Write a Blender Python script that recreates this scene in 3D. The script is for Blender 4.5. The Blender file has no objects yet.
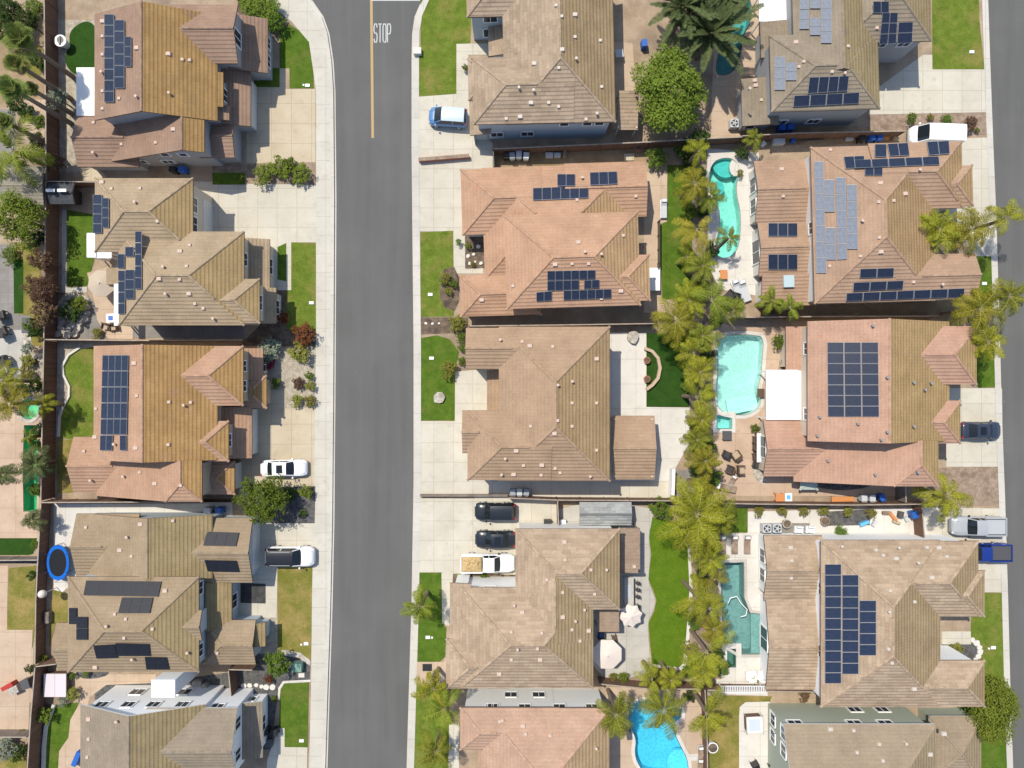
import bpy, bmesh, math, random
from mathutils import Vector, Matrix
from mathutils.geometry import tessellate_polygon, delaunay_2d_cdt
random.seed(7)
C = bpy.context.scene.collection
H = 70.0; K = 0.105; GZ = 0.12; S = 3.0118
TILES = {'L1':(0,0),'L2':(0,160),'L3':(0,330),'L4':(0,490),'L5':(0,600),
         'M1':(400,0),'M2':(400,140),'M3':(400,310),'M4':(400,480),'M5':(400,600),
         'R1':(684,0),'R2':(684,140),'R3':(684,310),'R4':(684,480),'R5':(684,600)}
def t2p(t, x, y):
    a, b = TILES[t]; return (a + x/S, b + y/S)
def TP(t, pts): return [t2p(t, x, y) for x, y in pts]
def P(px, py, z=GZ):                       # ground plan position of a thing seen at that spot at height z
    f = K*(H - z)/H
    return Vector(((px-512)*f, -(py-384)*f, z))
def PT(t, x, y, z=GZ): return P(*t2p(t, x, y), z)
def chaikin(pts, n=2):
    for _ in range(n):
        q = []
        for i in range(len(pts)):
            a, b = pts[i], pts[(i+1) % len(pts)]
            q.append((a[0]*.75+b[0]*.25, a[1]*.75+b[1]*.25)); q.append((a[0]*.25+b[0]*.75, a[1]*.25+b[1]*.75))
        pts = q
    return pts

# ---------------------------------------------------------------- materials
def mat(name, base=(.5,.5,.5), rough=.6, metal=0, build=None):
    m = bpy.data.materials.new(name); m.use_nodes = True
    nt = m.node_tree; b = nt.nodes['Principled BSDF']
    b.inputs['Base Color'].default_value = (*base, 1); b.inputs['Roughness'].default_value = rough
    b.inputs['Metallic'].default_value = metal
    if build: build(nt, b)
    return m
def N(nt, t, **kw):
    n = nt.nodes.new(t)
    for k, v in kw.items():
        if k in n.inputs: n.inputs[k].default_value = v
        else: setattr(n, k, v)
    return n
def noise(nt, vec, scale, detail=4, rough=.6):
    n = N(nt, 'ShaderNodeTexNoise'); n.inputs['Scale'].default_value = scale
    n.inputs['Detail'].default_value = detail; n.inputs['Roughness'].default_value = rough
    nt.links.new(vec, n.inputs['Vector']); return n.outputs['Fac']
def ramp(nt, fac, stops):
    r = N(nt, 'ShaderNodeValToRGB'); e = r.color_ramp.elements
    while len(e) < len(stops): e.new(.5)
    for i, (p, c) in enumerate(stops): e[i].position = p; e[i].color = (*c, 1)
    nt.links.new(fac, r.inputs['Fac']); return r.outputs['Color']
def mix(nt, fac, a, b, mode='MIX'):
    m = N(nt, 'ShaderNodeMix'); m.data_type = 'RGBA'; m.blend_type = mode
    for s, v in (('Factor', fac), ('A', a), ('B', b)):
        i = [x for x in m.inputs if x.name == s and (x.type == 'RGBA' or s == 'Factor' and x.type == 'VALUE')][0]
        if hasattr(v, 'is_output'): nt.links.new(v, i)
        elif isinstance(v, tuple): i.default_value = (*v, 1)
        else: i.default_value = v
    return [x for x in m.outputs if x.type == 'RGBA'][0]
def math_(nt, op, a, b=0):
    m = N(nt, 'ShaderNodeMath'); m.operation = op
    for i, v in enumerate((a, b)):
        if hasattr(v, 'is_output'): nt.links.new(v, m.inputs[i])
        else: m.inputs[i].default_value = v
    return m.outputs[0]
def bump(nt, b, h, strength=.4, dist=.05):
    n = N(nt, 'ShaderNodeBump'); n.inputs['Strength'].default_value = strength; n.inputs['Distance'].default_value = dist
    nt.links.new(h, n.inputs['Height']); nt.links.new(n.outputs[0], b.inputs['Normal'])
def geo_pos(nt): return N(nt, 'ShaderNodeNewGeometry').outputs['Position']
def mul(c, f): return tuple(min(1, x*f) for x in c)

def mottled(name, c1, c2, scale=.8, rough=.85, c3=None, fine=12, bumpy=.2):
    def bd(nt, b):
        p = geo_pos(nt)
        col = ramp(nt, noise(nt, p, scale, 5), [(.36, c1), (.64, c2)])
        if c3: col = mix(nt, ramp(nt, noise(nt, p, scale*.35, 3), [(.52, (0,0,0)), (.66, (1,1,1))]), col, c3)
        f = noise(nt, p, fine, 3, .7)
        col = mix(nt, 1.0, col, ramp(nt, f, [(.3, (.78,.78,.78)), (.7, (1.15,1.15,1.15))]), 'MULTIPLY')
        nt.links.new(col, b.inputs['Base Color'])
        if bumpy: bump(nt, b, f, bumpy, .05)
        b.inputs['Specular IOR Level'].default_value = .2
    return mat(name, c1, rough, 0, bd)
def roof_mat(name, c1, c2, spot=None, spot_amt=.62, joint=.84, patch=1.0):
    def bd(nt, b):
        uv = N(nt, 'ShaderNodeUVMap').outputs[0]
        br = N(nt, 'ShaderNodeTexBrick'); nt.links.new(uv, br.inputs['Vector'])
        br.inputs['Scale'].default_value = 1; br.inputs['Brick Width'].default_value = .9; br.inputs['Row Height'].default_value = .36
        br.inputs['Mortar Size'].default_value = .0; br.inputs['Bias'].default_value = 0
        md = tuple((x+y)/2 for x, y in zip(c1, c2)); k1 = tuple(m+(x-m)*patch for m, x in zip(md, c1)); k2 = tuple(m+(x-m)*patch for m, x in zip(md, c2))
        br.inputs['Color1'].default_value = (*k1, 1); br.inputs['Color2'].default_value = (*k2, 1)
        col = br.outputs['Color']
        p = geo_pos(nt)
        if spot: col = mix(nt, ramp(nt, noise(nt, p, .8, 6, .7), [(spot_amt, (0,0,0)), (spot_amt+.14, (1,1,1))]), col, spot)
        col = mix(nt, 1.0, col, ramp(nt, noise(nt, p, .5, 5, .65), [(.3, (.85,.84,.83)), (.7, (1.12,1.12,1.12))]), 'MULTIPLY')
        col = mix(nt, 1.0, col, ramp(nt, noise(nt, p, 5, 3, .7), [(.3, (.9,.9,.9)), (.7, (1.08,1.08,1.08))]), 'MULTIPLY')
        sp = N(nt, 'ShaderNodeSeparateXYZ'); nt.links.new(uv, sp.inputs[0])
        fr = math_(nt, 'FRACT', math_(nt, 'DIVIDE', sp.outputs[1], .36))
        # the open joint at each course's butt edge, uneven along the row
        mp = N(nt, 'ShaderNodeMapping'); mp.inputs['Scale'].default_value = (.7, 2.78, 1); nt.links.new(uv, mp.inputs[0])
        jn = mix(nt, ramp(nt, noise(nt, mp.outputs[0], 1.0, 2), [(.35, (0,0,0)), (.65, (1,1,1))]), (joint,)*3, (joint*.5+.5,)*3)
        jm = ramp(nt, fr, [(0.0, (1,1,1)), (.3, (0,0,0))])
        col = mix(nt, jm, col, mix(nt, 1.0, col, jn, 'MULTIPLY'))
        wav = math_(nt, 'SINE', math_(nt, 'MULTIPLY', sp.outputs[0], 2*math.pi/.3))
        saw = math_(nt, 'MINIMUM', math_(nt, 'DIVIDE', fr, .72), math_(nt, 'DIVIDE', math_(nt, 'SUBTRACT', 1, fr), .28))
        h = math_(nt, 'ADD', saw, math_(nt, 'MULTIPLY', wav, .08))
        nt.links.new(col, b.inputs['Base Color']); bump(nt, b, h, 1.0, .036)
        b.inputs['Specular IOR Level'].default_value = .2
    return mat(name, c1, .85, 0, bd)
def concrete_mat(name, c1, c2, joint=2.0, off=0):
    def bd(nt, b):
        p = geo_pos(nt)
        col = ramp(nt, noise(nt, p, .45, 6, .65), [(.35, c1), (.65, c2)])
        col = mix(nt, ramp(nt, noise(nt, p, 1.3, 5, .7), [(.54, (0,0,0)), (.75, (.5,.5,.5))]), col, mul(c1, .7))
        col = mix(nt, ramp(nt, noise(nt, p, .17, 4, .6), [(.45, (0,0,0)), (.7, (.4,.4,.4))]), col, tuple(x*.82+.02 for x in c1))
        br = N(nt, 'ShaderNodeTexBrick'); nt.links.new(p, br.inputs['Vector']); br.offset = 0
        br.inputs['Scale'].default_value = 1; br.inputs['Brick Width'].default_value = joint; br.inputs['Row Height'].default_value = joint
        br.inputs['Mortar Size'].default_value = .022; br.inputs['Mortar Smooth'].default_value = .3
        br.inputs['Color1'].default_value = (1,1,1,1); br.inputs['Color2'].default_value = (.95,.945,.94,1); br.inputs['Mortar'].default_value = (.66,.64,.6,1)
        col = mix(nt, 1.0, col, br.outputs['Color'], 'MULTIPLY')
        f = noise(nt, p, 14, 3)
        col = mix(nt, 1.0, col, ramp(nt, f, [(.3, (.93,.93,.93)), (.7, (1.05,1.05,1.05))]), 'MULTIPLY')
        nt.links.new(col, b.inputs['Base Color']); bump(nt, b, f, .1, .02)
        b.inputs['Specular IOR Level'].default_value = .25
    return mat(name, c1, .85, 0, bd)
def grass_mat(name, c1, c2, dry=None, dry_amt=.55):
    def bd(nt, b):
        p = geo_pos(nt)
        col = ramp(nt, noise(nt, p, 1.1, 6, .7), [(.35, c1), (.65, c2)])
        if dry: col = mix(nt, ramp(nt, noise(nt, p, .42, 5, .6), [(dry_amt-.08, (0,0,0)), (dry_amt+.16, (.9,.9,.9))]), col, dry)
        f = noise(nt, p, 9, 5, .8)
        col = mix(nt, 1.0, col, ramp(nt, f, [(.3, (.6,.62,.5)), (.7, (1.25,1.22,1.2))]), 'MULTIPLY')
        nt.links.new(col, b.inputs['Base Color']); bump(nt, b, f, .6, .08)
        b.inputs['Specular IOR Level'].default_value = .1
    return mat(name, c1, .95, 0, bd)
def asphalt():
    def bd(nt, b):
        p = geo_pos(nt)
        mp = N(nt, 'ShaderNodeMapping'); mp.inputs['Scale'].default_value = (1, .045, 1); nt.links.new(p, mp.inputs[0])
        col = ramp(nt, noise(nt, mp.outputs[0], 1.1, 5, .6), [(.3, (.106,.105,.101)), (.7, (.124,.123,.119))])
        col = mix(nt, ramp(nt, noise(nt, p, .12, 4, .6), [(.45, (0,0,0)), (.75, (.6,.6,.6))]), col, (.148,.146,.140))
        f = noise(nt, p, 25, 2)
        col = mix(nt, 1.0, col, ramp(nt, f, [(.3, (.86,.86,.86)), (.7, (1.12,1.12,1.12))]), 'MULTIPLY')
        sm = math_(nt, 'GREATER_THAN', noise(nt, p, 1.3, 2), .76)
        col = mix(nt, math_(nt, 'MULTIPLY', sm, .25), col, (.3,.3,.29))
        nt.links.new(col, b.inputs['Base Color']); bump(nt, b, f, .15, .02); b.inputs['Specular IOR Level'].default_value = .2
    return mat('asphalt', (.11,.11,.11), .9, 0, bd)
def leaf_mat(name, c1, c2, trans=.25, nz=3.5):
    def bd(nt, b):
        oi = N(nt, 'ShaderNodeObjectInfo').outputs['Random']
        p = geo_pos(nt)
        f = noise(nt, p, nz, 4, .7)
        col = ramp(nt, f, [(.32, c1), (.68, c2)])
        hs = N(nt, 'ShaderNodeHueSaturation'); nt.links.new(col, hs.inputs['Color'])
        nt.links.new(math_(nt, 'ADD', math_(nt, 'MULTIPLY', oi, .035), .483), hs.inputs['Hue'])
        nt.links.new(math_(nt, 'ADD', math_(nt, 'MULTIPLY', oi, .3), .85), hs.inputs['Value'])
        nt.links.new(hs.outputs[0], b.inputs['Base Color'])
        tr = N(nt, 'ShaderNodeBsdfTranslucent'); nt.links.new(hs.outputs[0], tr.inputs[0])
        ms = N(nt, 'ShaderNodeMixShader'); ms.inputs[0].default_value = trans
        nt.links.new(b.outputs[0], ms.inputs[1]); nt.links.new(tr.outputs[0], ms.inputs[2])
        nt.links.new(ms.outputs[0], nt.nodes['Material Output'].inputs['Surface'])
        b.inputs['Specular IOR Level'].default_value = .12
    return mat(name, c1, .7, 0, bd)
def water_mat(name, tint, gloss=.06):
    m = bpy.data.materials.new(name); m.use_nodes = True; nt = m.node_tree
    nt.nodes.remove(nt.nodes['Principled BSDF'])
    t = N(nt, 'ShaderNodeBsdfTransparent'); t.inputs[0].default_value = (*tint, 1)
    g = N(nt, 'ShaderNodeBsdfGlossy'); g.inputs['Roughness'].default_value = .05
    fr = N(nt, 'ShaderNodeFresnel'); fr.inputs[0].default_value = 1.33
    bp = N(nt, 'ShaderNodeBump'); bp.inputs['Strength'].default_value = .25; bp.inputs['Distance'].default_value = .1
    nt.links.new(noise(nt, geo_pos(nt), 3, 3), bp.inputs['Height'])
    for x in (g, fr): nt.links.new(bp.outputs[0], x.inputs['Normal'])
    ms = N(nt, 'ShaderNodeMixShader'); nt.links.new(fr.outputs[0], ms.inputs[0])
    nt.links.new(t.outputs[0], ms.inputs[1]); nt.links.new(g.outputs[0], ms.inputs[2])
    nt.links.new(ms.outputs[0], nt.nodes['Material Output'].inputs['Surface'])
    return m
def solar_mat(name, cell, line, rough=.12, spec=.5):
    def bd(nt, b):
        uv = N(nt, 'ShaderNodeUVMap').outputs[0]
        br = N(nt, 'ShaderNodeTexBrick'); nt.links.new(uv, br.inputs['Vector']); br.offset = 0
        br.inputs['Scale'].default_value = 1; br.inputs['Brick Width'].default_value = 1/6; br.inputs['Row Height'].default_value = 1/6
        br.inputs['Mortar Size'].default_value = .006; br.inputs['Mortar Smooth'].default_value = .1
        br.inputs['Color1'].default_value = (*cell, 1); br.inputs['Color2'].default_value = (*mul(cell, 1.35), 1); br.inputs['Mortar'].default_value = (*line, 1)
        nt.links.new(br.outputs['Color'], b.inputs['Base Color']); b.inputs['Specular IOR Level'].default_value = spec
    return mat(name, cell, rough, 0, bd)

M = {}
def simple(n, c, r=.5, metal=0): M[n] = mat(n, c, r, metal)
for n, c, r in [('white_paint',(.74,.74,.725),.5),('white_wall',(.80,.81,.82),.7),('grey_wall',(.33,.34,.36),.8),('bluegrey_wall',(.40,.46,.50),.8),
                ('sage_wall',(.34,.37,.30),.8),('cream_wall',(.60,.52,.42),.8),('tan_wall',(.45,.36,.27),.8),('pale_wall',(.66,.64,.60),.8),('white_vinyl',(.82,.82,.82),.45),
                ('garage_white',(.62,.62,.6),.5),('dark_metal',(.03,.03,.03),.4),('black_plastic',(.02,.02,.022),.45),('grey_plastic',(.28,.30,.33),.5),
                ('blue_plastic',(.02,.11,.42),.45),('pale_plastic',(.48,.50,.52),.5),('tyre',(.015,.015,.015),.8),('tail_red',(.4,.01,.01),.3),
                ('umbrella_white',(.66,.575,.51),.8),('umbrella_beige',(.45,.37,.28),.8),('brown_wicker',(.10,.06,.04),.8),('cushion_tan',(.42,.33,.22),.9),
                ('cushion_dark',(.05,.045,.045),.9),('cover_lilac',(.62,.55,.58),.7),('tub_wood',(.12,.07,.05),.8),('blue_pad',(.01,.12,.48),.5),
                ('mesh_black',(.02,.022,.026),.7),('metal',(.45,.46,.47),.35),('yellow_line',(.40,.28,.13),.8),('road_white',(.46,.46,.45),.8),
                ('copper',(.30,.10,.05),.6),('terracotta',(.38,.13,.07),.8),('bark',(.16,.11,.075),.9),('palm_bark',(.20,.15,.11),.95),('orange_board',(.55,.22,.07),.6),
                ('vent_pale',(.54,.41,.33),.8),('vent_white',(.52,.46,.40),.6),('vent_metal',(.25,.24,.23),.5),('sky_blue',(.12,.42,.72),.5),('red_plastic',(.42,.03,.02),.5),
                ('fascia_brown',(.16,.10,.07),.7),('fascia_white',(.62,.6,.57),.6),('sand',(.45,.30,.14),.95),('stone_white',(.6,.57,.52),.9),('tarp_dark',(.07,.07,.075),.6),('green_box',(.16,.28,.22),.6)]:
    simple(n, c, r)
M['window_glass'] = mat('window_glass', (.03,.04,.05), .06)
M['car_glass'] = mat('car_glass', (.012,.016,.02), .05)
M['window_screen'] = mat('window_screen', (.16,.17,.18), .4)
M['asphalt'] = asphalt()
M['soil'] = mottled('soil', (.30,.22,.15), (.40,.31,.22), .5, c3=(.24,.18,.13))
M['dirt'] = mottled('dirt', (.27,.19,.11), (.36,.26,.16), .7, c3=(.22,.16,.09))
M['mulch'] = mottled('mulch', (.10,.075,.055), (.19,.14,.10), 2.2, c3=(.07,.05,.04), fine=8, bumpy=.6)
M['bark_mulch'] = mottled('bark_mulch', (.24,.17,.12), (.34,.26,.2), 2.5, c3=(.2,.14,.1), fine=7, bumpy=.6)
M['dark_gravel'] = mottled('dark_gravel', (.06,.06,.06), (.13,.125,.12), 3, fine=7, bumpy=.6)
M['gravel'] = mottled('gravel', (.30,.26,.20), (.45,.40,.32), 2.5, fine=7, bumpy=.5)
M['rock_bed'] = mottled('rock_bed', (.28,.25,.20), (.6,.54,.46), 3.5, fine=6, bumpy=.7)
M['stone'] = mottled('stone', (.30,.27,.23), (.55,.50,.43), 1.5, fine=5, bumpy=.3)
M['concrete'] = concrete_mat('concrete', (.51,.47,.385), (.57,.535,.45), 2.05)
M['concrete_warm'] = concrete_mat('concrete_warm', (.47,.39,.275), (.53,.455,.335), 2.1)
M['sidewalk'] = concrete_mat('sidewalk', (.50,.47,.40), (.55,.525,.455), 1.95)
M['kerb'] = concrete_mat('kerb', (.50,.475,.42), (.56,.53,.47), 3.1)
M['patio_grey'] = concrete_mat('patio_grey', (.42,.40,.36), (.50,.475,.43), 2.4)
M['patio_tan'] = concrete_mat('patio_tan', (.46,.34,.245), (.53,.41,.30), 2.6)
M['patio_pink'] = concrete_mat('patio_pink', (.46,.33,.235), (.54,.405,.30), 2.6)
M['patio_pale'] = concrete_mat('patio_pale', (.58,.55,.50), (.64,.61,.56), 2.6)
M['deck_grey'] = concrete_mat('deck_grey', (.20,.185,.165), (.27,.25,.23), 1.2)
M['asphalt_dark'] = mottled('asphalt_dark', (.045,.045,.045), (.075,.075,.072), 2)
M['grass'] = grass_mat('grass', (.095,.145,.018), (.155,.205,.034), (.25,.21,.07), .57)
M['grass_rich'] = grass_mat('grass_rich', (.06,.118,.013), (.105,.168,.022), (.15,.155,.04), .6)
M['grass_dry'] = grass_mat('grass_dry', (.15,.155,.03), (.21,.195,.05), (.34,.25,.10), .5)
M['turf'] = grass_mat('turf', (.022,.062,.010), (.034,.082,.014))
M['turf_bright'] = grass_mat('turf_bright', (.085,.155,.010), (.11,.185,.016))
def fence_build(nt, b):
    p = geo_pos(nt)
    mp = N(nt, 'ShaderNodeMapping'); mp.inputs['Scale'].default_value = (1, 1, .08); nt.links.new(p, mp.inputs[0])
    col = ramp(nt, noise(nt, mp.outputs[0], 5, 4), [(.3, (.10,.052,.033)), (.7, (.18,.10,.066))])
    nt.links.new(col, b.inputs['Base Color'])
M['fence_wood'] = mat('fence_wood', (.2,.1,.06), .9, 0, fence_build)
M['fence_cap'] = mottled('fence_cap', (.30,.25,.20), (.40,.34,.28), 1.5)
M['fence_grey'] = mottled('fence_grey', (.16,.13,.11), (.24,.20,.17), 1.5)
M['solar_black'] = solar_mat('solar_black', (.014,.016,.024), (.02,.022,.03), .5, .15)
M['solar_blue'] = solar_mat('solar_blue', (.016,.023,.044), (.03,.038,.06), .3, .3)
M['solar_pale_glint'] = solar_mat('solar_pale_glint', (.115,.135,.175), (.18,.19,.22), .55, .3)  # pale reflection off dark panels, put into the cell colour
M['solar_frame'] = mat('solar_frame', (.30,.31,.33), .4)
M['solar_edge_black'] = mat('solar_edge_black', (.02,.02,.025), .5)
M['solar_navy'] = solar_mat('solar_navy', (.017,.026,.052), (.03,.042,.07), .3, .3)
M['rail'] = mat('rail', (.5,.5,.5), .4, .5)
# roofs: (weathered tile, tile with lichen on the side it grows on)
RC = {'gold_pink':((.30,.195,.145),(.36,.24,.185),None,(.33,.195,.062),(.40,.245,.09)),
      'gold_red':((.40,.24,.165),(.45,.285,.20),(.50,.21,.15),(.33,.19,.062),(.40,.24,.09)),
      'tan':((.37,.275,.185),(.44,.335,.235),None,(.33,.225,.105),(.39,.27,.13)),
      'greytan':((.27,.22,.17),(.33,.27,.21),None,(.27,.205,.10),(.34,.26,.14)),
      'sand':((.36,.27,.20),(.47,.355,.265),(.26,.20,.15),(.31,.215,.115),(.37,.265,.15)),
      'pink':((.42,.255,.17),(.48,.295,.205),(.54,.22,.15),(.37,.24,.125),(.43,.285,.155)),
      'salmon':((.39,.265,.18),(.43,.295,.205),None,(.34,.23,.12),(.40,.275,.15)),
      'brownpink':((.40,.26,.185),(.45,.30,.215),None,(.35,.23,.11),(.41,.275,.14)),
      'rose':((.43,.27,.20),(.48,.32,.24),(.55,.24,.19),(.33,.235,.13),(.4,.29,.17)),
      'brown':((.25,.165,.12),(.30,.205,.155),None,(.27,.18,.12),(.32,.22,.15)),
      'sandpatch':((.40,.29,.21),(.51,.385,.285),(.33,.235,.17),(.34,.245,.135),(.40,.295,.17))}
def roofset(k):
    if 'roof_'+k not in M:
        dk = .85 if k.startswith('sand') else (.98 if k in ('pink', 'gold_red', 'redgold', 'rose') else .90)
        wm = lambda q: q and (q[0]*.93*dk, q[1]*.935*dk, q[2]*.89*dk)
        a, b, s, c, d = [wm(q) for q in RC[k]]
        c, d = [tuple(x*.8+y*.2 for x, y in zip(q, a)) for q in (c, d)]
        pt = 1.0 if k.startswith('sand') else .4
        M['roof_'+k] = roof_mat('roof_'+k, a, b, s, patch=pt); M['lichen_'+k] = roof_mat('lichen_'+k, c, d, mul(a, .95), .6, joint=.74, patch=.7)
        M['ridge_'+k] = mottled('ridge_'+k, mul(a, .92), mul(b, 1.1), 2)
    return [M['roof_'+k], M['lichen_'+k], M['ridge_'+k]]

# ---------------------------------------------------------------- mesh helpers
class MB:
    def __init__(s): s.v = []; s.f = []; s.mi = []; s.uv = []
    def face(s, pts, mi=0, uv=None):
        n = len(s.v); s.v += [tuple(p) for p in pts]; s.f.append(list(range(n, n+len(pts)))); s.mi.append(mi); s.uv.append(uv)
    def box(s, c, size, rz=0, mi=0, top=1.0):
        x, y, z = size[0]/2, size[1]/2, size[2]/2
        cs, sn = math.cos(rz), math.sin(rz); q = []
        for k, t in ((-1, 1), (1, top)):
            for a, b in ((-1,-1),(1,-1),(1,1),(-1,1)):
                X, Y = a*x*t, b*y*t; q.append((c[0]+X*cs-Y*sn, c[1]+X*sn+Y*cs, c[2]+k*z))
        n = len(s.v); s.v += q
        for f in ((3,2,1,0),(4,5,6,7),(0,1,5,4),(1,2,6,5),(2,3,7,6),(3,0,4,7)):
            s.f.append([n+i for i in f]); s.mi.append(mi); s.uv.append(None)
    def cyl(s, c, r, h, n=12, mi=0, r2=None, axis='z', sy=1):
        r2 = r if r2 is None else r2; k = len(s.v)
        for j, (rr, zz) in enumerate(((r, 0), (r2, h))):
            for i in range(n):
                a = 2*math.pi*i/n; u, w = rr*math.cos(a), rr*math.sin(a)*sy
                if axis == 'z': s.v.append((c[0]+u, c[1]+w, c[2]+zz))
                elif axis == 'y': s.v.append((c[0]+u, c[1]+zz, c[2]+w))
                else: s.v.append((c[0]+zz, c[1]+u, c[2]+w))
        for i in range(n):
            s.f.append([k+i, k+(i+1) % n, k+n+(i+1) % n, k+n+i]); s.mi.append(mi); s.uv.append(None)
        s.f.append([k+n+i for i in range(n)]); s.mi.append(mi); s.uv.append(None)
        s.f.append([k+n-1-i for i in range(n)]); s.mi.append(mi); s.uv.append(None)
    def tube(s, pts, rads, n=6, mi=0):
        k = len(s.v); m = len(pts)
        for i, p in enumerate(pts):
            d = (Vector(pts[min(i+1, m-1)])-Vector(pts[max(i-1, 0)])).normalized()
            u = d.cross(Vector((0,0,1))) if abs(d.z) < .95 else d.cross(Vector((1,0,0))); u.normalize(); w = d.cross(u)
            for j in range(n):
                a = 2*math.pi*j/n; s.v.append(tuple(Vector(p)+(u*math.cos(a)+w*math.sin(a))*rads[i]))
        for i in range(m-1):
            for j in range(n):
                s.f.append([k+i*n+j, k+i*n+(j+1) % n, k+(i+1)*n+(j+1) % n, k+(i+1)*n+j]); s.mi.append(mi); s.uv.append(None)
        for b in (0, (m-1)*n):
            s.f.append([k+b+j for j in range(n)]); s.mi.append(mi); s.uv.append(None)
    def prism(s, pts, z0, z1, mi=0):          # closed outline in plan, extruded
        k = len(s.v); n = len(pts)
        s.v += [(p[0], p[1], z0) for p in pts]+[(p[0], p[1], z1) for p in pts]
        for t in tessellate_polygon([[Vector((p[0], p[1], 0)) for p in pts]]):
            s.f.append([k+n+i for i in t]); s.mi.append(mi); s.uv.append(None)
        for i in range(n):
            j = (i+1) % n; s.f.append([k+i, k+j, k+n+j, k+n+i]); s.mi.append(mi); s.uv.append(None)
    def build(s, name, mats, parent=None, smooth=False, fix=True):
        me = bpy.data.meshes.new(name); me.from_pydata(s.v, [], s.f)
        if not isinstance(mats, (list, tuple)): mats = [mats]
        for m in mats: me.materials.append(m)
        me.polygons.foreach_set('material_index', s.mi)
        if any(u for u in s.uv):
            l = me.uv_layers.new(name='UVMap')
            for p, u in zip(me.polygons, s.uv):
                if u:
                    for li, q in zip(p.loop_indices, u): l.data[li].uv = q
        if smooth: me.polygons.foreach_set('use_smooth', [True]*len(me.polygons))
        me.update()
        if fix:
            bm = bmesh.new(); bm.from_mesh(me); bmesh.ops.recalc_face_normals(bm, faces=bm.faces); bm.to_mesh(me); bm.free()
        o = bpy.data.objects.new(name, me); C.objects.link(o)
        if parent: o.parent = parent
        return o
def tag(o, label=None, cat=None, group=None, kind=None):
    for k, v in (('label', label), ('category', cat), ('group', group), ('kind', kind)):
        if v: o[k] = v
    return o
def empty(name, loc, rz=0, label=None, cat=None, group=None):
    o = bpy.data.objects.new(name, None); C.objects.link(o); o.empty_display_size = .3
    o.location = loc; o.rotation_euler = (0, 0, rz); return tag(o, label, cat, group)
def copy_tree(o, parent=None):
    c = o.copy(); C.objects.link(c)
    if parent: c.parent = parent
    for ch in [x for x in C.objects if x.parent == o]: copy_tree(ch, c)
    return c
used_proto = {}
def place(make, loc, rz, label, cat, group=None, scale=1):
    """first call builds the kind, later calls copy it with its parts"""
    if make not in used_proto:
        r = make(); used_proto[make] = r
    else: r = copy_tree(used_proto[make])
    r.location = loc; r.rotation_euler = (0, 0, rz); r.scale = (scale,)*3
    for k in ('label', 'category', 'group'):
        if k in r: del r[k]
    return tag(r, label, cat, group)
def inside(c, poly):
    r = False; n = len(poly)
    for i in range(n):
        a, b = poly[i], poly[i-1]
        if (a[1] > c[1]) != (b[1] > c[1]) and c[0] < (b[0]-a[0])*(c[1]-a[1])/(b[1]-a[1])+a[0]: r = not r
    return r
SC = [0]
def sheet(name, pts, m, layer=1, holes=(), smooth=0, z=None, kind='structure'):
    if smooth: pts = chaikin(pts, smooth)
    SC[0] += 1; zz = GZ + .012*layer+.0004*(SC[0] % 26) if z is None else z
    loops = [[P(x, y, zz).xy for x, y in pts]]+[[P(x, y, GZ).xy for x, y in h] for h in holes]
    vs, es = [], []
    for l in loops:
        n = len(vs); vs += l; es += [(n+i, n+(i+1) % len(l)) for i in range(len(l))]
    ov, _, of = delaunay_2d_cdt(vs, es, [], 0, 1e-4)[:3]
    mb = MB(); mb.v = [(v.x, v.y, zz) for v in ov]
    for f in of:
        c = sum((ov[i] for i in f), Vector((0, 0)))/len(f)
        if inside(c, loops[0]) and not any(inside(c, l) for l in loops[1:]):
            mb.f.append(list(f)); mb.mi.append(0); mb.uv.append(None)
    o = mb.build(name, M[m], fix=False)
    me = o.data
    for p in me.polygons:
        if p.normal.z < 0: p.flip()
    if kind: o['kind'] = kind
    return o
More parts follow.
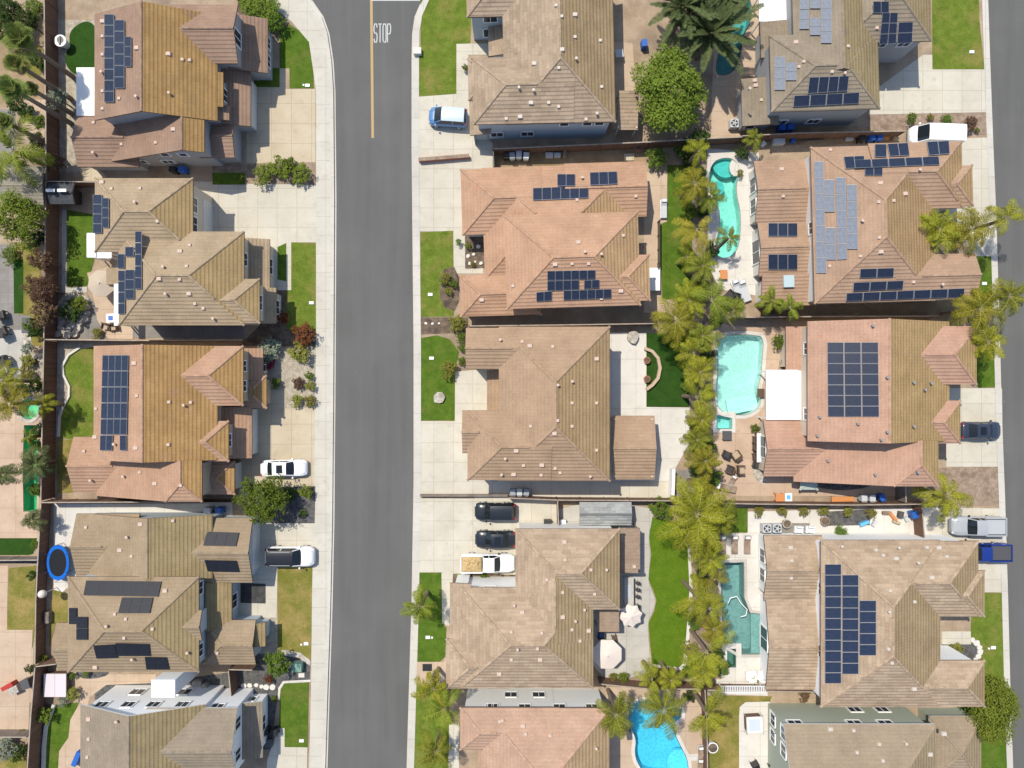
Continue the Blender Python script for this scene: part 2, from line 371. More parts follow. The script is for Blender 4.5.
# ---------------------------------------------------------------- houses
TH = .19; OV = .42
class House:
    def __init__(s, name, label, roofkey, wall, tile, e=5.3, pitch=.38, east_lichen=True, gutter='fascia_brown', rot=0):
        s.rot = math.radians(rot)
        s.root = None; s.name = name; s.label = label; s.rk = roofkey; s.wall = wall; s.tile = tile; s.e = e; s.pitch = pitch
        s.w = []; s.lich = east_lichen; s.gutter = gutter; s.rng = random.Random(name+label)
    # a wing: eave rectangle seen at eave height; ridge along axis; ends 'h' hip / 'g' gable
    def wing(s, x0, y0, x1, y1, axis='x', ends='hh', e=None, ridge=None, pitch=None, tile=None, walls=True, lich=None):
        e = s.e if e is None else e; p = s.pitch if pitch is None else pitch; t = tile or s.tile
        e += s.rng.uniform(-.025, .025)
        a = PT(t, x0, y0, e); b = PT(t, x1, y1, e)
        X0, X1, Y0, Y1 = a.x, b.x, b.y, a.y                       # Y1 = north
        jj = lambda: s.rng.uniform(-.02, .02)
        w = dict(axis=axis, ends=ends, e0=e, e1=e, p=p, walls=walls, lich=s.lich if lich is None else lich, kind='wing')
        if ridge is not None and axis == 'y':                     # saltbox: the ridge seen at x = ridge, the east eave falls where it falls
            px = t2p(t, ridge, 0)[0]; zr = e+1.5
            for _ in range(20):
                xr = (px-512)*K*(H-zr)/H; zr = e+p*(xr-X0)
            px1 = t2p(t, x1, 0)[0]; z1 = e
            for _ in range(20):
                X1 = (px1-512)*K*(H-z1)/H; z1 = zr-p*(X1-xr)
            w.update(r=xr, zr=zr, e1=z1)
        elif axis == 'y':
            xr = (X0+X1)/2; w.update(r=xr, zr=e+p*(xr-X0))
        else:
            yr = (Y0+Y1)/2; w.update(r=yr, zr=e+p*(yr-Y0))
        w.update(X0=X0+jj(), X1=X1+jj(), Y0=Y0+jj(), Y1=Y1+jj()); s.w.append(w); return w
    def shed(s, x0, y0, x1, y1, low='E', zl=2.7, pitch=.3, tile=None, walls=True, lich=False):
        t = tile or s.tile; zl += s.rng.uniform(-.025, .025)
        a = PT(t, x0, y0, zl); b = PT(t, x1, y1, zl)
        w = dict(axis='s', low=low, e0=zl, e1=zl, p=pitch, X0=a.x, X1=b.x, Y0=b.y, Y1=a.y, walls=walls, lich=lich, kind='shed')
        d = (b.x-a.x) if low in 'EW' else (a.y-b.y); w['zr'] = zl+pitch*d; s.w.append(w); return w
    def zat(s, w, x, y):
        if not (w['X0'] <= x <= w['X1'] and w['Y0'] <= y <= w['Y1']): return None
        if w['kind'] == 'shed':
            d = {'E': w['X1']-x, 'W': x-w['X0'], 'S': y-w['Y0'], 'N': w['Y1']-y}[w['low']]; return w['e0']+w['p']*d
        if w['axis'] == 'y':
            z = min(w['e0']+w['p']*(x-w['X0']), w['e1']+w['p']*(w['X1']-x))
            if w['ends'][0] == 'h': z = min(z, w['e1']+w['p']*(w['Y1']-y))
            if w['ends'][1] == 'h': z = min(z, w['e1']+w['p']*(y-w['Y0']))
        else:
            z = min(w['e0']+w['p']*(y-w['Y0']), w['e0']+w['p']*(w['Y1']-y))
            if w['ends'][0] == 'h': z = min(z, w['e0']+w['p']*(x-w['X0']))
            if w['ends'][1] == 'h': z = min(z, w['e0']+w['p']*(w['X1']-x))
        return z
    def centre(s):
        return sum(w['X0']+w['X1'] for w in s.w)/2/len(s.w), sum(w['Y0']+w['Y1'] for w in s.w)/2/len(s.w)
    def loc(s, q):                                                # world point -> the house's own frame
        d = q-s.o; c, n = math.cos(-s.rot), math.sin(-s.rot); return Vector((d.x*c-d.y*n, d.x*n+d.y*c, d.z))
    def top(s, x, y):
        if s.rot:
            cx, cy = s.centre(); dx, dy = x-cx, y-cy; c, n = math.cos(-s.rot), math.sin(-s.rot); x, y = cx+dx*c-dy*n, cy+dx*n+dy*c
        zs = [z for z in (s.zat(w, x, y) for w in s.w) if z is not None]; return max(zs) if zs else None
    def hit(s, t, x, y):                                          # the point of the roof seen at a spot of the photo
        px, py = t2p(t, x, y); z = s.e+.5
        for _ in range(25):
            q = P(px, py, z); zz = s.top(q.x, q.y)
            if zz is None: break
            z = z*.4+zz*.6
        return P(px, py, z)
    def roof_faces(s, w):
        X0, X1, Y0, Y1 = w['X0'], w['X1'], w['Y0'], w['Y1']; V = Vector
        if w['kind'] == 'shed':
            l, h = w['e0'], w['zr']
            z = {'E': (h,l,l,h), 'W': (l,h,h,l), 'S': (l,l,h,h), 'N': (h,h,l,l)}[w['low']]
            return [[V((X0,Y0,z[0])), V((X1,Y0,z[1])), V((X1,Y1,z[2])), V((X0,Y1,z[3]))]], []
        e0, e1, zr, p, r = w['e0'], w['e1'], w['zr'], w['p'], w['r']; hn, hs = [c == 'h' for c in w['ends']]
        if w['axis'] == 'y':
            ins = (zr-e1)/p; xw = X0+(e1-e0)/p
            n = V((r, Y1-(ins if hn else 0), zr)); q = V((r, Y0+(ins if hs else 0), zr))
            NW, NE, SE, SW = V((X0,Y1,e0)), V((X1,Y1,e1)), V((X1,Y0,e1)), V((X0,Y0,e0))
            wf = [SW, q, n, NW]; rd = [(n, q)]
            if hn:
                k = V((xw, Y1, e1)) if e1 > e0+.05 else NW
                fs_n = [k, n, NE]; rd += [(k, n), (NE, n)]
                if k is not NW: wf.insert(3, k)
            if hs:
                k2 = V((xw, Y0, e1)) if e1 > e0+.05 else SW
                fs_s = [SE, q, k2]; rd += [(k2, q), (SE, q)]
                if k2 is not SW: wf.insert(1, k2)
            fs = [wf, [NE, n, q, SE]]+([fs_n] if hn else [])+([fs_s] if hs else [])
        else:
            ins = (zr-e0)/p
            a = V((X0+(ins if hn else 0), r, zr)); b = V((X1-(ins if hs else 0), r, zr))
            if a.x > b.x-.01: a.x = b.x = (a.x+b.x)/2; a.x -= .01; b.x += .01
            NW, NE, SE, SW = V((X0,Y1,e0)), V((X1,Y1,e0)), V((X1,Y0,e0)), V((X0,Y0,e0))
            fs = [[NW, a, b, NE], [SE, b, a, SW]]; rd = [(a, b)]
            if hn: fs.append([SW, a, NW]); rd += [(NW, a), (SW, a)]
            if hs: fs.append([NE, b, SE]); rd += [(NE, b), (SE, b)]
        return fs, rd
    def build(s, base=None):
        cx, cy = s.centre()
        s.root = empty(s.name, (cx, cy, GZ), s.rot, s.label, 'house'); s.o = Vector((cx, cy, GZ))
        rm, wm, fm = MB(), MB(), MB()
        for w in s.w:
            fs, rd = s.roof_faces(w)
            for f in fs:
                n = (f[1]-f[0]).cross(f[2]-f[0]).normalized()
                if n.z < 0: f.reverse(); n = -n
                down = Vector((n.x, n.y, 0)); down = down.normalized() if down.length > .01 else Vector((1,0,0))
                dv = Vector((down.x, down.y, -math.hypot(n.x, n.y)/max(n.z, .1))).normalized(); u = n.cross(dv)
                zt = max(p.z for p in f); ref = [p for p in f if p.z == zt][0]
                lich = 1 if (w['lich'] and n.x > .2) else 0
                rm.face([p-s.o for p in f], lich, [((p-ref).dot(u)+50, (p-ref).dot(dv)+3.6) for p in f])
                lo = [Vector((p.x, p.y, p.z-TH)) for p in f]
                rm.face([p-s.o for p in reversed(lo)], 3)
            es = {}
            for f in fs:
                for i in range(len(f)):
                    k = tuple(sorted((tuple(round(c, 4) for c in f[i]), tuple(round(c, 4) for c in f[(i+1) % len(f)])))); es[k] = es.get(k, 0)+1
            for (a, b), c in es.items():
                if c == 1:
                    a, b = Vector(a), Vector(b); d = Vector((0,0,TH)); rm.face([a-s.o, b-s.o, b-d-s.o, a-d-s.o], 3)
            seg = []
            for a, b in rd:                                       # ridge and hip caps, only where they show
                if (b-a).length < .3: continue
                n = max(2, int((b-a).length/.5)); run = None
                for i in range(n):
                    m = a+(b-a)*((i+.5)/n); buried = False
                    for o2 in s.w:
                        if o2 is w: continue
                        z2 = s.zat(o2, m.x, m.y)
                        if z2 is not None and z2 > m.z-.15: buried = True; break
                    if buried:
                        if run is not None: seg.append((a+(b-a)*(run/n), a+(b-a)*(i/n))); run = None
                    elif run is None: run = i
                if run is not None: seg.append((a+(b-a)*(run/n), b))
            for a, b in seg:
                d = (b-a)
                d.normalize(); u = d.cross(Vector((0,0,1))).normalized()*.13; up = Vector((0,0,.075))
                A, B = a+up-d*.05-s.o, b+up-s.o; dn = Vector((0,0,.09))
                rm.face([A-u*.5, B-u*.5, B+u*.5, A+u*.5], 2)
                rm.face([A+u*.5, B+u*.5, B+u-dn, A+u-dn], 2); rm.face([A-u-dn, B-u-dn, B-u*.5, A-u*.5], 2)
            if w['walls']: s.walls(w, wm)
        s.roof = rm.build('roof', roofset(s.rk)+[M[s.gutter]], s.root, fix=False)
        s.wallo = wm.build('wall', M[s.wall], s.root) if wm.f else None
    def walls(s, w, mb):
        X0, X1, Y0, Y1 = w['X0']+OV, w['X1']-OV, w['Y0']+OV, w['Y1']-OV
        if X1-X0 < .3 or Y1-Y0 < .3: return
        o = s.o; zb = GZ-.05
        if w['kind'] == 'shed':
            zz = lambda x, y: s.zat(w, x, y)-TH
            z = [zz(X0,Y0), zz(X1,Y0), zz(X1,Y1), zz(X0,Y1)]
        else:
            a, b = w['e0']-.03, w['e1']-.03
            z = [a, b, b, a] if w['axis'] == 'y' else [a]*4
        c = [(X0,Y0),(X1,Y0),(X1,Y1),(X0,Y1)]
        B = [Vector((x, y, zb))-o for x, y in c]; T = [Vector((x, y, q))-o for (x, y), q in zip(c, z)]
        gab = {}
        if w['kind'] == 'wing':
            zr = w['zr']-TH-.02
            if w['axis'] == 'y':
                if w['ends'][0] == 'g': gab[2] = Vector((w['r'], Y1, zr))-o
                if w['ends'][1] == 'g': gab[0] = Vector((w['r'], Y0, zr))-o
            else:
                if w['ends'][0] == 'g': gab[3] = Vector((X0, w['r'], zr))-o
                if w['ends'][1] == 'g': gab[1] = Vector((X1, w['r'], zr))-o
        for i in range(4):
            j = (i+1) % 4; f = [B[i], B[j], T[j]]
            if i in gab: f.append(gab[i])
            mb.face(f+[T[i]])
    # windows on a wall of wing k: side N/S/E/W, positions as fractions of the wall, sill height, size
    def windows(s, k, side, fr, z, w=1.3, h=1.3, style='window', frame='white_vinyl'):
        g = s.w[k]; X0, X1, Y0, Y1 = g['X0']+OV, g['X1']-OV, g['Y0']+OV, g['Y1']-OV
        for f in fr:
            if side in 'NS': c = Vector((X0+(X1-X0)*f, Y1 if side == 'N' else Y0, z+h/2)); n = Vector((0, 1 if side == 'N' else -1, 0)); rz = 0
            else: c = Vector((X1 if side == 'E' else X0, Y1-(Y1-Y0)*f, z+h/2)); n = Vector((1 if side == 'E' else -1, 0, 0)); rz = math.pi/2
            c -= s.o; fm = MB(); t = .11
            for dx in (-w/2, w/2): 
                q = c+Vector((dx*math.cos(rz), dx*math.sin(rz), 0)); fm.box(q+n*.03, (t, .12, h+t), rz)
            for dz in (-h/2, h/2): fm.box(c+n*.032+Vector((0,0,dz)), (w+t*.9, .11, t), rz)
            if style == 'garage_door':
                gd = MB(); gd.box(c+n*.02, (w, .06, h), rz)
                for q in range(1, 4): gd.box(c+n*.05+Vector((0,0,-h/2+h*q/4)), (w*.98, .03, .05), rz)
                gd.build('garage_door', M['garage_white'], s.root); continue
            if w > 1.0: fm.box(c+n*.028, (.06, .1, h), rz)
            fo = fm.build('window', M[frame], s.root)
            pn = MB(); pn.box(c+n*.012, (w, .05, h), rz); pn.build('pane', M['window_glass'], fo)
    def vents(s, pts, tile=None, kind='vent_pale'):
        t = tile or s.tile
        for i, (x, y) in enumerate(pts):
            q = s.loc(s.hit(t, x, y)); mb = MB(); big = (i % 3 == 0)
            if kind == 'vent_metal' or i % 4 == 3: mb.cyl(q-Vector((0,0,.15)), .09, .5, 8); mb.cyl(q+Vector((0,0,.33)), .14, .05, 8)
            else: mb.box(q+Vector((0,0,.05)), (.48, .38, .2) if big else (.32,.3,.18), s.rng.uniform(-.05,.05), top=.85)
            mb.build('roof_vent', M[kind], s.roof)
    # an array of solar panels: the four corners as seen in the photo (NW, NE, SE, SW), columns x rows
    def solar(s, corners, nc, nr, m='solar_blue', tile=None, skip=()):
        t = tile or s.tile
        if len(corners) == 4 and not isinstance(corners[0], tuple):
            a, b, c, d = corners; corners = [(a,b),(c,b),(c,d),(a,d)]
        mx, my = sum(c[0] for c in corners)/4, sum(c[1] for c in corners)/4
        mc = s.hit(t, mx, my); h1, h2 = s.hit(t, mx+5, my), s.hit(t, mx, my+4)
        pn = (h1-mc).cross(h2-mc).normalized(); eye = Vector((0, 0, H)); q = []
        for x, y in corners:                                      # sight lines onto the plane of the slope
            d = P(*t2p(t, x, y), 0)-eye; k = (mc-eye).dot(pn)/d.dot(pn); q.append(s.loc(eye+d*k))
        n = (q[1]-q[3]).cross(q[0]-q[2]).normalized()
        if n.z < 0: n = -n
        rail = MB()
        for i in range(nc):
            for j in range(nr):
                if (i, j) in skip: continue
                def bl(u, v): return (q[0]*(1-u)+q[1]*u)*(1-v)+(q[3]*(1-u)+q[2]*u)*v
                g = .014
                c4 = [bl((i+a)/nc, (j+b)/nr) for a, b in ((0,0),(1,0),(1,1),(0,1))]
                m0 = sum(c4, Vector())/4
                c4 = [m0+(p-m0)*(1-2*g/max((p-m0).length, .2)) for p in c4]
                up = n*(.16); th = n*.04; pm = MB()
                T = [p+up for p in c4]; I = [m0+(p-m0)*.965+up+n*.004 for p in c4]
                pm.face(I, 0, [(0,0),(1,0),(1,1),(0,1)])
                for k in range(4):
                    pm.face([T[k], T[(k+1)%4], I[(k+1)%4], I[k]], 1); pm.face([T[k]-th, T[(k+1)%4]-th, T[(k+1)%4], T[k]], 1)
                pm.face([p-th for p in reversed(T)], 1)
                pm.build('solar_panel', [M[m], M['solar_edge_black' if m == 'solar_black' else 'solar_frame']], s.root)
# ================================================================ the houses
hs = {}
def H_(k, *a, **kw): hs[k] = House(*a, **kw); return hs[k]
W2 = .9; UP = 3.6
# --- west row
h = H_('L1', 'two_storey_house', 'brown house with golden lichen slopes and stepped solar strip beside dark kidney-shaped turf', 'gold_pink', 'grey_wall', 'L1')
h.wing(285, 42, 655, 362, 'y', 'gg', ridge=425)
h.wing(300, 350, 615, 492, 'y', 'gg', e=2.3, ridge=547)
h.wing(234, 345, 420, 503, 'x', 'gg', e=2.6)
h.wing(500, 14, 716, 191, 'x', 'gg')
h.shed(545, 218, 672, 322, 'E', 5.0, .22, lich=True)
h.shed(612, 318, 690, 362, 'E', 4.3, .25)
h.shed(700, 56, 806, 220, 'E', 2.7, .3)
h.shed(640, 212, 755, 380, 'E', 2.75, .25)
h.wing(600, 352, 706, 475, 'x', 'gg', e=2.9, pitch=.25)
h.build()
h.windows(3, 'E', (.5,), UP, 1.5, 1.7); h.windows(4, 'E', (.5,), 3.2, 1.3, 1.1); h.windows(1, 'S', (.62, .78), 3.3, .9, .9); h.windows(1, 'S', (.3, .55), 1.1, 1.2, 1)
h.windows(0, 'E', (.75,), 3.0, .9, 1); h.windows(7, 'E', (.5,), .15, 4.6, 2.1, 'garage_door'); h.windows(6, 'E', (.3,.7), .9, 1.2, 1.3)
for a in ((318,45,348,310,1,8), (349,62,379,268,1,6), (380,112,400,203,1,3)): h.solar(a[:4], a[4], a[5])
h.vents([(310,65),(310,110),(310,165),(310,220),(310,275),(310,328),(413,145),(414,293),(470,430),(523,390),(367,435),(285,462),(508,163),(550,180),(572,182),(513,283),(360,297),(283,370)])

h = H_('L2', 'two_storey_house', 'tan hip-roofed house with broken solar groups beside octagonal beige parasol', 'tan', 'cream_wall', 'L2')
h.wing(285, 55, 581, 277, 'x', 'hh')
h.wing(357, 215, 735, 498, 'x', 'hh')
h.wing(640, 358, 782, 492, 'x', 'gh', e=5.25)
h.shed(725, 238, 812, 390, 'E', 2.7, .25)
h.shed(760, 385, 832, 492, 'E', 2.8, .25)
h.shed(320, 325, 362, 375, 'W', 2.7, .15)
h.build()
h.windows(0, 'E', (.3, .6), UP, 1.5, 1.3); h.windows(0, 'E', (.5,), .15, 4.8, 2.1, 'garage_door'); h.windows(1, 'E', (.25,), UP, 1.3, 1.2); h.windows(2, 'E', (.5,), UP, 1.5, 1.3)
h.windows(3, 'E', (.5,), .9, 1.6, 1.3); h.windows(4, 'E', (.5,), .9, 1.4, 1.4)
for a in ((284,105,312,222,1,4),(313,115,332,205,1,3),(411,215,431,390,1,5),(381,262,407,292,1,1),(358,283,379,328,1,1),(382,331,409,420,1,3),(360,333,381,465,1,4)): h.solar(a[:4], a[4], a[5])
h.vents([(308,67),(337,87),(423,86),(410,128),(475,185),(572,257),(543,275),(495,322),(563,320),(480,358),(542,360),(502,404),(570,403),(588,433),(613,447),(645,478)])

h = H_('L3', 'two_storey_house', 'red and golden tiled house with four-column solar block beside wavy-edged lawn', 'gold_red', 'tan_wall', 'L3')
h.wing(282, 48, 655, 392, 'y', 'gg', ridge=428)
h.wing(290, 380, 608, 500, 'y', 'gh', e=2.6, ridge=542)
h.wing(221, 322, 420, 490, 'x', 'gg', e=2.6)
h.wing(500, 48, 732, 228, 'x', 'gh')
h.wing(530, 274, 688, 396, 'x', 'gh', e=5.1)
h.wing(690, 138, 803, 236, 'x', 'gh', e=2.7, pitch=.3)
h.shed(700, 55, 792, 150, 'E', 2.75, .2)
h.shed(640, 232, 758, 386, 'E', 2.75, .25)
h.wing(560, 395, 706, 496, 'x', 'gh', e=2.8, pitch=.3)
h.build()
h.windows(3, 'E', (.3, .7), UP, 1.1, 1.2); h.windows(4, 'E', (.5,), UP, 1.3, 1.1); h.windows(6, 'E', (.5,), .9, 1.5, 1.3); h.windows(7, 'E', (.5,), .15, 4.6, 2.1, 'garage_door'); h.windows(8, 'E', (.5,), .15, 2.6, 2.1, 'garage_door')
h.solar([(313,75),(391,75),(386,315),(307,315)], 4, 5); h.solar([(306,316),(344,316),(342,363),(305,363)], 2, 1); h.solar((365,316,385,363), 1, 1)
h.vents([(405,100),(413,198),(510,217),(557,226),(575,218),(508,345),(410,355),(348,343),(290,237),(287,322),(254,365),(277,452),(467,462),(545,468),(422,428),(375,440)])

h = H_('L4', 'two_storey_house', 'dull tan house carrying nine scattered black solar patches, white SUV on its drive', 'greytan', 'bluegrey_wall', 'L4')
hs['L4'].rk = 'tan2'; RC['tan2'] = ((.33,.245,.165),(.37,.28,.195),None,(.30,.225,.115),(.36,.27,.14))
h.wing(268, 72, 640, 262, 'y', 'gg', e=3.1, ridge=443, pitch=.34)
h.wing(460, 84, 760, 279, 'x', 'gg', e=3.2, pitch=.34)
h.wing(230, 72, 420, 256, 'x', 'gg', e=2.9, pitch=.32)
h.wing(204, 262, 598, 548, 'x', 'hh')
h.wing(175, 400, 330, 543, 'x', 'gg', e=3.6, pitch=.34)
h.wing(500, 362, 608, 452, 'x', 'hg', e=5.25)
h.shed(625, 276, 698, 420, 'E', 2.8, .22, lich=True)
h.wing(610, 392, 770, 525, 'x', 'hg', e=2.8)
h.wing(740, 400, 800, 470, 'y', 'gg', e=2.5, pitch=.3)
h.build()
h.windows(3, 'E', (.12, .5, .85), UP, 1.3, 1.2); h.windows(1, 'E', (.5,), .15, 4.8, 2.1, 'garage_door'); h.windows(6, 'E', (.5,), .6, 1.5, 1.6); h.windows(7, 'E', (.5,), .9, 1.4, 1.3)
for c, a, b in (([(262,272),(488,275),(478,322),(253,318)],6,1), ([(370,323),(463,323),(453,372),(357,372)],3,1), ((212,353,235,403),1,1), ((234,380,268,450),1,2),
    ([(283,465),(347,461),(357,503),(293,505)],2,1), ([(349,458),(450,460),(454,497),(358,497)],3,1), ([(438,499),(502,500),(511,538),(443,538)],2,1),
    ([(625,125),(722,128),(712,170),(613,168)],3,1), ([(617,208),(713,210),(722,245),(627,243)],3,1)): h.solar(c, a, b, 'solar_black')
h.vents([(498,303),(380,388),(347,373),(325,407),(460,418),(375,445),(288,533),(568,487),(655,490),(362,181),(397,199),(386,140),(424,103),(522,92),(260,112),(402,507)])

h = H_('L5', 'two_storey_house', 'grey-tan gabled house with tall white wall full of windows, lowest at left', 'greytan', 'white_wall', 'L5', gutter='fascia_white')
h.wing(242, 316, 620, 600, 'y', 'gg', ridge=387)
h.wing(440, 326, 714, 545, 'x', 'gg')
h.shed(700, 306, 790, 475, 'E', 2.75, .2)
h.build()
h.windows(0, 'N', (.1, .33, .55, .8), UP+.2, 1.2, 1.2); h.windows(0, 'N', (.28, .7), 1.1, 1.4, 1.3); h.windows(1, 'E', (.25, .75), UP, 1.2, 1.3); h.windows(1, 'N', (.75,), UP, 1.2, 1.2); h.windows(2, 'E', (.5,), .9, 1.6, 1.4); h.windows(2, 'N', (.4,), .9, 1.2, 1)
cb = MB(); a = PT('L5', 497, 262, 5.2)-h.o; cb.box((a.x, a.y, 2.6), (2.1, 1.5, 5.4)); cb.box((a.x, a.y, 5.36), (2.3, 1.7, .14)); cb.build('chimney', M['white_wall'], h.root)
h.vents([(268,358),(268,418),(264,472),(355,362)])

# --- middle row
h = H_('M1', 'two_storey_house', 'patchy sand-brown hip roof house with blue-grey wall, blue minivan on its drive', 'sand', 'bluegrey_wall', 'M1', rot=1.3)
h.wing(312, -140, 645, 374, 'y', 'gh'); h.wing(216, 172, 520, 372, 'x', 'hg', e=5.37); h.wing(203, 174, 345, 300, 'x', 'hh', e=5.2)
h.wing(204, -60, 420, 49, 'x', 'hh'); h.shed(268, 75, 330, 168, 'W', 2.7, .25); h.shed(206, 300, 270, 405, 'W', 2.75, .2)
h.build()
h.windows(0, 'S', (.55, .78, .9), UP, .9, 1); h.windows(1, 'S', (.2, .55), 1, 1.3, 1.2); h.windows(3, 'S', (.3,), UP, 1.4, 1.4); h.windows(3, 'S', (.3,), .8, 1.6, 1.6); h.windows(5, 'W', (.5,), .15, 3.6, 2.1, 'garage_door')
h.vents([(527,45),(527,112),(603,123),(530,180),(607,262),(478,205),(404,192),(402,275),(478,322),(395,310),(448,310),(358,267),(488,150),(470,17),(487,50),(592,345),(560,360),(320,358),(362,352)], kind='vent_white')

h = H_('M2', 'two_storey_house', 'pink-orange tiled house with small dark solar groups and planted courtyard at street side', 'pink', 'pale_wall', 'M2', rot=1.7)
h.wing(315, 222, 719, 504, 'x', 'hh', e=5.0); h.wing(600, 352, 748, 491, 'x', 'gh', e=4.95)
h.wing(188, 80, 430, 278, 'x', 'hg', e=2.92); h.wing(500, 72, 745, 238, 'x', 'gg', e=2.92); h.wing(253, 77, 700, 412, 'x', 'hh', e=2.86)
h.wing(177, 398, 420, 523, 'x', 'hh', e=2.9)
h.build()
h.windows(0, 'S', (.3, .6, .85), UP-.4, 1.2, 1); h.windows(1, 'E', (.3, .7), .3, 1.6, 2); h.windows(3, 'E', (.5,), .3, 2.4, 2); h.windows(2, 'W', (.5,), .15, 4.8, 2.1, 'garage_door')
for c, a, b in (((473,105,527,142),2,1), ([(571,100),(653,97),(655,136),(572,140)],3,1), ([(400,147),(567,140),(567,178),(400,185)],6,1), ([(443,393),(588,390),(588,418),(443,422)],6,1),
    ([(443,423),(539,420),(539,450),(443,454)],4,1), ([(554,421),(600,419),(600,445),(553,448)],2,1), ([(410,457),(457,453),(457,483),(410,486)],2,1), ([(492,452),(636,447),(636,475),(492,482)],6,1)): h.solar(c, a, b)
h.vents([(467,375),(518,373),(568,373),(605,345),(672,288),(710,170),(537,308),(556,338),(340,440),(246,482),(533,181),(548,115),(665,455),(606,478)])

h = H_('M3', 'two_storey_house', 'smooth salmon-brown hip roof house without solar, white concrete patio on its yard side', 'salmon', 'cream_wall', 'M3')
h.wing(298, 50, 632, 515, 'y', 'hh'); h.wing(198, 54, 450, 179, 'x', 'gh'); h.wing(203, 306, 455, 513, 'x', 'hg', e=5.37)
h.wing(188, 302, 340, 432, 'x', 'gh', e=5.2, pitch=.34); h.shed(262, 176, 320, 302, 'W', 2.9, .1)
h.build()
h.windows(1, 'S', (.3,), UP, 1.2, 1.2); h.windows(1, 'W', (.5,), UP, 1.2, 1.2); h.windows(0, 'E', (.2,.5,.8), UP, 1.3, 1.2)
h.vents([(592,147),(592,280),(592,422),(518,215),(518,280),(518,350),(465,372),(317,447),(372,468),(427,467),(467,477),(306,495),(342,495),(425,497),(482,490),(475,226),(475,333),(393,350),(350,424),(302,90),(368,95),(391,108),(460,110),(572,500)])

h = H_('M4', 'two_storey_house', 'patchy sand-coloured house with two white parasols on patio, three vehicles on drive', 'sandpatch', 'white_paint', 'M4')
h.wing(348, 147, 661, 390, 'x', 'hh'); h.wing(183, 324, 582, 627, 'x', 'hh'); h.wing(349, 262, 580, 480, 'y', 'gg', e=5.34)
h.wing(138, 479, 330, 628, 'x', 'hh', e=5.1); h.shed(150, 310, 215, 480, 'W', 5.0, .15)
h.build()
h.windows(1, 'N', (.2,), UP, 1.1, 1); h.windows(0, 'E', (.3, .7), UP, 1.2, 1.2); h.windows(1, 'E', (.3, .7), UP, 1.2, 1.2); h.windows(0, 'W', (.5,), .15, 4.8, 2.1, 'garage_door')
h.vents([(495,186),(497,240),(575,270),(621,268),(586,343),(490,338),(490,412),(528,422),(518,450),(568,453),(542,484),(344,375),(368,398),(335,457),(427,460),(354,507),(414,507),(335,540),(422,540),(555,388),(442,300),(299,583),(705,260)])

h = H_('M5', 'two_storey_house', 'rose tiled house with long white wall, beside bright blue kidney pool', 'rose', 'white_paint', 'M5')
h.wing(250, 326, 631, 680, 'x', 'hh'); h.wing(180, 324, 480, 452, 'x', 'hh', e=5.25); h.shed(236, 452, 300, 700, 'W', 4.9, .1)
h.build()
h.windows(0, 'N', (.05, .32, .62, .9), UP, 1.2, 1.0); h.windows(0, 'N', (.2, .45,), 1.0, 1.3, 1.2); h.windows(1, 'N', (.3,), UP, 1.2, 1); h.windows(0, 'E', (.2, .4), UP, 1.3, 1.2)
h.vents([(370,378),(378,402),(452,407),(590,442),(308,362),(300,365)])

# --- east row
h = H_('R1', 'two_storey_house', 'grey-brown tiled house with pale and dark solar panels at upper right', 'greytan', 'grey_wall', 'R1', rot=1.6)
h.wing(258, 102, 584, 333, 'x', 'hh'); h.wing(330, -110, 582, 230, 'y', 'gg'); h.wing(480, -110, 747, 132, 'x', 'hh', e=5.32)
h.shed(170, 232, 275, 374, 'W', 2.8, .12); h.shed(232, 62, 345, 170, 'W', 2.8, .12)
h.build()
h.windows(0, 'S', (.2, .55), 1, 1.3, 1.1); h.windows(2, 'S', (.5, .8), UP, 1.2, 1.2); h.windows(0, 'E', (.6,), .15, 4.6, 2.1, 'garage_door'); h.windows(3, 'S', (.3,), 1, 1, 1)
for a in ((348,-10,377,30,1,1),(347,31,377,90,1,2),(379,55,411,108,1,2),(379,0,411,28,1,1),(412,-8,445,132,1,4),(272,172,305,273,1,3),(306,190,339,244,1,2)): h.solar(a[:4], a[4], a[5], 'solar_pale_glint')
for c, a, b in (([(376,232),(495,228),(490,275),(370,283)],4,1), ([(329,288),(527,278),(525,312),(326,322)],4,1), ((567,4,615,40),2,1), ([(595,38),(642,38),(636,132),(585,135)],2,3), ([(643,68),(688,66),(685,130),(638,132)],1,2)): h.solar(c, a, b)
h.vents([(336,128),(360,186),(445,217),(480,224),(493,140),(580,85),(215,258),(195,270),(232,302),(212,243),(345,202)])

h = H_('R2', 'two_storey_house', 'terracotta-brown house with tall pale blue solar columns, white van along its upper side', 'brownpink', 'pale_wall', 'R2', rot=1.5)
h.wing(388, 18, 752, 489, 'y', 'hh'); h.wing(560, 10, 842, 212, 'x', 'gh', e=5.32); h.wing(740, 84, 873, 206, 'x', 'gh', e=5.25, pitch=.34); h.wing(620, 349, 875, 486, 'x', 'gg', e=5.32)
h.wing(216, 56, 392, 241, 'x', 'gg', e=2.9, pitch=.3); h.wing(222, 238, 392, 404, 'x', 'gg', e=2.85, pitch=.3); h.shed(226, 402, 392, 494, 'S', 2.75, .2)
h.build()
h.windows(4, 'W', (.3, .7), .6, 1.5, 1.6); h.windows(5, 'W', (.5,), .2, 2.4, 2.1); h.windows(2, 'E', (.5,), .15, 4, 2.1, 'garage_door'); h.windows(3, 'E', (.5,), UP, 1.4, 1.2); h.windows(0, 'W', (.5,), UP, 1.2, 1)
for a in (([(392,65),(419,65),(429,402),(398,402)],1,7),([(422,120),(453,120),(454,218),(423,218)],1,2),([(426,264),(456,264),(458,362),(428,362)],1,2),([(457,113),(486,113),(491,360),(461,362)],1,5),([(489,135),(520,135),(524,330),(491,330)],1,4)): h.solar(a[0], a[1], a[2], 'solar_pale_glint')
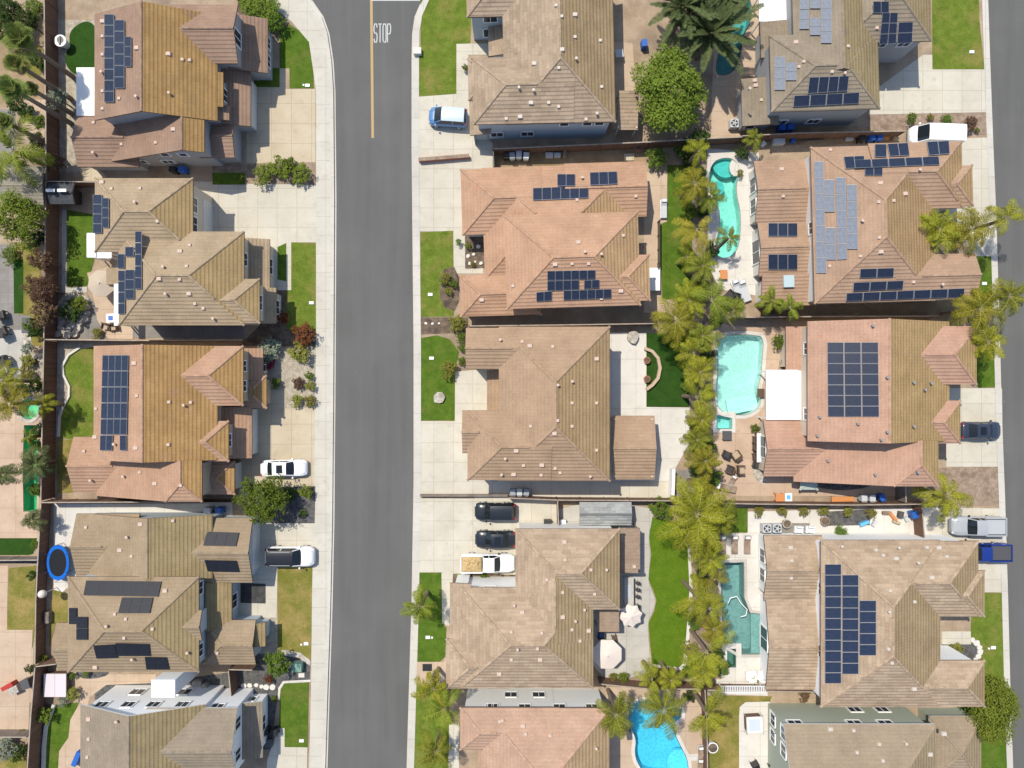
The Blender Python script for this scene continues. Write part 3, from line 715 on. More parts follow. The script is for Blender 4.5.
for c, a, b in (([(478,53),(540,50),(543,87),(485,90)],2,1), ((572,15,608,55),1,1), ([(610,14),(672,11),(677,50),(617,53)],2,1), ([(728,8),(795,5),(798,45),(735,50)],2,1), ([(510,63),(765,52),(768,78),(512,88)],5,1), ((542,86,596,110),2,1),
    ((252,252,340,293),3,1), ((252,343,340,390),3,1), ([(528,387),(631,384),(629,412),(526,415)],2,1), ([(508,428),(660,422),(657,448),(506,455)],3,1), ([(487,460),(843,445),(841,472),(485,485)],7,1)): h.solar(c, a, b)
h.vents([(293,88),(298,170),(585,187),(533,245),(587,294),(530,350),(590,130),(705,92),(630,183),(665,162),(690,428),(773,436),(592,337),(437,380),(440,30)])
sk = MB(); a = h.loc(h.hit('R2', 314, 426)); sk.box(a+Vector((0,0,.1)), (1.05, 1.2, .2)); sk.build('skylight', mat('skylight_glass', (.42,.52,.54), .15), h.roof)

h = H_('R3', 'two_storey_house', 'red and golden tiled house with three-column solar block and white flat patio cover', 'gold_red', 'cream_wall', 'R3')
hs['R3'].rk = 'redgold'; RC['redgold'] = ((.43,.255,.19),(.48,.30,.225),(.52,.22,.16),(.33,.225,.095),(.39,.28,.125))
h.wing(372, 34, 800, 395, 'y', 'gg', ridge=620); h.wing(330, 385, 766, 516, 'y', 'gh', e=2.6, ridge=715)
h.wing(239, 328, 460, 501, 'x', 'gg', e=2.6); h.wing(640, 48, 882, 224, 'x', 'gh'); h.wing(690, 273, 832, 402, 'x', 'gh', e=5.1); h.shed(307, 50, 380, 182, 'W', 2.75, .12)
h.build()
h.windows(3, 'E', (.3,.7), UP, 1.2, 1.2); h.windows(4, 'E', (.5,), UP, 1.3, 1.1); h.windows(2, 'W', (.5,), .3, 2.2, 2); h.windows(0, 'W', (.2,.8), UP, 1.2, 1); h.windows(1, 'E', (.7,), .15, 2.6, 2.1, 'garage_door')
h.solar([(430,97),(585,97),(588,321),(432,321)], 3, 7)
h.vents([(608,203),(688,218),(740,220),(722,240),(520,342),(608,367),(688,350),(590,390),(565,48),(398,378),(405,322),(430,453),(572,495),(700,488)], kind='vent_metal')

h = H_('R4', 'two_storey_house', 'sand-coloured house with tall stepped three-column blue solar block, teal pool behind it', 'sandpatch', 'white_wall', 'R4')
h.wing(412, 181, 772, 684, 'y', 'hh', e=5.0); h.wing(560, 184, 886, 412, 'x', 'gh', e=5.02); h.wing(780, 272, 906, 412, 'x', 'gh', e=4.95); h.wing(640, 544, 905, 683, 'x', 'gh', e=5.02)
h.wing(240, 166, 416, 361, 'x', 'gg', e=2.9, pitch=.3); h.wing(246, 356, 416, 632, 'x', 'gg', e=2.85, pitch=.2)
h.build()
h.windows(4, 'W', (.35, .7), .8, 1.4, 1.4); h.windows(5, 'W', (.5,), .3, 2.4, 2); h.windows(0, 'W', (.3, .7), UP, 1.2, 1); h.windows(2, 'E', (.5,), .15, 4, 2.1, 'garage_door')
h.solar((423,252,474,611), 1, 11, 'solar_navy'); h.solar((475,284,526,583), 1, 9, 'solar_navy'); h.solar((527,361,579,527), 1, 5, 'solar_navy')
h.vents([(320,203),(323,242),(322,295),(471,198),(577,210),(599,226),(638,236),(642,202),(730,202),(766,203),(790,230),(700,247),(745,293),(620,332),(693,366),(613,394),(615,508),(625,550),(692,628)], kind='vent_white')

h = H_('R5', 'two_storey_house', 'sage green walled house with plain tan roof, pale patio with spa beside it', 'greytan', 'sage_wall', 'R5', gutter='fascia_white')
hs['R5'].rk = 'plain_tan'; RC['plain_tan'] = ((.33,.255,.185),(.36,.28,.21),None,(.31,.24,.155),(.35,.27,.175))
h.wing(300, 374, 760, 700, 'x', 'gh'); h.wing(740, 350, 895, 545, 'x', 'hh', e=2.8, pitch=.3)
h.build()
h.windows(0, 'N', (.08, .5, .72), UP+.1, 1.4, 1.1); h.windows(0, 'N', (.6, .8,), 1, 1.3, 1.1); h.windows(0, 'W', (.1, .28), UP, 1.3, 1.3); h.windows(0, 'W', (.1, .28), .9, 1.3, 1.3)
h.vents([(440,388),(510,392),(587,433),(664,428),(520,458),(598,483),(740,464)], kind='vent_white'); h.vents([(782,402)], kind='vent_white')
# ================================================================ pools first (their holes go through the ground)
pools = {}
def pool_outline(t, pts, sm=2): return chaikin(TP(t, pts), sm) if sm else TP(t, pts)
PO = {
 'R2': pool_outline('R2', [(88,62),(125,50),(155,58),(172,90),(160,130),(160,165),(172,215),(172,280),(165,330),(140,356),(108,358),(88,335),(100,280),(108,230),(98,190),(76,150),(72,100)]),
 'R3': pool_outline('R3', [(98,75),(225,72),(242,92),(238,140),(234,200),(222,238),(236,275),(215,308),(170,322),(100,306),(95,240),(100,150)], 1),
 'R3b': pool_outline('R3', [(96,316),(146,316),(146,360),(96,360)], 0),
 'R4': pool_outline('R4', [(108,248),(182,246),(183,300),(183,355),(200,398),(247,404),(249,527),(168,527),(120,498),(112,400)], 0),
 'R4b': pool_outline('R4', [(128,506),(158,506),(158,566),(128,566)], 0),
 'M5': pool_outline('M5', [(695,312),(740,298),(800,306),(850,326),(850,352),(826,372),(830,405),(850,445),(868,480),(872,530),(740,530),(712,490),(704,455),(710,420),(690,375),(686,335)]),
 'R1': pool_outline('R1', [(120,-20),(196,-20),(208,30),(200,75),(178,110),(174,170),(150,222),(110,232),(90,215),(110,120)]),
 'LA': pool_outline('L3', [(72,285),(112,285),(118,420),(112,548),(70,548),(68,400)], 0),
 'LB': chaikin(TP('L3', [(62,215),(88,203),(116,216),(120,245),(100,272),(68,268),(55,240)]), 2),
}
holes = list(PO.values())
def pool(key, label, basin, tint, deep=1.35, cop='patio_pale', name='swimming_pool', cw=.32):
    out = PO[key]; top = GZ+(.05 if name == 'spa' else .02)
    pts = [P(x, y, GZ) for x, y in out]; cx = sum(p.x for p in pts)/len(pts); cy = sum(p.y for p in pts)/len(pts)
    o = Vector((cx, cy, GZ)); r = empty(name, o, 0, label, 'pool' if name == 'swimming_pool' else 'spa')
    area = sum(pts[i].x*pts[(i+1)%len(pts)].y-pts[(i+1)%len(pts)].x*pts[i].y for i in range(len(pts)))
    if area < 0: pts.reverse()
    n = len(pts)
    def off(d):
        q = []
        for i in range(n):
            a, b, c = pts[i-1], pts[i], pts[(i+1)%n]
            e1 = (b-a).normalized(); e2 = (c-b).normalized(); nn = Vector((e1.y+e2.y, -(e1.x+e2.x), 0)); nn.normalize()
            k = 1/max(.5, nn.dot(Vector((e1.y, -e1.x, 0)))); q.append(b+nn*d*k)
        return q
    ou = off(cw); inn = off(-.05); bm = MB()
    for i in range(n):
        j = (i+1)%n
        for A, B, za, zb in ((inn, ou, .045, .045), ):
            bm.face([Vector((inn[i].x, inn[i].y, top+.03))-o, Vector((ou[i].x, ou[i].y, top+.03))-o, Vector((ou[j].x, ou[j].y, top+.03))-o, Vector((inn[j].x, inn[j].y, top+.03))-o])
        bm.face([Vector((ou[i].x, ou[i].y, top+.03))-o, Vector((ou[i].x, ou[i].y, GZ))-o, Vector((ou[j].x, ou[j].y, GZ))-o, Vector((ou[j].x, ou[j].y, top+.03))-o])
        bm.face([Vector((inn[j].x, inn[j].y, top+.03))-o, Vector((inn[j].x, inn[j].y, GZ-.12))-o, Vector((inn[i].x, inn[i].y, GZ-.12))-o, Vector((inn[i].x, inn[i].y, top+.03))-o])
    bm.build('coping', M[cop], r)
    # basin: shallow shelf to deep floor
    b2 = off(-.1); ba = MB(); fl = [Vector((p.x, p.y, GZ-deep)) for p in b2]
    for i in range(n):
        j = (i+1)%n; ba.face([Vector((b2[i].x, b2[i].y, GZ))-o, Vector((b2[j].x, b2[j].y, GZ))-o, fl[j]-o, fl[i]-o])
    for t in tessellate_polygon([[Vector((p.x, p.y, 0)) for p in fl]]): ba.face([fl[i]-o for i in t])
    ba.build('basin', basin, r)
    wt = MB()
    for t in tessellate_polygon([[Vector((p.x, p.y, 0)) for p in pts]]):
        f = [Vector((pts[i].x, pts[i].y, GZ-.09))-o for i in t]
        if (f[1]-f[0]).cross(f[2]-f[0]).z < 0: f.reverse()
        wt.face(f)
    wt.build('water', water_mat('water_'+key, tint), r, fix=False)
    return r, o
plaster = lambda n, c: mottled(n, c, mul(c, 1.12), .6, fine=4, bumpy=0)
pr2, o2 = pool('R2', 'turquoise free-form pool with dark round spa swirl, beside brown house with pale solar columns', plaster('plaster_turquoise', (.70,.74,.68)), (.50,.91,.87), 1.25)
sw = MB(); c = PT('R2', 125, 75, GZ-.5)-o2; sw.cyl(c+Vector((0,0,-.5)), 1.35, .55, 20); sw.build('step', plaster('plaster_deep', (.25,.55,.55)), pr2)
sb = MB(); c = PT('R2', 100, 145, GZ-.4)-o2; sb.cyl(c+Vector((0,0,-.6)), .75, .62, 20); sb.build('seat', plaster('plaster_seat', (.22,.50,.52)), pr2)
sl = MB(); c = PT('R2', 155, 82, GZ)-o2; sl.cyl(c+Vector((0,0,-.4)), .62, .36, 14, sy=1.5); sl.build('step', M['patio_pale'], pr2)
pr3, o3 = pool('R3', 'pale aqua pool with angular corners beside the white flat patio cover', plaster('plaster_aqua', (.74,.76,.72)), (.62,.90,.88), 1.15)
st = MB(); c = PT('R3', 170, 285, GZ)-o3; st.box(c+Vector((0.3,.0,-.55)), (3.2, 1.6, .3), .2); st.build('step', plaster('plaster_pale', (.8,.82,.8)), pr3)
pool('R3b', 'small square spa with pale aqua water below the angular pool', plaster('plaster_spa', (.66,.74,.72)), (.5,.88,.85), .9, name='spa')
pr4, o4 = pool('R4', 'teal straight-edged pool with slanted shallow shelf, behind house with tall blue solar block', plaster('plaster_teal', (.38,.42,.41)), (.60,.84,.84), 1.5, cop='patio_grey', cw=.25)
sh = MB(); c = PT('R4', 226, 464, GZ)-o4; sh.box(c+Vector((0,0,-.45)), (1.5, 4.2, .25)); sh.build('step', plaster('plaster_shelf', (.42,.46,.45)), pr4)
pool('R4b', 'narrow raised spa with dark teal water at the lower end of the teal pool', plaster('plaster_spa2', (.18,.25,.23)), (.6,.85,.8), .8, cop='patio_pale', name='spa', cw=.5)
pr5, o5 = pool('M5', 'bright blue kidney pool with white rim at the bottom beside rose tiled house', plaster('plaster_blue', (.42,.62,.70)), (.36,.85,.96), 1.35)
st = MB(); c = PT('M5', 845, 495, GZ)-o5; st.cyl(c+Vector((0,0,-.7)), 1.4, .42, 20); st.build('step', plaster('plaster_blue2', (.6,.75,.85)), pr5)
pool('R1', 'dark teal pool half hidden beneath the date palms at the top', plaster('plaster_dark', (.26,.42,.40)), (.5,.85,.84), 1.5, cop='patio_tan')
pool('LA', 'long narrow green lap pool at the left edge', plaster('plaster_green', (.24,.52,.36)), (.35,.85,.6), 1.0, cop='patio_pink', cw=.2)
pool('LB', 'small round green spa above the narrow lap pool', plaster('plaster_green2', (.5,.66,.54)), (.5,.9,.7), .8, cop='stone', name='spa')

# ================================================================ ground, roads
def big(name, pts, m, z, holes=()): return sheet(name, pts, m, 0, holes, 0, z)
big('ground', [(-4500,-4500),(5500,-4500),(5500,5300),(-4500,5300)], 'dirt', 0, holes)
big('road', [(300,-30),(435,-30),(430,1900),(300,1900)], 'asphalt', .004)
big('road', [(975,-1200),(1100,-1200),(1100,1900),(975,1900)], 'asphalt', .005)
big('road', [(-1500,-140),(985,-140),(985,-28),(-1500,-28)], 'asphalt', .006)
WE = [(240,-24),(285,-16),(310,0),(321,16),(327,33),(331,60),(333,90),(334,200),(333,400),(332,520),(330,610),(327,700),(325,768),(320,1300)]
EE = [(450,-24),(434,-14),(423,0),(416,16),(413.5,33),(413,60),(413,150),(414,250),(415,350),(415,480),(413,600),(410,700),(408,768),(404,1300)]
RE = [(985,-26),(988,0),(990,60),(993,140),(995.5,200),(999,310),(1002,420),(1005,500),(1008,600),(1010,680),(1013,768),(1028,1300)]
def land(name, pts, hl):
    o = sheet(name, pts, 'soil', 0, hl); me = o.data                      # top face plus kerb face down to the road
    bm = bmesh.new(); bm.from_mesh(me)
    e = [x for x in bm.edges if x.is_boundary]; g = bmesh.ops.extrude_edge_only(bm, edges=e)
    for v in g['geom']:
        if isinstance(v, bmesh.types.BMVert): v.co.z = -.02
    bm.to_mesh(me); bm.free(); return o
land('ground', [(-1500,-24)]+WE+[(-1500,1300)], holes)
land('ground', EE+RE[::-1], holes)
land('ground', [(1095,-1200),(2500,-1200),(2500,1300),(1095,1300)], ())
def strip(name, line, d0, d1, m, layer):
    a = [(x+d0, y) for x, y in line]; b = [(x+d1, y) for x, y in line]
    return sheet(name, a+b[::-1], m, layer)
strip('kerb', WE[1:], -3.2, .2, 'kerb', 4); strip('kerb', EE[1:], -.2, 6.0, 'kerb', 4); strip('kerb', RE, -6, .2, 'kerb', 4)
sheet('sidewalk', WE[1:-1]+[(309,768),(311,690),(312,600),(314,490),(316,330),(316,90),(309,42),(292,22),(264,0),(242,-16)], 'sidewalk', 3)
strip('gutter', WE[1:], -.3, 2.2, 'kerb', 0).location.z = -.11
strip('gutter', EE[1:], -1.6, -.3, 'kerb', 0).location.z = -.11
def rd(name, pts, m, z): return sheet(name, pts, m, 0, (), 0, z)
tag(rd('centre_line', [(369.8,-20),(372.4,-20),(374.0,138),(371.4,138)], 'yellow_line', .010), kind='structure')
rd('stop_bar', [(371,-3.5),(420,-3.5),(420,.8),(371,.8)], 'road_white', .011)
def letters(word, x, y, w, hgt, gap):
    G = {'S':[((1,.82),(.8,1),(.2,1),(0,.82),(0,.62),(.2,.5),(.8,.5),(1,.36),(1,.18),(.8,0),(.2,0),(0,.18))], 'T':[((0,1),(1,1)),((.5,1),(.5,0))],
         'O':[((.2,0),(0,.15),(0,.85),(.2,1),(.8,1),(1,.85),(1,.15),(.8,0),(.2,0))], 'P':[((0,0),(0,1),(.8,1),(1,.88),(1,.6),(.8,.46),(0,.46))]}
    mb = MB(); t = .52
    for k, ch in enumerate(word):
        x0 = x+k*(w+gap)
        for pl in G[ch]:
            pl = [Vector((x0+a*w, y+(1-b)*hgt, 0)) for a, b in pl]
            for i in range(len(pl)-1):
                a, b = pl[i], pl[i+1]; d = (b-a).normalized(); u = Vector((d.y, -d.x, 0))*t; e = d*.25
                q = [a-e+u, b+e+u, b+e-u, a-e-u]; mb.face([P(v.x, v.y, .012+.0012*(len(mb.f)%7)) for v in q])
    o = mb.build('road_lettering', M['road_white'], None, fix=False)
    for p in o.data.polygons:
        if p.normal.z < 0: p.flip()
    return o
o = letters('STOP', 374.0, 24, 3.1, 18.2, 1.4); o['kind'] = 'structure'

# ---------------------------------------------------------------- yards: (name, tile, outline, material, layer, smoothing)
Y = [
 # west row
 ('driveway','L1',[(742,300),(765,206),(860,206),(860,268),(950,268),(950,488),(742,492)],'concrete_warm',1,0),
 ('lawn','L1',[(842,205),(842,92),(870,72),(940,118),(945,266),(872,266),(872,205)],'grass_rich',2,0),
 ('lawn','L1',[(765,205),(842,205),(842,262),(765,262)],'grass_rich',3,0),
 ('planting_bed','L1',[(716,-30),(822,-5),(865,60),(842,110),(800,120),(716,60)],'mulch',1,1),
 ('planting_bed','L1',[(640,495),(950,490),(950,556),(640,552)],'bark_mulch',2,0),
 ('lawn','L1',[(640,520),(738,520),(738,556),(640,556)],'grass_rich',3,0),
 ('gravel','L1',[(145,60),(300,60),(300,520),(145,520)],'gravel',1,0),
 ('turf','L1',[(244,66),(272,64),(290,85),(290,240),(225,228),(198,198),(196,165),(210,138),(208,95)],'turf',2,2),
 ('patio','L1',[(240,505),(300,505),(330,545),(250,545)],'concrete_warm',2,0),
 ('driveway','L2',[(582,64),(955,76),(955,248),(877,248),(877,392),(835,392),(735,300),(582,230)],'concrete',1,0),
 ('lawn','L2',[(877,248),(956,250),(957,512),(880,520),(862,505),(862,392),(877,392)],'grass',2,0),
 ('lawn','L2',[(836,262),(862,250),(862,365),(836,360)],'grass_rich',3,0),
 ('planting_bed','L2',[(780,392),(862,392),(868,505),(955,512),(958,560),(720,560),(780,500)],'mulch',1,0),
 ('lawn','L2',[(202,150),(290,165),(290,280),(276,330),(262,380),(202,382)],'grass_rich',2,0),
 ('walkway','L2',[(186,150),(200,150),(200,385),(262,382),(262,400),(186,400)],'patio_grey',3,0),
 ('rockery','L2',[(170,405),(265,402),(272,460),(250,500),(240,536),(168,536)],'rock_bed',2,1),
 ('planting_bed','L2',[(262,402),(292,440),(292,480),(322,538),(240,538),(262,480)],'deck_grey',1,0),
 ('patio','L2',[(262,340),(400,300),(400,540),(325,538),(292,480),(285,430)],'patio_tan',3,0),
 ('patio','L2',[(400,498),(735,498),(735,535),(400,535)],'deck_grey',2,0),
 ('gravel','L3',[(170,40),(285,42),(285,60),(205,85),(185,120),(205,190),(178,240),(175,320),(150,340),(150,60)],'gravel',1,0),
 ('lawn','L3',[(290,50),(240,58),(205,78),(190,108),(190,135),(207,170),(206,200),(188,232),(178,262),(176,325),(225,330),(290,330)],'grass',2,0),
 ('lawn','L3',[(172,330),(225,330),(220,490),(172,490)],'grass_dry',2,0),
 ('front_garden','L3',[(735,55),(955,52),(955,236),(862,236),(862,182),(735,182)],'gravel',1,0),
 ('driveway','L3',[(720,180),(860,180),(860,236),(950,236),(950,475),(720,505)],'concrete_warm',2,0),
 ('planting_bed','L3',[(760,475),(950,470),(948,582),(760,582)],'dark_gravel',3,0),
 ('patio','L4',[(162,42),(700,40),(700,78),(300,78),(220,280),(162,330)],'patio_pale',1,0),
 ('driveway','L4',[(690,98),(945,98),(943,232),(836,232),(833,384),(690,384)],'concrete',1,0),
 ('drive_inset','L4',[(724,280),(800,282),(800,342),(724,340)],'asphalt_dark',2,0),
 ('lawn','L4',[(836,232),(943,232),(936,512),(905,498),(836,490)],'grass_dry',2,0),
 ('gravel','L4',[(770,384),(836,384),(836,490),(770,500)],'gravel',1,0),
 ('planting_bed','L4',[(710,490),(905,498),(936,512),(932,580),(845,590),(820,660),(700,660)],'dark_gravel',1,0),
 ('walkway','L4',[(845,480),(905,490),(936,515),(934,530),(900,506),(845,497)],'stone',3,0),
 ('lawn','L4',[(160,300),(205,312),(205,400),(168,400),(148,478),(148,420)],'grass_dry',2,0),
 ('patio','L5',[(200,222),(470,224),(470,275),(330,262),(270,290),(262,330),(232,300),(200,300)],'patio_tan',1,0),
 ('planting_bed','L5',[(225,212),(320,210),(330,225),(285,238),(240,236)],'dark_gravel',2,1),
 ('planting_bed','L5',[(285,282),(320,256),(460,250),(690,218),(690,300),(285,300)],'dark_gravel',2,0),
 ('planting_bed','L5',[(700,215),(930,218),(930,248),(850,255),(835,300),(815,450),(700,450)],'dark_gravel',3,0),
 ('walkway','L5',[(936,240),(852,244),(838,265),(836,300),(842,300),(845,268),(856,251),(936,247)],'patio_pale',5,0),
 ('lawn','L5',[(860,250),(930,248),(926,444),(857,443),(857,386),(840,384),(845,270)],'grass_rich',4,0),
 ('driveway','L5',[(838,386),(857,386),(857,443),(926,444),(920,700),(790,700),(805,480)],'concrete',4,0),
 ('lawn','L5',[(160,318),(238,308),(212,370),(206,420),(178,460),(172,560),(130,560),(136,400)],'grass_rich',2,0),
 ('walkway','L5',[(250,312),(236,318),(212,360),(206,415),(178,455),(172,560),(260,560)],'patio_tan',3,0),
 ('planting_bed','L5',[(120,300),(160,318),(138,400),(128,560),(100,560),(108,340)],'mulch',2,0),
 # far left neighbours
 ('dirt','L1',[(-60,60),(140,60),(140,320),(-60,320)],'dirt',1,0),
 ('lawn','L1',[(70,170),(132,120),(132,230),(80,240)],'grass_dry',2,1),
 ('patio','L1',[(60,300),(138,300),(138,420),(60,420)],'patio_tan',2,0),
 ('patio','L1',[(-60,330),(45,330),(45,600),(-60,600)],'deck_grey',2,0),
 ('lawn','L2',[(45,250),(120,250),(130,560),(60,560)],'grass_dry',1,0),
 ('lawn','L2',[(40,300),(70,300),(70,462),(40,462)],'turf',2,0),
 ('patio','L2',[(-60,250),(40,255),(42,462),(92,470),(92,560),(-60,560)],'deck_grey',2,0),  # shaded concrete: the shade is put into this darker grey
 ('patio','L3',[(-60,0),(70,0),(64,150),(-60,150)],'patio_grey',2,0),
 ('rockery','L3',[(70,5),(92,5),(96,60),(70,80)],'rock_bed',2,0),
 ('patio','L3',[(92,70),(130,70),(130,150),(70,155)],'gravel',2,0),
 ('patio','L3',[(-60,155),(128,155),(124,640),(-60,640)],'patio_pink',1,0),
 ('turf','L4',[(-60,145),(112,145),(100,192),(85,196),(-60,196)],'turf',2,0),
 ('planting_bed','L4',[(-60,198),(115,200),(112,222),(-60,220)],'dark_gravel',2,0),
 ('lawn','L4',[(26,235),(108,228),(104,420),(98,472),(30,470),(20,450)],'grass_dry',2,0),
 ('patio','L4',[(-60,225),(24,228),(20,480),(100,476),(96,640),(-60,640)],'patio_pink',1,0),
 ('patio','L5',[(-60,90),(98,90),(85,412),(-60,416)],'patio_tan',2,0),
 ('lawn','L5',[(-60,430),(80,436),(78,620),(-60,620)],'grass_dry',3,0),
 # middle row
 ('lawn','M1',[(62,-10),(216,-10),(212,130),(170,132),(170,282),(50,292),(48,165),(62,160)],'grass',1,0),
 ('walkway','M1',[(170,132),(290,130),(290,165),(206,165),(206,282),(170,282)],'concrete',2,0),
 ('driveway','M1',[(46,292),(205,280),(232,395),(280,430),(280,500),(46,482)],'concrete',3,0),
 ('side_yard','M1',[(280,450),(740,445),(740,500),(280,500)],'dirt',1,0),
 ('patio','M1',[(640,125),(700,130),(720,390),(640,390)],'patio_tan',1,0),
 ('driveway','M2',[(40,60),(280,50),(280,90),(186,90),(195,282),(198,390),(250,386),(250,402),(162,402),(160,275),(45,275)],'concrete',2,0),
 ('lawn','M2',[(62,278),(160,273),(162,531),(62,533)],'grass',3,0),
 ('planting_bed','M2',[(62,534),(205,534),(205,580),(62,586)],'mulch',1,0),
 ('planting_bed','M2',[(196,285),(254,285),(254,386),(196,386)],'mulch',3,0),
 ('planting_bed','M2',[(120,390),(178,380),(178,520),(120,500)],'mulch',4,1),
 ('patio','M2',[(735,95),(805,100),(803,246),(780,252),(782,450),(800,520),(735,520)],'patio_tan',1,0),
 ('lawn','M2',[(805,75),(880,75),(880,480),(790,480),(782,255),(805,245)],'grass_rich',2,0),
 ('lawn','M3',[(62,85),(110,76),(150,88),(178,125),(166,180),(166,333),(62,333)],'grass_rich',1,0),
 ('driveway','M3',[(55,335),(165,335),(166,185),(310,175),(310,310),(260,515),(262,558),(55,556)],'concrete',2,0),
 ('side_yard','M3',[(225,510),(820,510),(820,572),(225,568)],'concrete',1,0),
 ('patio','M3',[(628,68),(742,68),(742,292),(872,294),(872,400),(825,485),(822,515),(628,515)],'patio_pale',2,0),
 ('lawn','M3',[(742,70),(860,70),(872,292),(742,292)],'turf',2,0),
 ('side_yard','M3',[(822,482),(920,482),(920,572),(822,570)],'deck_grey',3,0),
 ('driveway','M4',[(50,55),(472,58),(472,142),(348,148),(348,285),(160,282),(125,278),(50,278)],'concrete',3,0),
 ('planting_bed','M4',[(160,280),(348,282),(348,330),(160,322)],'mulch',2,0),
 ('lawn','M4',[(54,279),(125,279),(127,432),(140,445),(136,532),(120,547),(50,548)],'grass_rich',2,0),
 ('walkway','M4',[(125,279),(160,279),(148,440),(127,432)],'concrete',3,0),
 ('walkway','M4',[(36,548),(130,548),(142,530),(146,600),(100,612),(36,612)],'patio_tan',2,0),
 ('patio','M4',[(478,68),(762,78),(762,110),(748,170),(756,225),(746,300),(762,340),(770,365),(762,395),(745,430),(750,500),(758,560),(740,590),(576,605),(576,385),(655,148),(478,148)],'patio_grey',2,1),
 ('turf','M4',[(760,112),(810,122),(862,128),(868,200),(874,270),(878,335),(872,400),(864,480),(858,560),(835,570),(760,556),(754,500),(748,430),(766,395),(772,362),(764,335),(748,300),(756,225),(750,170)],'turf_bright',3,0),
 ('edging','M4',[(860,120),(868,128),(874,200),(882,330),(872,470),(864,560),(848,574),(800,568),(758,562),(758,554),(800,560),(842,564),(852,552),(862,470),(872,330),(866,200)],'patio_pale',4,0),
 ('lawn','M5',[(46,258),(148,254),(150,380),(146,620),(34,620)],'grass',1,0),
 ('walkway','M5',[(148,375),(178,375),(178,620),(144,620)],'concrete',2,0),
 ('patio','M5',[(620,262),(920,266),(918,620),(628,620)],'patio_tan',1,0,['M5']),
 ('patio','M5',[(826,470),(905,462),(905,482),(870,486)],'patio_pale',2,0,['M5']),
 # the planted strip under the palms
 ('planting_bed','M2',[(878,30),(960,30),(952,600),(850,600)],'bark_mulch',1,0,['R2']),
 ('planting_bed','M3',[(868,60),(940,60),(930,600),(866,600)],'bark_mulch',1,0,['R3','R3b']),
 ('planting_bed','M4',[(878,95),(980,95),(968,600),(858,600)],'bark_mulch',1,0,['R4','R4b']),
 ('lawn','R4',[(90,84),(192,84),(192,158),(90,158)],'grass_rich',2,0),
 # east row
 ('patio','R1',[(90,-20),(232,-20),(235,230),(175,230),(172,416),(80,416),(86,235)],'patio_tan',1,0,['R1']),
 ('lawn','R1',[(747,-20),(888,-20),(890,62),(905,208),(748,209)],'grass',1,0),
 ('driveway','R1',[(555,345),(575,270),(720,165),(748,165),(748,209),(908,209),(912,338)],'concrete',2,0),
 ('planting_bed','R1',[(556,346),(910,339),(912,404),(845,404),(556,392)],'bark_mulch',3,0),
 ('side_yard','R1',[(170,385),(556,380),(660,430),(230,440),(170,440)],'dirt',1,0),
 ('driveway','R2',[(760,-2),(918,-8),(938,200),(930,350),(868,350),(760,200)],'concrete',2,0),
 ('lawn','R2',[(866,350),(942,350),(946,505),(866,505)],'grass_rich',3,0),
 ('patio','R2',[(70,25),(225,38),(228,470),(110,450),(72,380)],'patio_pale',1,0,['R2']),
 ('side_yard','R2',[(225,490),(870,480),(870,545),(225,545)],'dirt',2,0),
 ('lawn','R3',[(876,120),(946,120),(948,232),(885,234)],'grass_rich',1,0),
 ('driveway','R3',[(790,235),(958,236),(960,472),(790,472)],'concrete',1,0),
 ('planting_bed','R3',[(726,475),(956,474),(958,590),(726,590)],'bark_mulch',1,0),
 ('patio','R3',[(88,42),(310,55),(250,330),(240,500),(640,500),(640,560),(150,560),(88,520)],'patio_pink',1,0,['R3','R3b']),
 ('rockery','R3',[(215,455),(245,470),(250,530),(220,520),(205,490)],'rock_bed',2,1),
 ('side_yard','R3',[(330,500),(600,500),(560,535),(470,545),(400,535)],'dark_gravel',2,1),
 ('driveway','R4',[(735,82),(960,86),(972,190),(970,338),(890,338),(880,182),(735,178)],'concrete',2,0),
 ('lawn','R4',[(868,339),(963,341),(974,700),(880,700),(880,560),(862,480)],'grass',1,0),
 ('walkway','R4',[(776,456),(864,456),(864,495),(776,495)],'concrete',3,0),
 ('planting_bed','R4',[(776,495),(864,495),(885,490),(892,520),(868,546),(776,512)],'dark_gravel',3,0),
 ('walkway','R4',[(776,508),(866,544),(776,546)],'patio_pale',4,0),
 ('side_yard','R4',[(190,95),(736,82),(736,180),(190,170)],'patio_pale',1,0),
 ('gravel','R4',[(228,130),(378,130),(378,160),(228,160)],'deck_grey',2,0),
 ('planting_bed','R4',[(430,95),(560,88),(560,136),(430,138)],'dark_gravel',2,0),
 ('patio','R4',[(98,160),(245,160),(252,650),(98,645),(98,520),(112,520)],'patio_pale',1,0,['R4','R4b']),
 ('lawn','R5',[(70,288),(265,290),(250,330),(200,340),(168,345),(164,620),(70,620)],'grass_dry',1,0),
 ('lawn','R5',[(820,320),(966,230),(978,620),(880,620)],'grass_rich',1,0),
 ('patio','R5',[(166,350),(168,322),(185,308),(255,306),(320,360),(320,620),(166,620)],'patio_pale',2,0),
]
for r in Y:
    name, t, pts, m, ly, sm = r[:6]; sheet(name, TP(t, pts), m, ly, holes, sm)
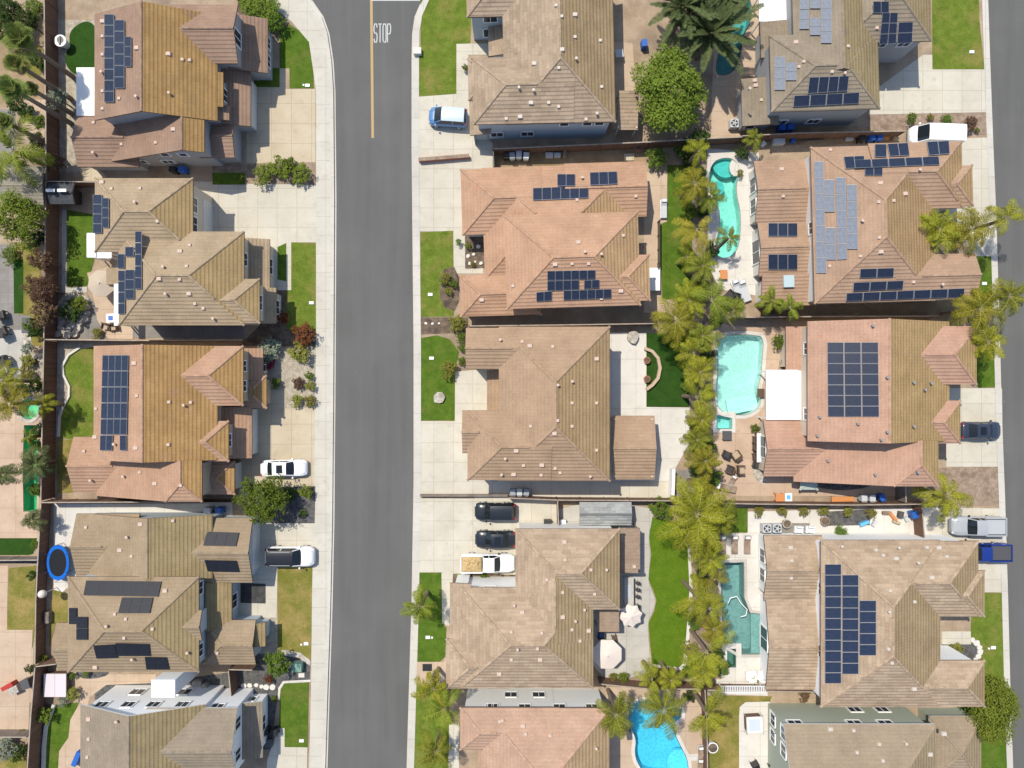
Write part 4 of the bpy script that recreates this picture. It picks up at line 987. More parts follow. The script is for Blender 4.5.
# ================================================================ fences and walls
def fence(name, pts, label, m='fence_wood', h=1.85, cat='fence', cap='fence_cap', th=.05, post=2.4, base=False, cw=.11):
    """pts: its top line as seen in the photo"""
    q = [P(x, y, GZ+h) for x, y in pts]; o = Vector((q[0].x, q[0].y, GZ)); r = empty(name, o, 0, label, cat)
    pm, cm = MB(), MB()
    for i in range(len(q)-1):
        a, b = q[i]-o, q[i+1]-o; d = b-a; L = d.length; rz = math.atan2(d.y, d.x); c = (a+b)/2
        pm.box((c.x, c.y, h/2-.02), (L, th, h-.04), rz); cm.box((c.x, c.y, h+.02), (L+.02, cw, .05), rz)
    pm.build('panel', M[m], r); cm.build('cap', M[cap], r)
    if post:
        me = None
        for i in range(len(q)-1):
            a, b = q[i]-o, q[i+1]-o; n = max(1, int((b-a).length/post))
            for k in range(n+1):
                if k == 0 and i: continue
                c = a+(b-a)*(k/n)
                if me is None:
                    po = MB(); po.box((0, 0, h/2-.01), (.13, .13, h-.03)); x = po.build('post', M[m], r); me = x.data
                else:
                    x = bpy.data.objects.new('post', me); C.objects.link(x); x.parent = r
                x.location = (c.x, c.y, 0)
    return r
F = fence
F('wooden_fence', [(44,-30),(45,60),(46,120),(46,180)], 'red-brown back fence beside the dark kidney-shaped turf at upper left', h=2.0)
F('wooden_fence', [(46,181),(45,260),(44,338)], 'shaded back fence between the plum shrubs and lawn with octagonal parasol', h=2.0)
F('wooden_fence', [(44,341),(43,400),(42,440),(41,500)], 'dark back fence between green lap pool and the white wavy kerb', h=2.0)
F('wooden_fence', [(41,504),(38,560),(36,600),(35,664)], 'back fence behind the blue trampoline', h=1.5)
F('wooden_fence', [(35,668),(31,715),(27,775),(24,830)], 'red-brown back fence beside the lilac spa cover', h=2.0)
F('wooden_fence', [(46,181.5),(95,182)], 'short fence just above the black garden shed')
F('wooden_fence', [(45,339.5),(130,340.5),(243,340)], 'thin side fence between octagonal parasol yard and the large solar block')
F('wooden_fence', [(41,502.5),(140,502),(232,503)], 'side fence between white trampoline yard and red tiled house')
F('wooden_fence', [(36,666.5),(56,664)], 'stub of fence above the lilac spa cover')
F('wooden_gate', [(228.5,671),(231,696)], 'reddish wooden gate standing by the stepping stones of white-walled house', cat='gate')
F('wooden_fence', [(229,669.5),(252,670)], 'short reddish fence piece under the square porch roof', h=1.7)
F('wooden_fence', [(-20,560.5),(37,560)], 'grey neighbour fence below small dark turf at left edge', m='fence_grey', h=1.5)
F('wooden_fence', [(-20,737),(26,737)], 'dark neighbour fence above grey agave at bottom left', m='fence_grey', h=1.5)
F('wooden_fence', [(493,149),(560,146),(650,142)], 'dark side fence behind three grey bins, below blue-grey wall')
F('wooden_fence', [(650,142),(700,139),(742,137)], 'fence running behind the yellow palms and turquoise pool top')
F('metal_gate', [(493,149),(494,166)], 'narrow dark gate at the street end of the three-bin side yard', m='dark_metal', cat='gate', cap='dark_metal')
F('low_wall', [(418.5,159.5),(469,155.5)], 'low brown wall dividing the two upper driveways', m='terracotta', h=.6, cat='wall', cap='brown_cap' if 'brown_cap' in M else 'bark_mulch', th=.3, post=0, cw=.36)
F('wooden_fence', [(470,326),(560,325),(655,323.5)], 'shaded side fence between pink and salmon tiled houses')
F('low_wall', [(420,495.5),(508,495.5)], 'low dark wall dividing salmon house driveway from the two black cars', m='fence_grey', h=.5, cat='wall', cap='fence_grey', th=.2, post=0, cw=.25)
F('wooden_fence', [(508,498),(557,500),(630,500.5),(705,501)], 'reddish side fence behind the grey gabled shed', h=1.7)
F('wooden_gate', [(557.5,500),(558.5,526)], 'rust-red gate beside the black vehicles and white trolley', cat='gate', h=1.7)
F('wooden_fence', [(600,684),(650,689),(700,689)], 'brown fence between the white octagon parasol and blue kidney pool', h=1.7)
F('wooden_fence', [(705,690),(707,730),(708,800)], 'brown fence beside blue kidney pool and round white lamp', h=1.7)
F('wooden_fence', [(742,136),(800,133),(905,131)], 'reddish fence above the bins and van of terracotta-brown house')
F('wooden_fence', [(735,317.5),(820,316.5),(940,316)], 'dark fence between terracotta-brown house and single solar block house')
F('wooden_fence', [(708,503),(760,504),(850,505),(928,504)], 'fence lined with seven small yellow-green shrubs', h=1.7)
F('wooden_gate', [(922,507),(924.5,538)], 'weathered brown gate between silver pickup and concrete side yard', cat='gate', h=1.7)
F('metal_gate', [(905,470),(906,502)], 'dark gate at the street end of the patio with white outdoor table', m='fence_grey', cat='gate')
F('wooden_fence', [(708,690),(760,691),(825,692)], 'fence with white lattice shade below the narrow raised spa', h=1.5)
lt = fence('metal_fence', [(660,220),(660,262),(659,268)], 'thin green metal fence at lawn edge beside white square table', m='dark_metal', h=1.1, cap='dark_metal', th=.02, post=1.2, cw=.03)

# retaining / planter walls
def ringwall(name, pts, w, h, m, label, cat):
    q = [P(x, y, GZ+h) for x, y in pts]; o = q[0].copy(); o.z = GZ; mb = MB()
    for i in range(len(q)-1):
        a, b = q[i]-o, q[i+1]-o; d = b-a; mb.box(((a.x+b.x)/2, (a.y+b.y)/2, h/2+.003*(i%2)), (d.length+w*.5, w, h), math.atan2(d.y, d.x))
    r = mb.build(name, M[m]); r.location = o; return tag(r, label, cat)
ringwall('planter_wall', TP('M3', [(740,116),(760,124),(778,145),(784,175),(778,205),(762,225),(745,238)]), .3, .45, 'patio_tan', 'curved tan planter wall with two pots at corner of white patio', 'wall')
ringwall('garden_kerb', TP('L3', [(240,52),(205,75),(187,108),(190,135),(207,170),(206,200),(188,232),(178,262),(175,320)]), .22, .2, 'stone_white', 'white wavy stone kerb along the lawn beside red house', 'kerb')
ringwall('garden_kerb', TP('L5', [(160,318),(150,345),(136,385),(130,440),(128,520)]), .3, .3, 'patio_pale', 'grey curved kerb beside lawn below the lilac spa cover', 'kerb')
ringwall('privacy_screen', TP('M3', [(825,482),(822,568)]), .3, 1.6, 'white_vinyl', 'white upright screen between grey deck and white concrete patio', 'screen')

# ================================================================ vehicles
def paint(n, c, r=.3, metal=0.0):
    def bd(nt, b):
        b.inputs['Coat Weight'].default_value = .6; b.inputs['Coat Roughness'].default_value = .06
    return mat('paint_'+n, c, r, metal, bd)
def vehicle(kind, color, label, cat, px, py, ang, roofcol=None, L=4.7, W=1.85, Hh=1.45, name=None, load=None, cover=None, rail=False, sunroof=False):
    body = paint(label.split()[0]+str(px), color); roof = body if roofcol is None else paint('roof'+str(px), roofcol)
    p = P(px, py, GZ+.8); r = empty(name or kind, (p.x, p.y, GZ), math.radians(ang), label, cat)
    hw = W/2
    # stations: x, half width, deck height, roundness
    D = {'car':(.62,.92,.98,.95), 'suv':(.78,1.08,1.12,1.08), 'van':(.95,1.15,1.2,1.2), 'minivan':(.8,1.05,1.1,1.1), 'pickup':(.85,1.12,1.18,1.12)}[kind]
    n = 18; mb = MB(); rows = []
    nose = .10; 
    for i in range(n+1):
        t = i/n; x = L/2-L*t
        ew = 1-.26*max(0, (nose-t)/nose)**1.8-.16*max(0, (t-.93)/.07)**2
        dk = D[0]+(D[1]-D[0])*min(1, t/.16)**.6 if t < .16 else D[1]+(D[2]-D[1])*min(1, (t-.16)/.4)
        if t > .9: dk = D[2]+(D[3]-D[2])*(t-.9)/.1
        wv = hw*ew; zb = .28+.12*max(0, (.05-t)/.05)+.1*max(0, (t-.95)/.05)
        sec = [(-wv*.86, zb), (-wv*.99, zb+.18), (-wv, dk*.62), (-wv*.96, dk*.9), (-wv*.86, dk), (-wv*.4, dk+.035), (0, dk+.045)]
        sec = sec+[(-a, z) for a, z in reversed(sec[:-1])]
        rows.append([(x, a, z) for a, z in sec])
    m = len(rows[0]); base = 0; mb.v = [p_ for row in rows for p_ in row]
    for i in range(n):
        for j in range(m-1): mb.f.append([i*m+j, i*m+j+1, (i+1)*m+j+1, (i+1)*m+j]); mb.mi.append(0); mb.uv.append(None)
        mb.f.append([i*m+m-1, i*m, (i+1)*m, (i+1)*m+m-1]); mb.mi.append(0); mb.uv.append(None)
    mb.f.append(list(range(m))); mb.mi.append(0); mb.uv.append(None)
    mb.f.append([n*m+j for j in range(m)][::-1]); mb.mi.append(0); mb.uv.append(None)
    bo = mb.build('body', body, r, smooth=True)
    # cabin: windscreen base, roof front, roof rear, rear-glass base (fractions of the length from the nose)
    g = {'car':(.27,.42,.70,.86), 'suv':(.26,.40,.90,.97), 'van':(.13,.26,.965,.985), 'minivan':(.16,.36,.92,.975), 'pickup':(.27,.38,.56,.585)}[kind]
    xs = [L/2-L*q for q in g]; zb = D[1]-.02; wb = hw*.9; wr = hw*.74 if kind != 'van' else hw*.82; z2 = Hh
    A = [Vector((xs[0], s*wb*.93, zb+.02)) for s in (-1,1)]; B_ = [Vector((xs[1], s*wr, z2-.05)) for s in (-1,1)]
    Cc = [Vector((xs[2], s*wr, z2-.06)) for s in (-1,1)]; Dd = [Vector((xs[3], s*wb*.95, zb+.03)) for s in (-1,1)]
    mid1 = [Vector((xs[1], s*wb, zb)) for s in (-1,1)]; mid2 = [Vector((xs[2], s*wb, zb)) for s in (-1,1)]
    def bowed(a, b, c, d, k, nm, mt):                              # four corners, slightly crowned outwards
        mm = MB(); nn = (b-a).cross(d-a).normalized(); N_ = 5
        if nn.z < 0: nn = -nn
        def pt(u, v): return (a*(1-u)+b*u)*(1-v)+(d*(1-u)+c*u)*v+nn*(k*4*u*(1-u))
        for i in range(N_):
            for j in range(2): mm.face([pt(i/N_, j/2), pt((i+1)/N_, j/2), pt((i+1)/N_, (j+1)/2), pt(i/N_, (j+1)/2)])
        return mm.build(nm, mt, r, smooth=True)
    bowed(A[0], A[1], B_[1], B_[0], .09, 'windscreen', M['car_glass'])
    bowed(Dd[0], Dd[1], Cc[1], Cc[0], .05, 'rear_window', M['car_glass'] if kind != 'van' else body)
    for s in (0, 1):
        sd = MB(); sd.face([A[s], mid1[s], B_[s]]); sd.face([mid1[s], mid2[s], Cc[s], B_[s]]); sd.face([mid2[s], Dd[s], Cc[s]])
        so = sd.build('side_window' if kind != 'van' else 'side_panel', M['car_glass'] if kind != 'van' else body, r)
        for q in ((A[s], B_[s]), (Dd[s], Cc[s])):
            pl = MB(); pl.tube([q[0], q[1]], [.05, .05], 6); pl.build('pillar', body, so)
        pl = MB(); c = (mid1[s]+mid2[s])/2; c2 = (B_[s]+Cc[s])/2; pl.tube([c, c2], [.05, .05], 6); pl.build('pillar', body, so)
    rf = MB(); nr = 8; nl = 6; ex = .06
    for i in range(nl+1):
        u = i/nl; x = xs[1]+ex+(xs[2]-xs[1]-2*ex)*u; cr = .06*math.sin(math.pi*min(1, max(0, .12+.76*u)))
        for j in range(nr+1):
            v = -1+2*j/nr; rf.v.append((x, v*wr*1.05, z2-.06+.075*(1-abs(v)**2.6)+cr*.5))
    for i in range(nl):
        for j in range(nr): rf.f.append([i*(nr+1)+j, i*(nr+1)+j+1, (i+1)*(nr+1)+j+1, (i+1)*(nr+1)+j]); rf.mi.append(0); rf.uv.append(None)
    ro = rf.build('roof_panel', roof, r, smooth=True)
    if sunroof:
        sg = MB(); sg.box((xs[1]-.62, 0, z2+.045), (.62, .82, .03)); sg.build('sunroof', M['car_glass'], ro)
    if rail:
        for s in (-1, 1):
            rb = MB(); rb.tube([(xs[1]-.2, s*wr*.9, z2+.07), (xs[2]+.25, s*wr*.9, z2+.07)], [.025,.025], 6); rb.build('roof_rail', M['metal'], ro)
    if kind == 'pickup':                                          # open bed behind the cab
        x0, x1 = xs[3]-.06, -L/2+.12; bd = MB(); zt = D[2]+.06
        bm_ = M['dark_metal'] if not (load or cover) else (M['sand'] if load else M['tarp_dark'])
        bd.box(((x0+x1)/2, 0, zt+.02), (x0-x1, W*.78, .05)); bo2 = bd.build('bed_liner' if not cover else 'bed_cover', bm_ if not load else M['dark_metal'], r)
        for s in (-1, 1):
            w_ = MB(); w_.box(((x0+x1)/2, s*hw*.9, zt+.06), (x0-x1+.1, .12, .22)); w_.build('bed_side', body, r)
        w_ = MB(); w_.box((x1-.02, 0, zt+.05), (.09, W*.86, .22)); w_.build('tailgate', body, r)
        if load:
            ld = MB(); rr = random.Random(3); nx, ny = 14, 9
            for i in range(nx+1):
                for j in range(ny+1):
                    ed = min(i, nx-i, j*1.3, (ny-j)*1.3, 3)/3
                    ld.v.append((x0-.06+(x1-x0+.12)*i/nx, (-.5+j/ny)*W*.8, zt+.06+ed*.22*rr.uniform(.6, 1.2)))
            for i in range(nx):
                for j in range(ny): ld.f.append([i*(ny+1)+j, i*(ny+1)+j+1, (i+1)*(ny+1)+j+1, (i+1)*(ny+1)+j]); ld.mi.append(0); ld.uv.append(None)
            ld.build('load', mottled('sand_load', (.40,.28,.13), (.55,.40,.21), 4, fine=6), r)
        elif not cover:
            inn = MB(); inn.box(((x0+x1)/2, 0, zt+.05), (x0-x1-.1, W*.74, .02)); inn.build('tonneau_cover', paint('ton'+str(px), (.42,.43,.44)), r)
    wx = (L*.31, -L*.29)
    for x in wx:
        for s in (-1, 1):
            wm = MB(); wm.cyl((x, s*(hw-.12)-.11, .33), .33, .22, 18, axis='y'); wo = wm.build('wheel', M['tyre'], r)
            rm = MB(); rm.cyl((x, s*(hw)-.012, .33), .2, .024, 12, axis='y'); rm.build('rim', M['metal'], wo)
    for s in (-1, 1):
        k = MB(); k.box((xs[0]-.12, s*(hw+.1), zb+.08), (.16, .2, .15), 0, top=.85); k.build('wing_mirror', body if kind != 'pickup' else M['black_plastic'], r)
        k = MB(); k.box((L/2-.16, s*hw*.62, D[0]+.0), (.26, .36, .13), -s*.35, top=.8); k.build('headlight', mat('lamp_glass'+str(px)+str(s), (.7,.72,.75), .1), r)
        k = MB(); k.box((-L/2+.07, s*hw*.74, D[3]-.06), (.12, .3, .16), 0); k.build('tail_light', M['tail_red'], r)
        k = MB(); k.box((xs[0]-.05, s*.35, zb+.07), (.04, .6, .02), .12*s); k.build('wiper', M['black_plastic'], r)
    bp = MB(); bp.box((L/2-.03, 0, .46), (.12, W*.68, .2), top=.9); bp.box((-L/2+.03, 0, .48), (.12, W*.74, .2), top=.9); bp.build('bumper', body if kind in ('car','suv') else M['grey_plastic'], r)
    hl = MB()
    for s in (-1, 1): hl.box(((L/2+xs[0])/2-.05, s*hw*.55, D[1]-.005), (L*.19, .03, .03), s*.05)
    hl.build('bonnet_crease', body, r)
    for i, q in enumerate((.43, .62)):
        for s in (-1, 1):
            k = MB(); k.box((L/2-L*q-.3, s*(hw*.985), D[1]*.82), (.18, .04, .035)); k.build('door_handle', M['metal'], r)
    return r
V = vehicle
V('car', (.80,.80,.80), 'white sedan with dark sunroof parked on sunny concrete drive', 'car', 283.8, 468.3, 1, W=1.75, sunroof=True, L=4.7, name='sedan')
V('suv', (.80,.80,.80), 'white SUV with black glass roof parked half across the pavement', 'car', 290, 556.5, 0, roofcol=(.012,.012,.014), L=5.0, W=2.05, Hh=1.75, name='suv', rail=True)
V('minivan', (.08,.20,.42), 'small blue minivan with pale shining roof on upper drive', 'car', 448, 117, 176, roofcol=(.50,.58,.68), L=3.95, W=1.85, Hh=1.65, name='minivan')
V('suv', (.012,.016,.02), 'black SUV, upper of two dark cars on the shared drive', 'car', 495, 511.5, 180, L=4.2, W=1.8, Hh=1.65, name='suv')
V('car', (.012,.017,.024), 'black hatchback parked just above the white pickup with sandy load', 'car', 495, 539.5, 180, L=4.1, W=1.78, Hh=1.5, name='hatchback', sunroof=True)
V('pickup', (.80,.80,.79), 'white pickup truck with sandy load in its open bed', 'pickup', 487.5, 563, 0, L=5.6, W=1.9, Hh=1.75, name='pickup_truck', load=True)
V('van', (.82,.82,.82), 'long white van parked beside the gravel bed of terracotta-brown house', 'van', 934.5, 136, 178, L=5.2, W=1.95, Hh=2.1, name='van')
V('car', (.03,.04,.065), 'slate blue car reversed up to the small golden gable', 'car', 981.5, 430.5, 0, L=4.15, W=1.8, Hh=1.5, name='hatchback', sunroof=True)
V('pickup', (.36,.38,.40), 'silver pickup truck with grey covered bed beside brown gate', 'pickup', 977.5, 526, 180, L=5.4, W=2.0, Hh=1.8, name='pickup_truck')
V('pickup', (.01,.03,.20), 'deep blue pickup truck with dark bed cover, nose under the eave', 'pickup', 982.5, 552, 180, L=5.5, W=1.85, Hh=1.75, name='pickup_truck', cover=True)
# ================================================================ plants
M['leaf_bright'] = leaf_mat('leaf_bright', (.13,.185,.02), (.24,.29,.045), .35)
M['leaf_mid'] = leaf_mat('leaf_mid', (.085,.145,.016), (.17,.235,.035), .3)
M['leaf_dark'] = leaf_mat('leaf_dark', (.03,.06,.012), (.075,.115,.024))
M['leaf_yellow'] = leaf_mat('leaf_yellow', (.17,.18,.03), (.30,.28,.06))
M['leaf_plum'] = leaf_mat('leaf_plum', (.09,.05,.035), (.20,.12,.07))
M['leaf_red'] = leaf_mat('leaf_red', (.16,.05,.02), (.25,.12,.04))
M['leaf_magenta'] = leaf_mat('leaf_magenta', (.22,.01,.04), (.30,.03,.08))
M['leaf_grey'] = leaf_mat('leaf_grey', (.16,.19,.13), (.33,.36,.27))
M['frond_green'] = leaf_mat('frond_green', (.075,.11,.010), (.28,.29,.03), .2, 7)
M['frond_olive'] = leaf_mat('frond_olive', (.095,.115,.009), (.38,.34,.03), .2, 7)
M['frond_yellow'] = leaf_mat('frond_yellow', (.20,.18,.018), (.44,.36,.045), .2, 7)
M['frond_dark'] = leaf_mat('frond_dark', (.055,.075,.024), (.13,.15,.06), .15)
M['frond_fan'] = leaf_mat('frond_fan', (.10,.15,.03), (.24,.28,.07), .25)
M['frond_stem'] = mottled('frond_stem', (.26,.25,.07), (.36,.33,.12), 2)
M['frond_dry'] = mottled('frond_dry', (.30,.23,.13), (.42,.34,.22), 2)
def rv(r): return Vector((r.uniform(-1,1), r.uniform(-1,1), r.uniform(-1,1)))
crown_cache = {}
def leaf_crown(seed, lobes=9, n=2600, leaf=.10, flat=.75):
    """unit-radius crown: leaf-sized faces gathered in clumps round several uneven lobes"""
    r = random.Random(seed); mb = MB(); L = [(Vector((0,0,.1)), .62)]
    for i in range(lobes):
        a = 2*math.pi*(i+r.random()*.7)/lobes; d = r.uniform(.42, .78)
        L.append((Vector((d*math.cos(a), d*math.sin(a), r.uniform(-.35, .35))), r.uniform(.22, .44)))
    clumps = []
    for i in range(int(n/9)):
        c, R = L[0] if r.random() < .3 else r.choice(L); d = rv(r)
        while not .2 < d.length < 1: d = rv(r)
        d.normalize(); clumps.append((c+d*R*r.uniform(.62, 1.06), d))
    for c, d in clumps:
        k = r.uniform(.6, 1.4)
        for _ in range(9):
            p = c+rv(r)*.085*k; p.z *= 1; nrm = (d*.7+rv(r)*.8+Vector((0,0,.5))).normalized()
            u = nrm.cross(rv(r)).normalized(); w = nrm.cross(u); s = leaf*r.uniform(.6, 1.25)
            q = [p-u*s*.5, p+w*s*.32, p+u*s*.55, p-w*s*.32]
            mb.face([Vector((v.x, v.y, v.z*flat)) for v in q])
    return mb
def get_crown(kind, m, seed, **kw):
    k = (kind, m, seed)
    if k not in crown_cache:
        o = leaf_crown(seed, **kw).build('crown', M[m], None, fix=False); crown_cache[k] = o.data; bpy.data.objects.remove(o)
    return crown_cache[k]
def broadleaf(name, px, py, rpx, h, m, label, cat='tree', group=None, seed=1, stretch=1, rot=None):
    zc = h*.62; p = P(px, py, GZ+zc); R = rpx*K*(H-zc)/H
    r = empty(name, (p.x, p.y, GZ), 0, label, cat, group)
    big_ = R > 1.6
    me = get_crown('t' if big_ else 'b', m, seed % 3, lobes=10 if big_ else 7, n=14000 if R > 3 else (7000 if big_ else 2000), leaf=.062 if R > 3 else (.078 if big_ else .13))
    c = bpy.data.objects.new('crown', me); C.objects.link(c); c.parent = r
    vz = min(R*.9, h*.5); c.location = (0, 0, h-vz*.82); c.scale = (R*1.0, R*stretch, vz/.75); c.rotation_euler = (0, 0, rot if rot is not None else seed*1.7)
    tb = MB(); rr = random.Random(seed)
    top = h-vz*.8; tr = max(.03, R*.055)
    tb.tube([(0,0,-.05), (rr.uniform(-.05,.05),rr.uniform(-.05,.05),top*.5), (0,0,top)], [tr*1.4, tr, tr*.7], 8)
    for i in range(5):
        a = i*1.26+rr.random(); e = Vector((math.cos(a)*R*.55, math.sin(a)*R*.55*stretch, top+vz*rr.uniform(.1,.5)))
        tb.tube([(0,0,top*.7), tuple(e*.5+Vector((0,0,top*.45))), tuple(e)], [tr*.6, tr*.4, tr*.15], 6)
    tb.build('trunk', M['bark'], r); return r
def pinnate(seed, n=20, L=1.0, leaf=.30, nl=34, wid=.03, arch=.5, droop=.5, rigid=False, young=True, gap=0):
    """unit-length feather fronds round the top of a stem"""
    r = random.Random(seed); mb = MB()
    for i in range(n):
        a = 2*math.pi*i*.382+r.uniform(-.3,.3); t0 = i/n
        if gap and t0 > .25 and abs(((a % 6.283)-3.3)) < gap: continue      # a side stripped by pruning
        el = (1.15-1.25*t0+r.uniform(-.15,.15)) if young else (1.0-1.1*t0)
        ln = L*r.uniform(.68, 1.1)*(.72+.28*min(1, t0*2.2)); hd = Vector((math.cos(a), math.sin(a), 0)); sd = Vector((-hd.y, hd.x, 0))
        bend = arch*r.uniform(.7, 1.3)*(1.5 if not rigid else .45); tw = r.uniform(-.35,.35)
        p = hd*.03+Vector((0,0,.02)); pts = [p.copy()]; steps = 14; ang = el
        for k in range(steps):
            ang = el-bend*1.5*((k+1)/steps)**1.2; hd2 = hd+sd*tw*(k/steps)**2; hd2.normalize()
            p = p+(hd2*math.cos(ang)+Vector((0,0,math.sin(ang))))*ln/steps; pts.append(p.copy())
        mb.tube([tuple(q) for q in pts[::2]], [.008*(1-j/8.5)+.002 for j in range(len(pts[::2]))], 4, 1)
        for k in range(nl):
            t = .12+.88*k/nl; f = t*steps; j = min(int(f), steps-1); q = pts[j].lerp(pts[j+1], f-j)
            d = (pts[j+1]-pts[j]).normalized(); side = d.cross(Vector((0,0,1))).normalized(); upv = side.cross(d)
            ll = leaf*ln*(math.sin(math.pi*(.14+.80*t))**.8)
            for s in (-1, 1):
                lift = (r.uniform(-.45,.55) if not rigid else r.uniform(.1,.5))
                e = (side*s*.85+d*(.45 if not rigid else .75)+upv*lift).normalized()
                dr = Vector((0,0,-droop*ll*.5*r.uniform(.4,1.2)))
                w = d*wid*.5; m1 = q+e*ll*.55+dr*.25; m2 = q+e*ll+dr
                mb.face([q-w*.7, q+w*.7, m1+w, m1-w]); mb.face([m1-w, m1+w, m2])
    return mb
def fan(seed, n=34):
    r = random.Random(seed); mb = MB()
    for i in range(n):
        a = 2.4*i+r.uniform(-.2,.2); t = i/n; el = 1.2-1.5*t+r.uniform(-.15,.15); hd = Vector((math.cos(a)*math.cos(el), math.sin(a)*math.cos(el), math.sin(el)))
        st = r.uniform(.12,.62); b = hd*st; mb.tube([(0,0,0), tuple(b)], [.014,.01], 4, 1)
        sd = hd.cross(Vector((0,0,1))).normalized(); up = sd.cross(hd); R = r.uniform(.34,.48); nb = 20
        for k in range(nb):
            th = -2.1+4.2*k/(nb-1); d = (hd*math.cos(th)+sd*math.sin(th)); d2 = Vector((0,0,-.12*R)); w = (sd*math.cos(th)-hd*math.sin(th))*.028
            c = b+up*(.02 if k % 2 else 0); m1 = c+d*R*.65; e = c+d*R*r.uniform(.92,1.05)+d2*1.5
            mb.face([c, m1+w, e, m1-w])
    return mb
pal_cache = {}
def queen(s):
    n = (19, 14, 22, 16, 11, 18, 13, 20)[s]
    return pinnate(s+30, n, 1.08, (.27, .24, .25, .29, .26, .23, .28, .25)[s], 50, .0145, (.62, .75, .5, .68, .55, .8, .6, .7)[s], 1.0, gap=(0, .5, 0, .3, .8, .2, .6, 0)[s])
PK = {'queen':queen, 'thin':lambda s: pinnate(s+3, 9+s % 4, 1.08, .27, 50, .018, .6, 1.0, gap=.3), 'date':lambda s: pinnate(s, 46, 1.0, .17, 40, .024, .34, .12, rigid=True), 'fan':lambda s: fan(s), 'pygmy':lambda s: pinnate(s, 24, 1.0, .26, 30, .024, .7, .5)}
def palm(name, px, py, rpx, h, m, label, kind='queen', seed=1, group=None, lean=(0,0), rot=None, dry=0):
    """px, py: crown centre in the photo; rpx: reach of its fronds"""
    zc = h+.2; p = P(px, py, GZ+zc); R = rpx*K*(H-zc)/H*(1.06+.17*math.sin(px*2.3+py))
    base = Vector((p.x-lean[0], p.y-lean[1], GZ)); r = empty(name, base, 0, label, 'palm tree', group)
    sv = (seed*3+int(px)) % 8 if kind == 'queen' else seed % 4; k = (kind, m, sv)
    if k not in pal_cache:
        o = PK[kind](sv).build('crown', [M[m], M['frond_stem'] if kind != 'date' else M[m]], None, fix=False); pal_cache[k] = o.data; bpy.data.objects.remove(o)
    c = bpy.data.objects.new('crown', pal_cache[k]); C.objects.link(c); c.parent = r
    c.location = (lean[0], lean[1], h); c.scale = (R, R, R*.95); c.rotation_euler = (math.sin(px*1.7)*.16, math.cos(py*1.3)*.16, rot if rot is not None else px*.77+py*.31)
    tb = MB(); tr = {'date':.34, 'fan':.2, 'pygmy':.1}.get(kind, .17); lx, ly = lean; n = 9
    tb.tube([(lx*(i/n)**1.3, ly*(i/n)**1.3, -.05+(h+.05)*i/n) for i in range(n+1)], [tr*(1.35-.5*i/n+(.05 if i % 2 else 0)) for i in range(n+1)], 9)
    tb.build('trunk', M['palm_bark'], r)
    return r
# --- big and mid trees
B = broadleaf
B('shade_tree', 671, 92, 44, 7.5, 'leaf_bright', 'large bright green tree beside dark date palm', seed=1)
B('shade_tree', 264, 499, 26, 4.6, 'leaf_mid', 'round green tree between white sedan and white SUV', seed=2)
B('shade_tree', 18, 219, 28, 5.5, 'leaf_bright', 'yellow-green bushy tree at left edge under the pale gravel roof', seed=0)
B('shade_tree', 994, 708, 34, 5, 'leaf_bright', 'dense green street tree at lower right corner', seed=1)
B('plum_tree', 45, 262, 13, 4, 'leaf_plum', 'topmost of three brown-leaved plum trees on the back fence', seed=1)
B('plum_tree', 44, 289, 16, 4.2, 'leaf_plum', 'middle of three brown-leaved plum trees on the back fence', seed=2)
B('plum_tree', 47, 314, 14, 3.8, 'leaf_plum', 'lowest of three brown-leaved plum trees on the back fence', seed=0)
B('garden_tree', 277, 663, 14.5, 3, 'leaf_mid', 'rounded green bush tree beside pale green utility box', seed=2)
B('garden_tree', 60, 100, 11, 3, 'leaf_grey', 'sparse greyish small tree beside red-brown fence and white patio cover', seed=0)
B('garden_tree', 30, 24, 13, 3.5, 'leaf_dark', 'dark tree in top left corner', seed=0)
B('garden_tree', 8, 30, 14, 3.5, 'leaf_dark', 'dark olive tree against the left edge near the top corner', seed=2)
B('garden_tree', 8, 10, 16, 3.5, 'leaf_dark', 'dark tree crown right in the top left corner', seed=1)
B('garden_tree', 58, 163, 9, 2.2, 'leaf_plum', 'brownish shrub just above the black garden shed', cat='shrub', seed=0)
# --- hedges and shrubs
def sh(px, py, r, h, m, label, seed, **kw): return B('shrub', px, py, r, h, m, label, 'shrub', seed=seed, **kw)
sh(262, 8, 19, 2.2, 'leaf_bright', 'large clipped bush at the curve of the pavement, right of the top gable', 0); sh(249, 2, 12, 2, 'leaf_mid', 'bush against the top gable wall with three-pane window', 1); sh(276, 22, 10, 1.8, 'leaf_mid', 'lower bulge of hedge beside curved lawn', 2)
sh(263.5, 174, 11.5, 1.4, 'leaf_bright', 'leftmost round bush in bark strip under the top drive', 0); sh(280, 168, 13, 1.4, 'leaf_bright', 'middle bushy shrub in bark strip under the top drive', 1); sh(289.5, 163.5, 8, 1.3, 'leaf_mid', 'small shrub topmost in bark strip under the top drive', 2); sh(300, 173, 12, 1.4, 'leaf_bright', 'rightmost round bush in bark strip under the top drive', 2); sh(239.5, 178.5, 4.5, 1, 'leaf_mid', 'little round bush beside strip of grass under the top house', 0)
sh(70, 312, 12, 1.8, 'leaf_dark', 'dark shrub in rockery under the octagonal parasol lawn', 1); sh(78, 304, 10, 1.6, 'leaf_bright', 'bright shrub in rockery near the octagonal parasol', 2); sh(97, 333, 6, .8, 'leaf_yellow', 'small golden shrub by two patio chairs', 0)
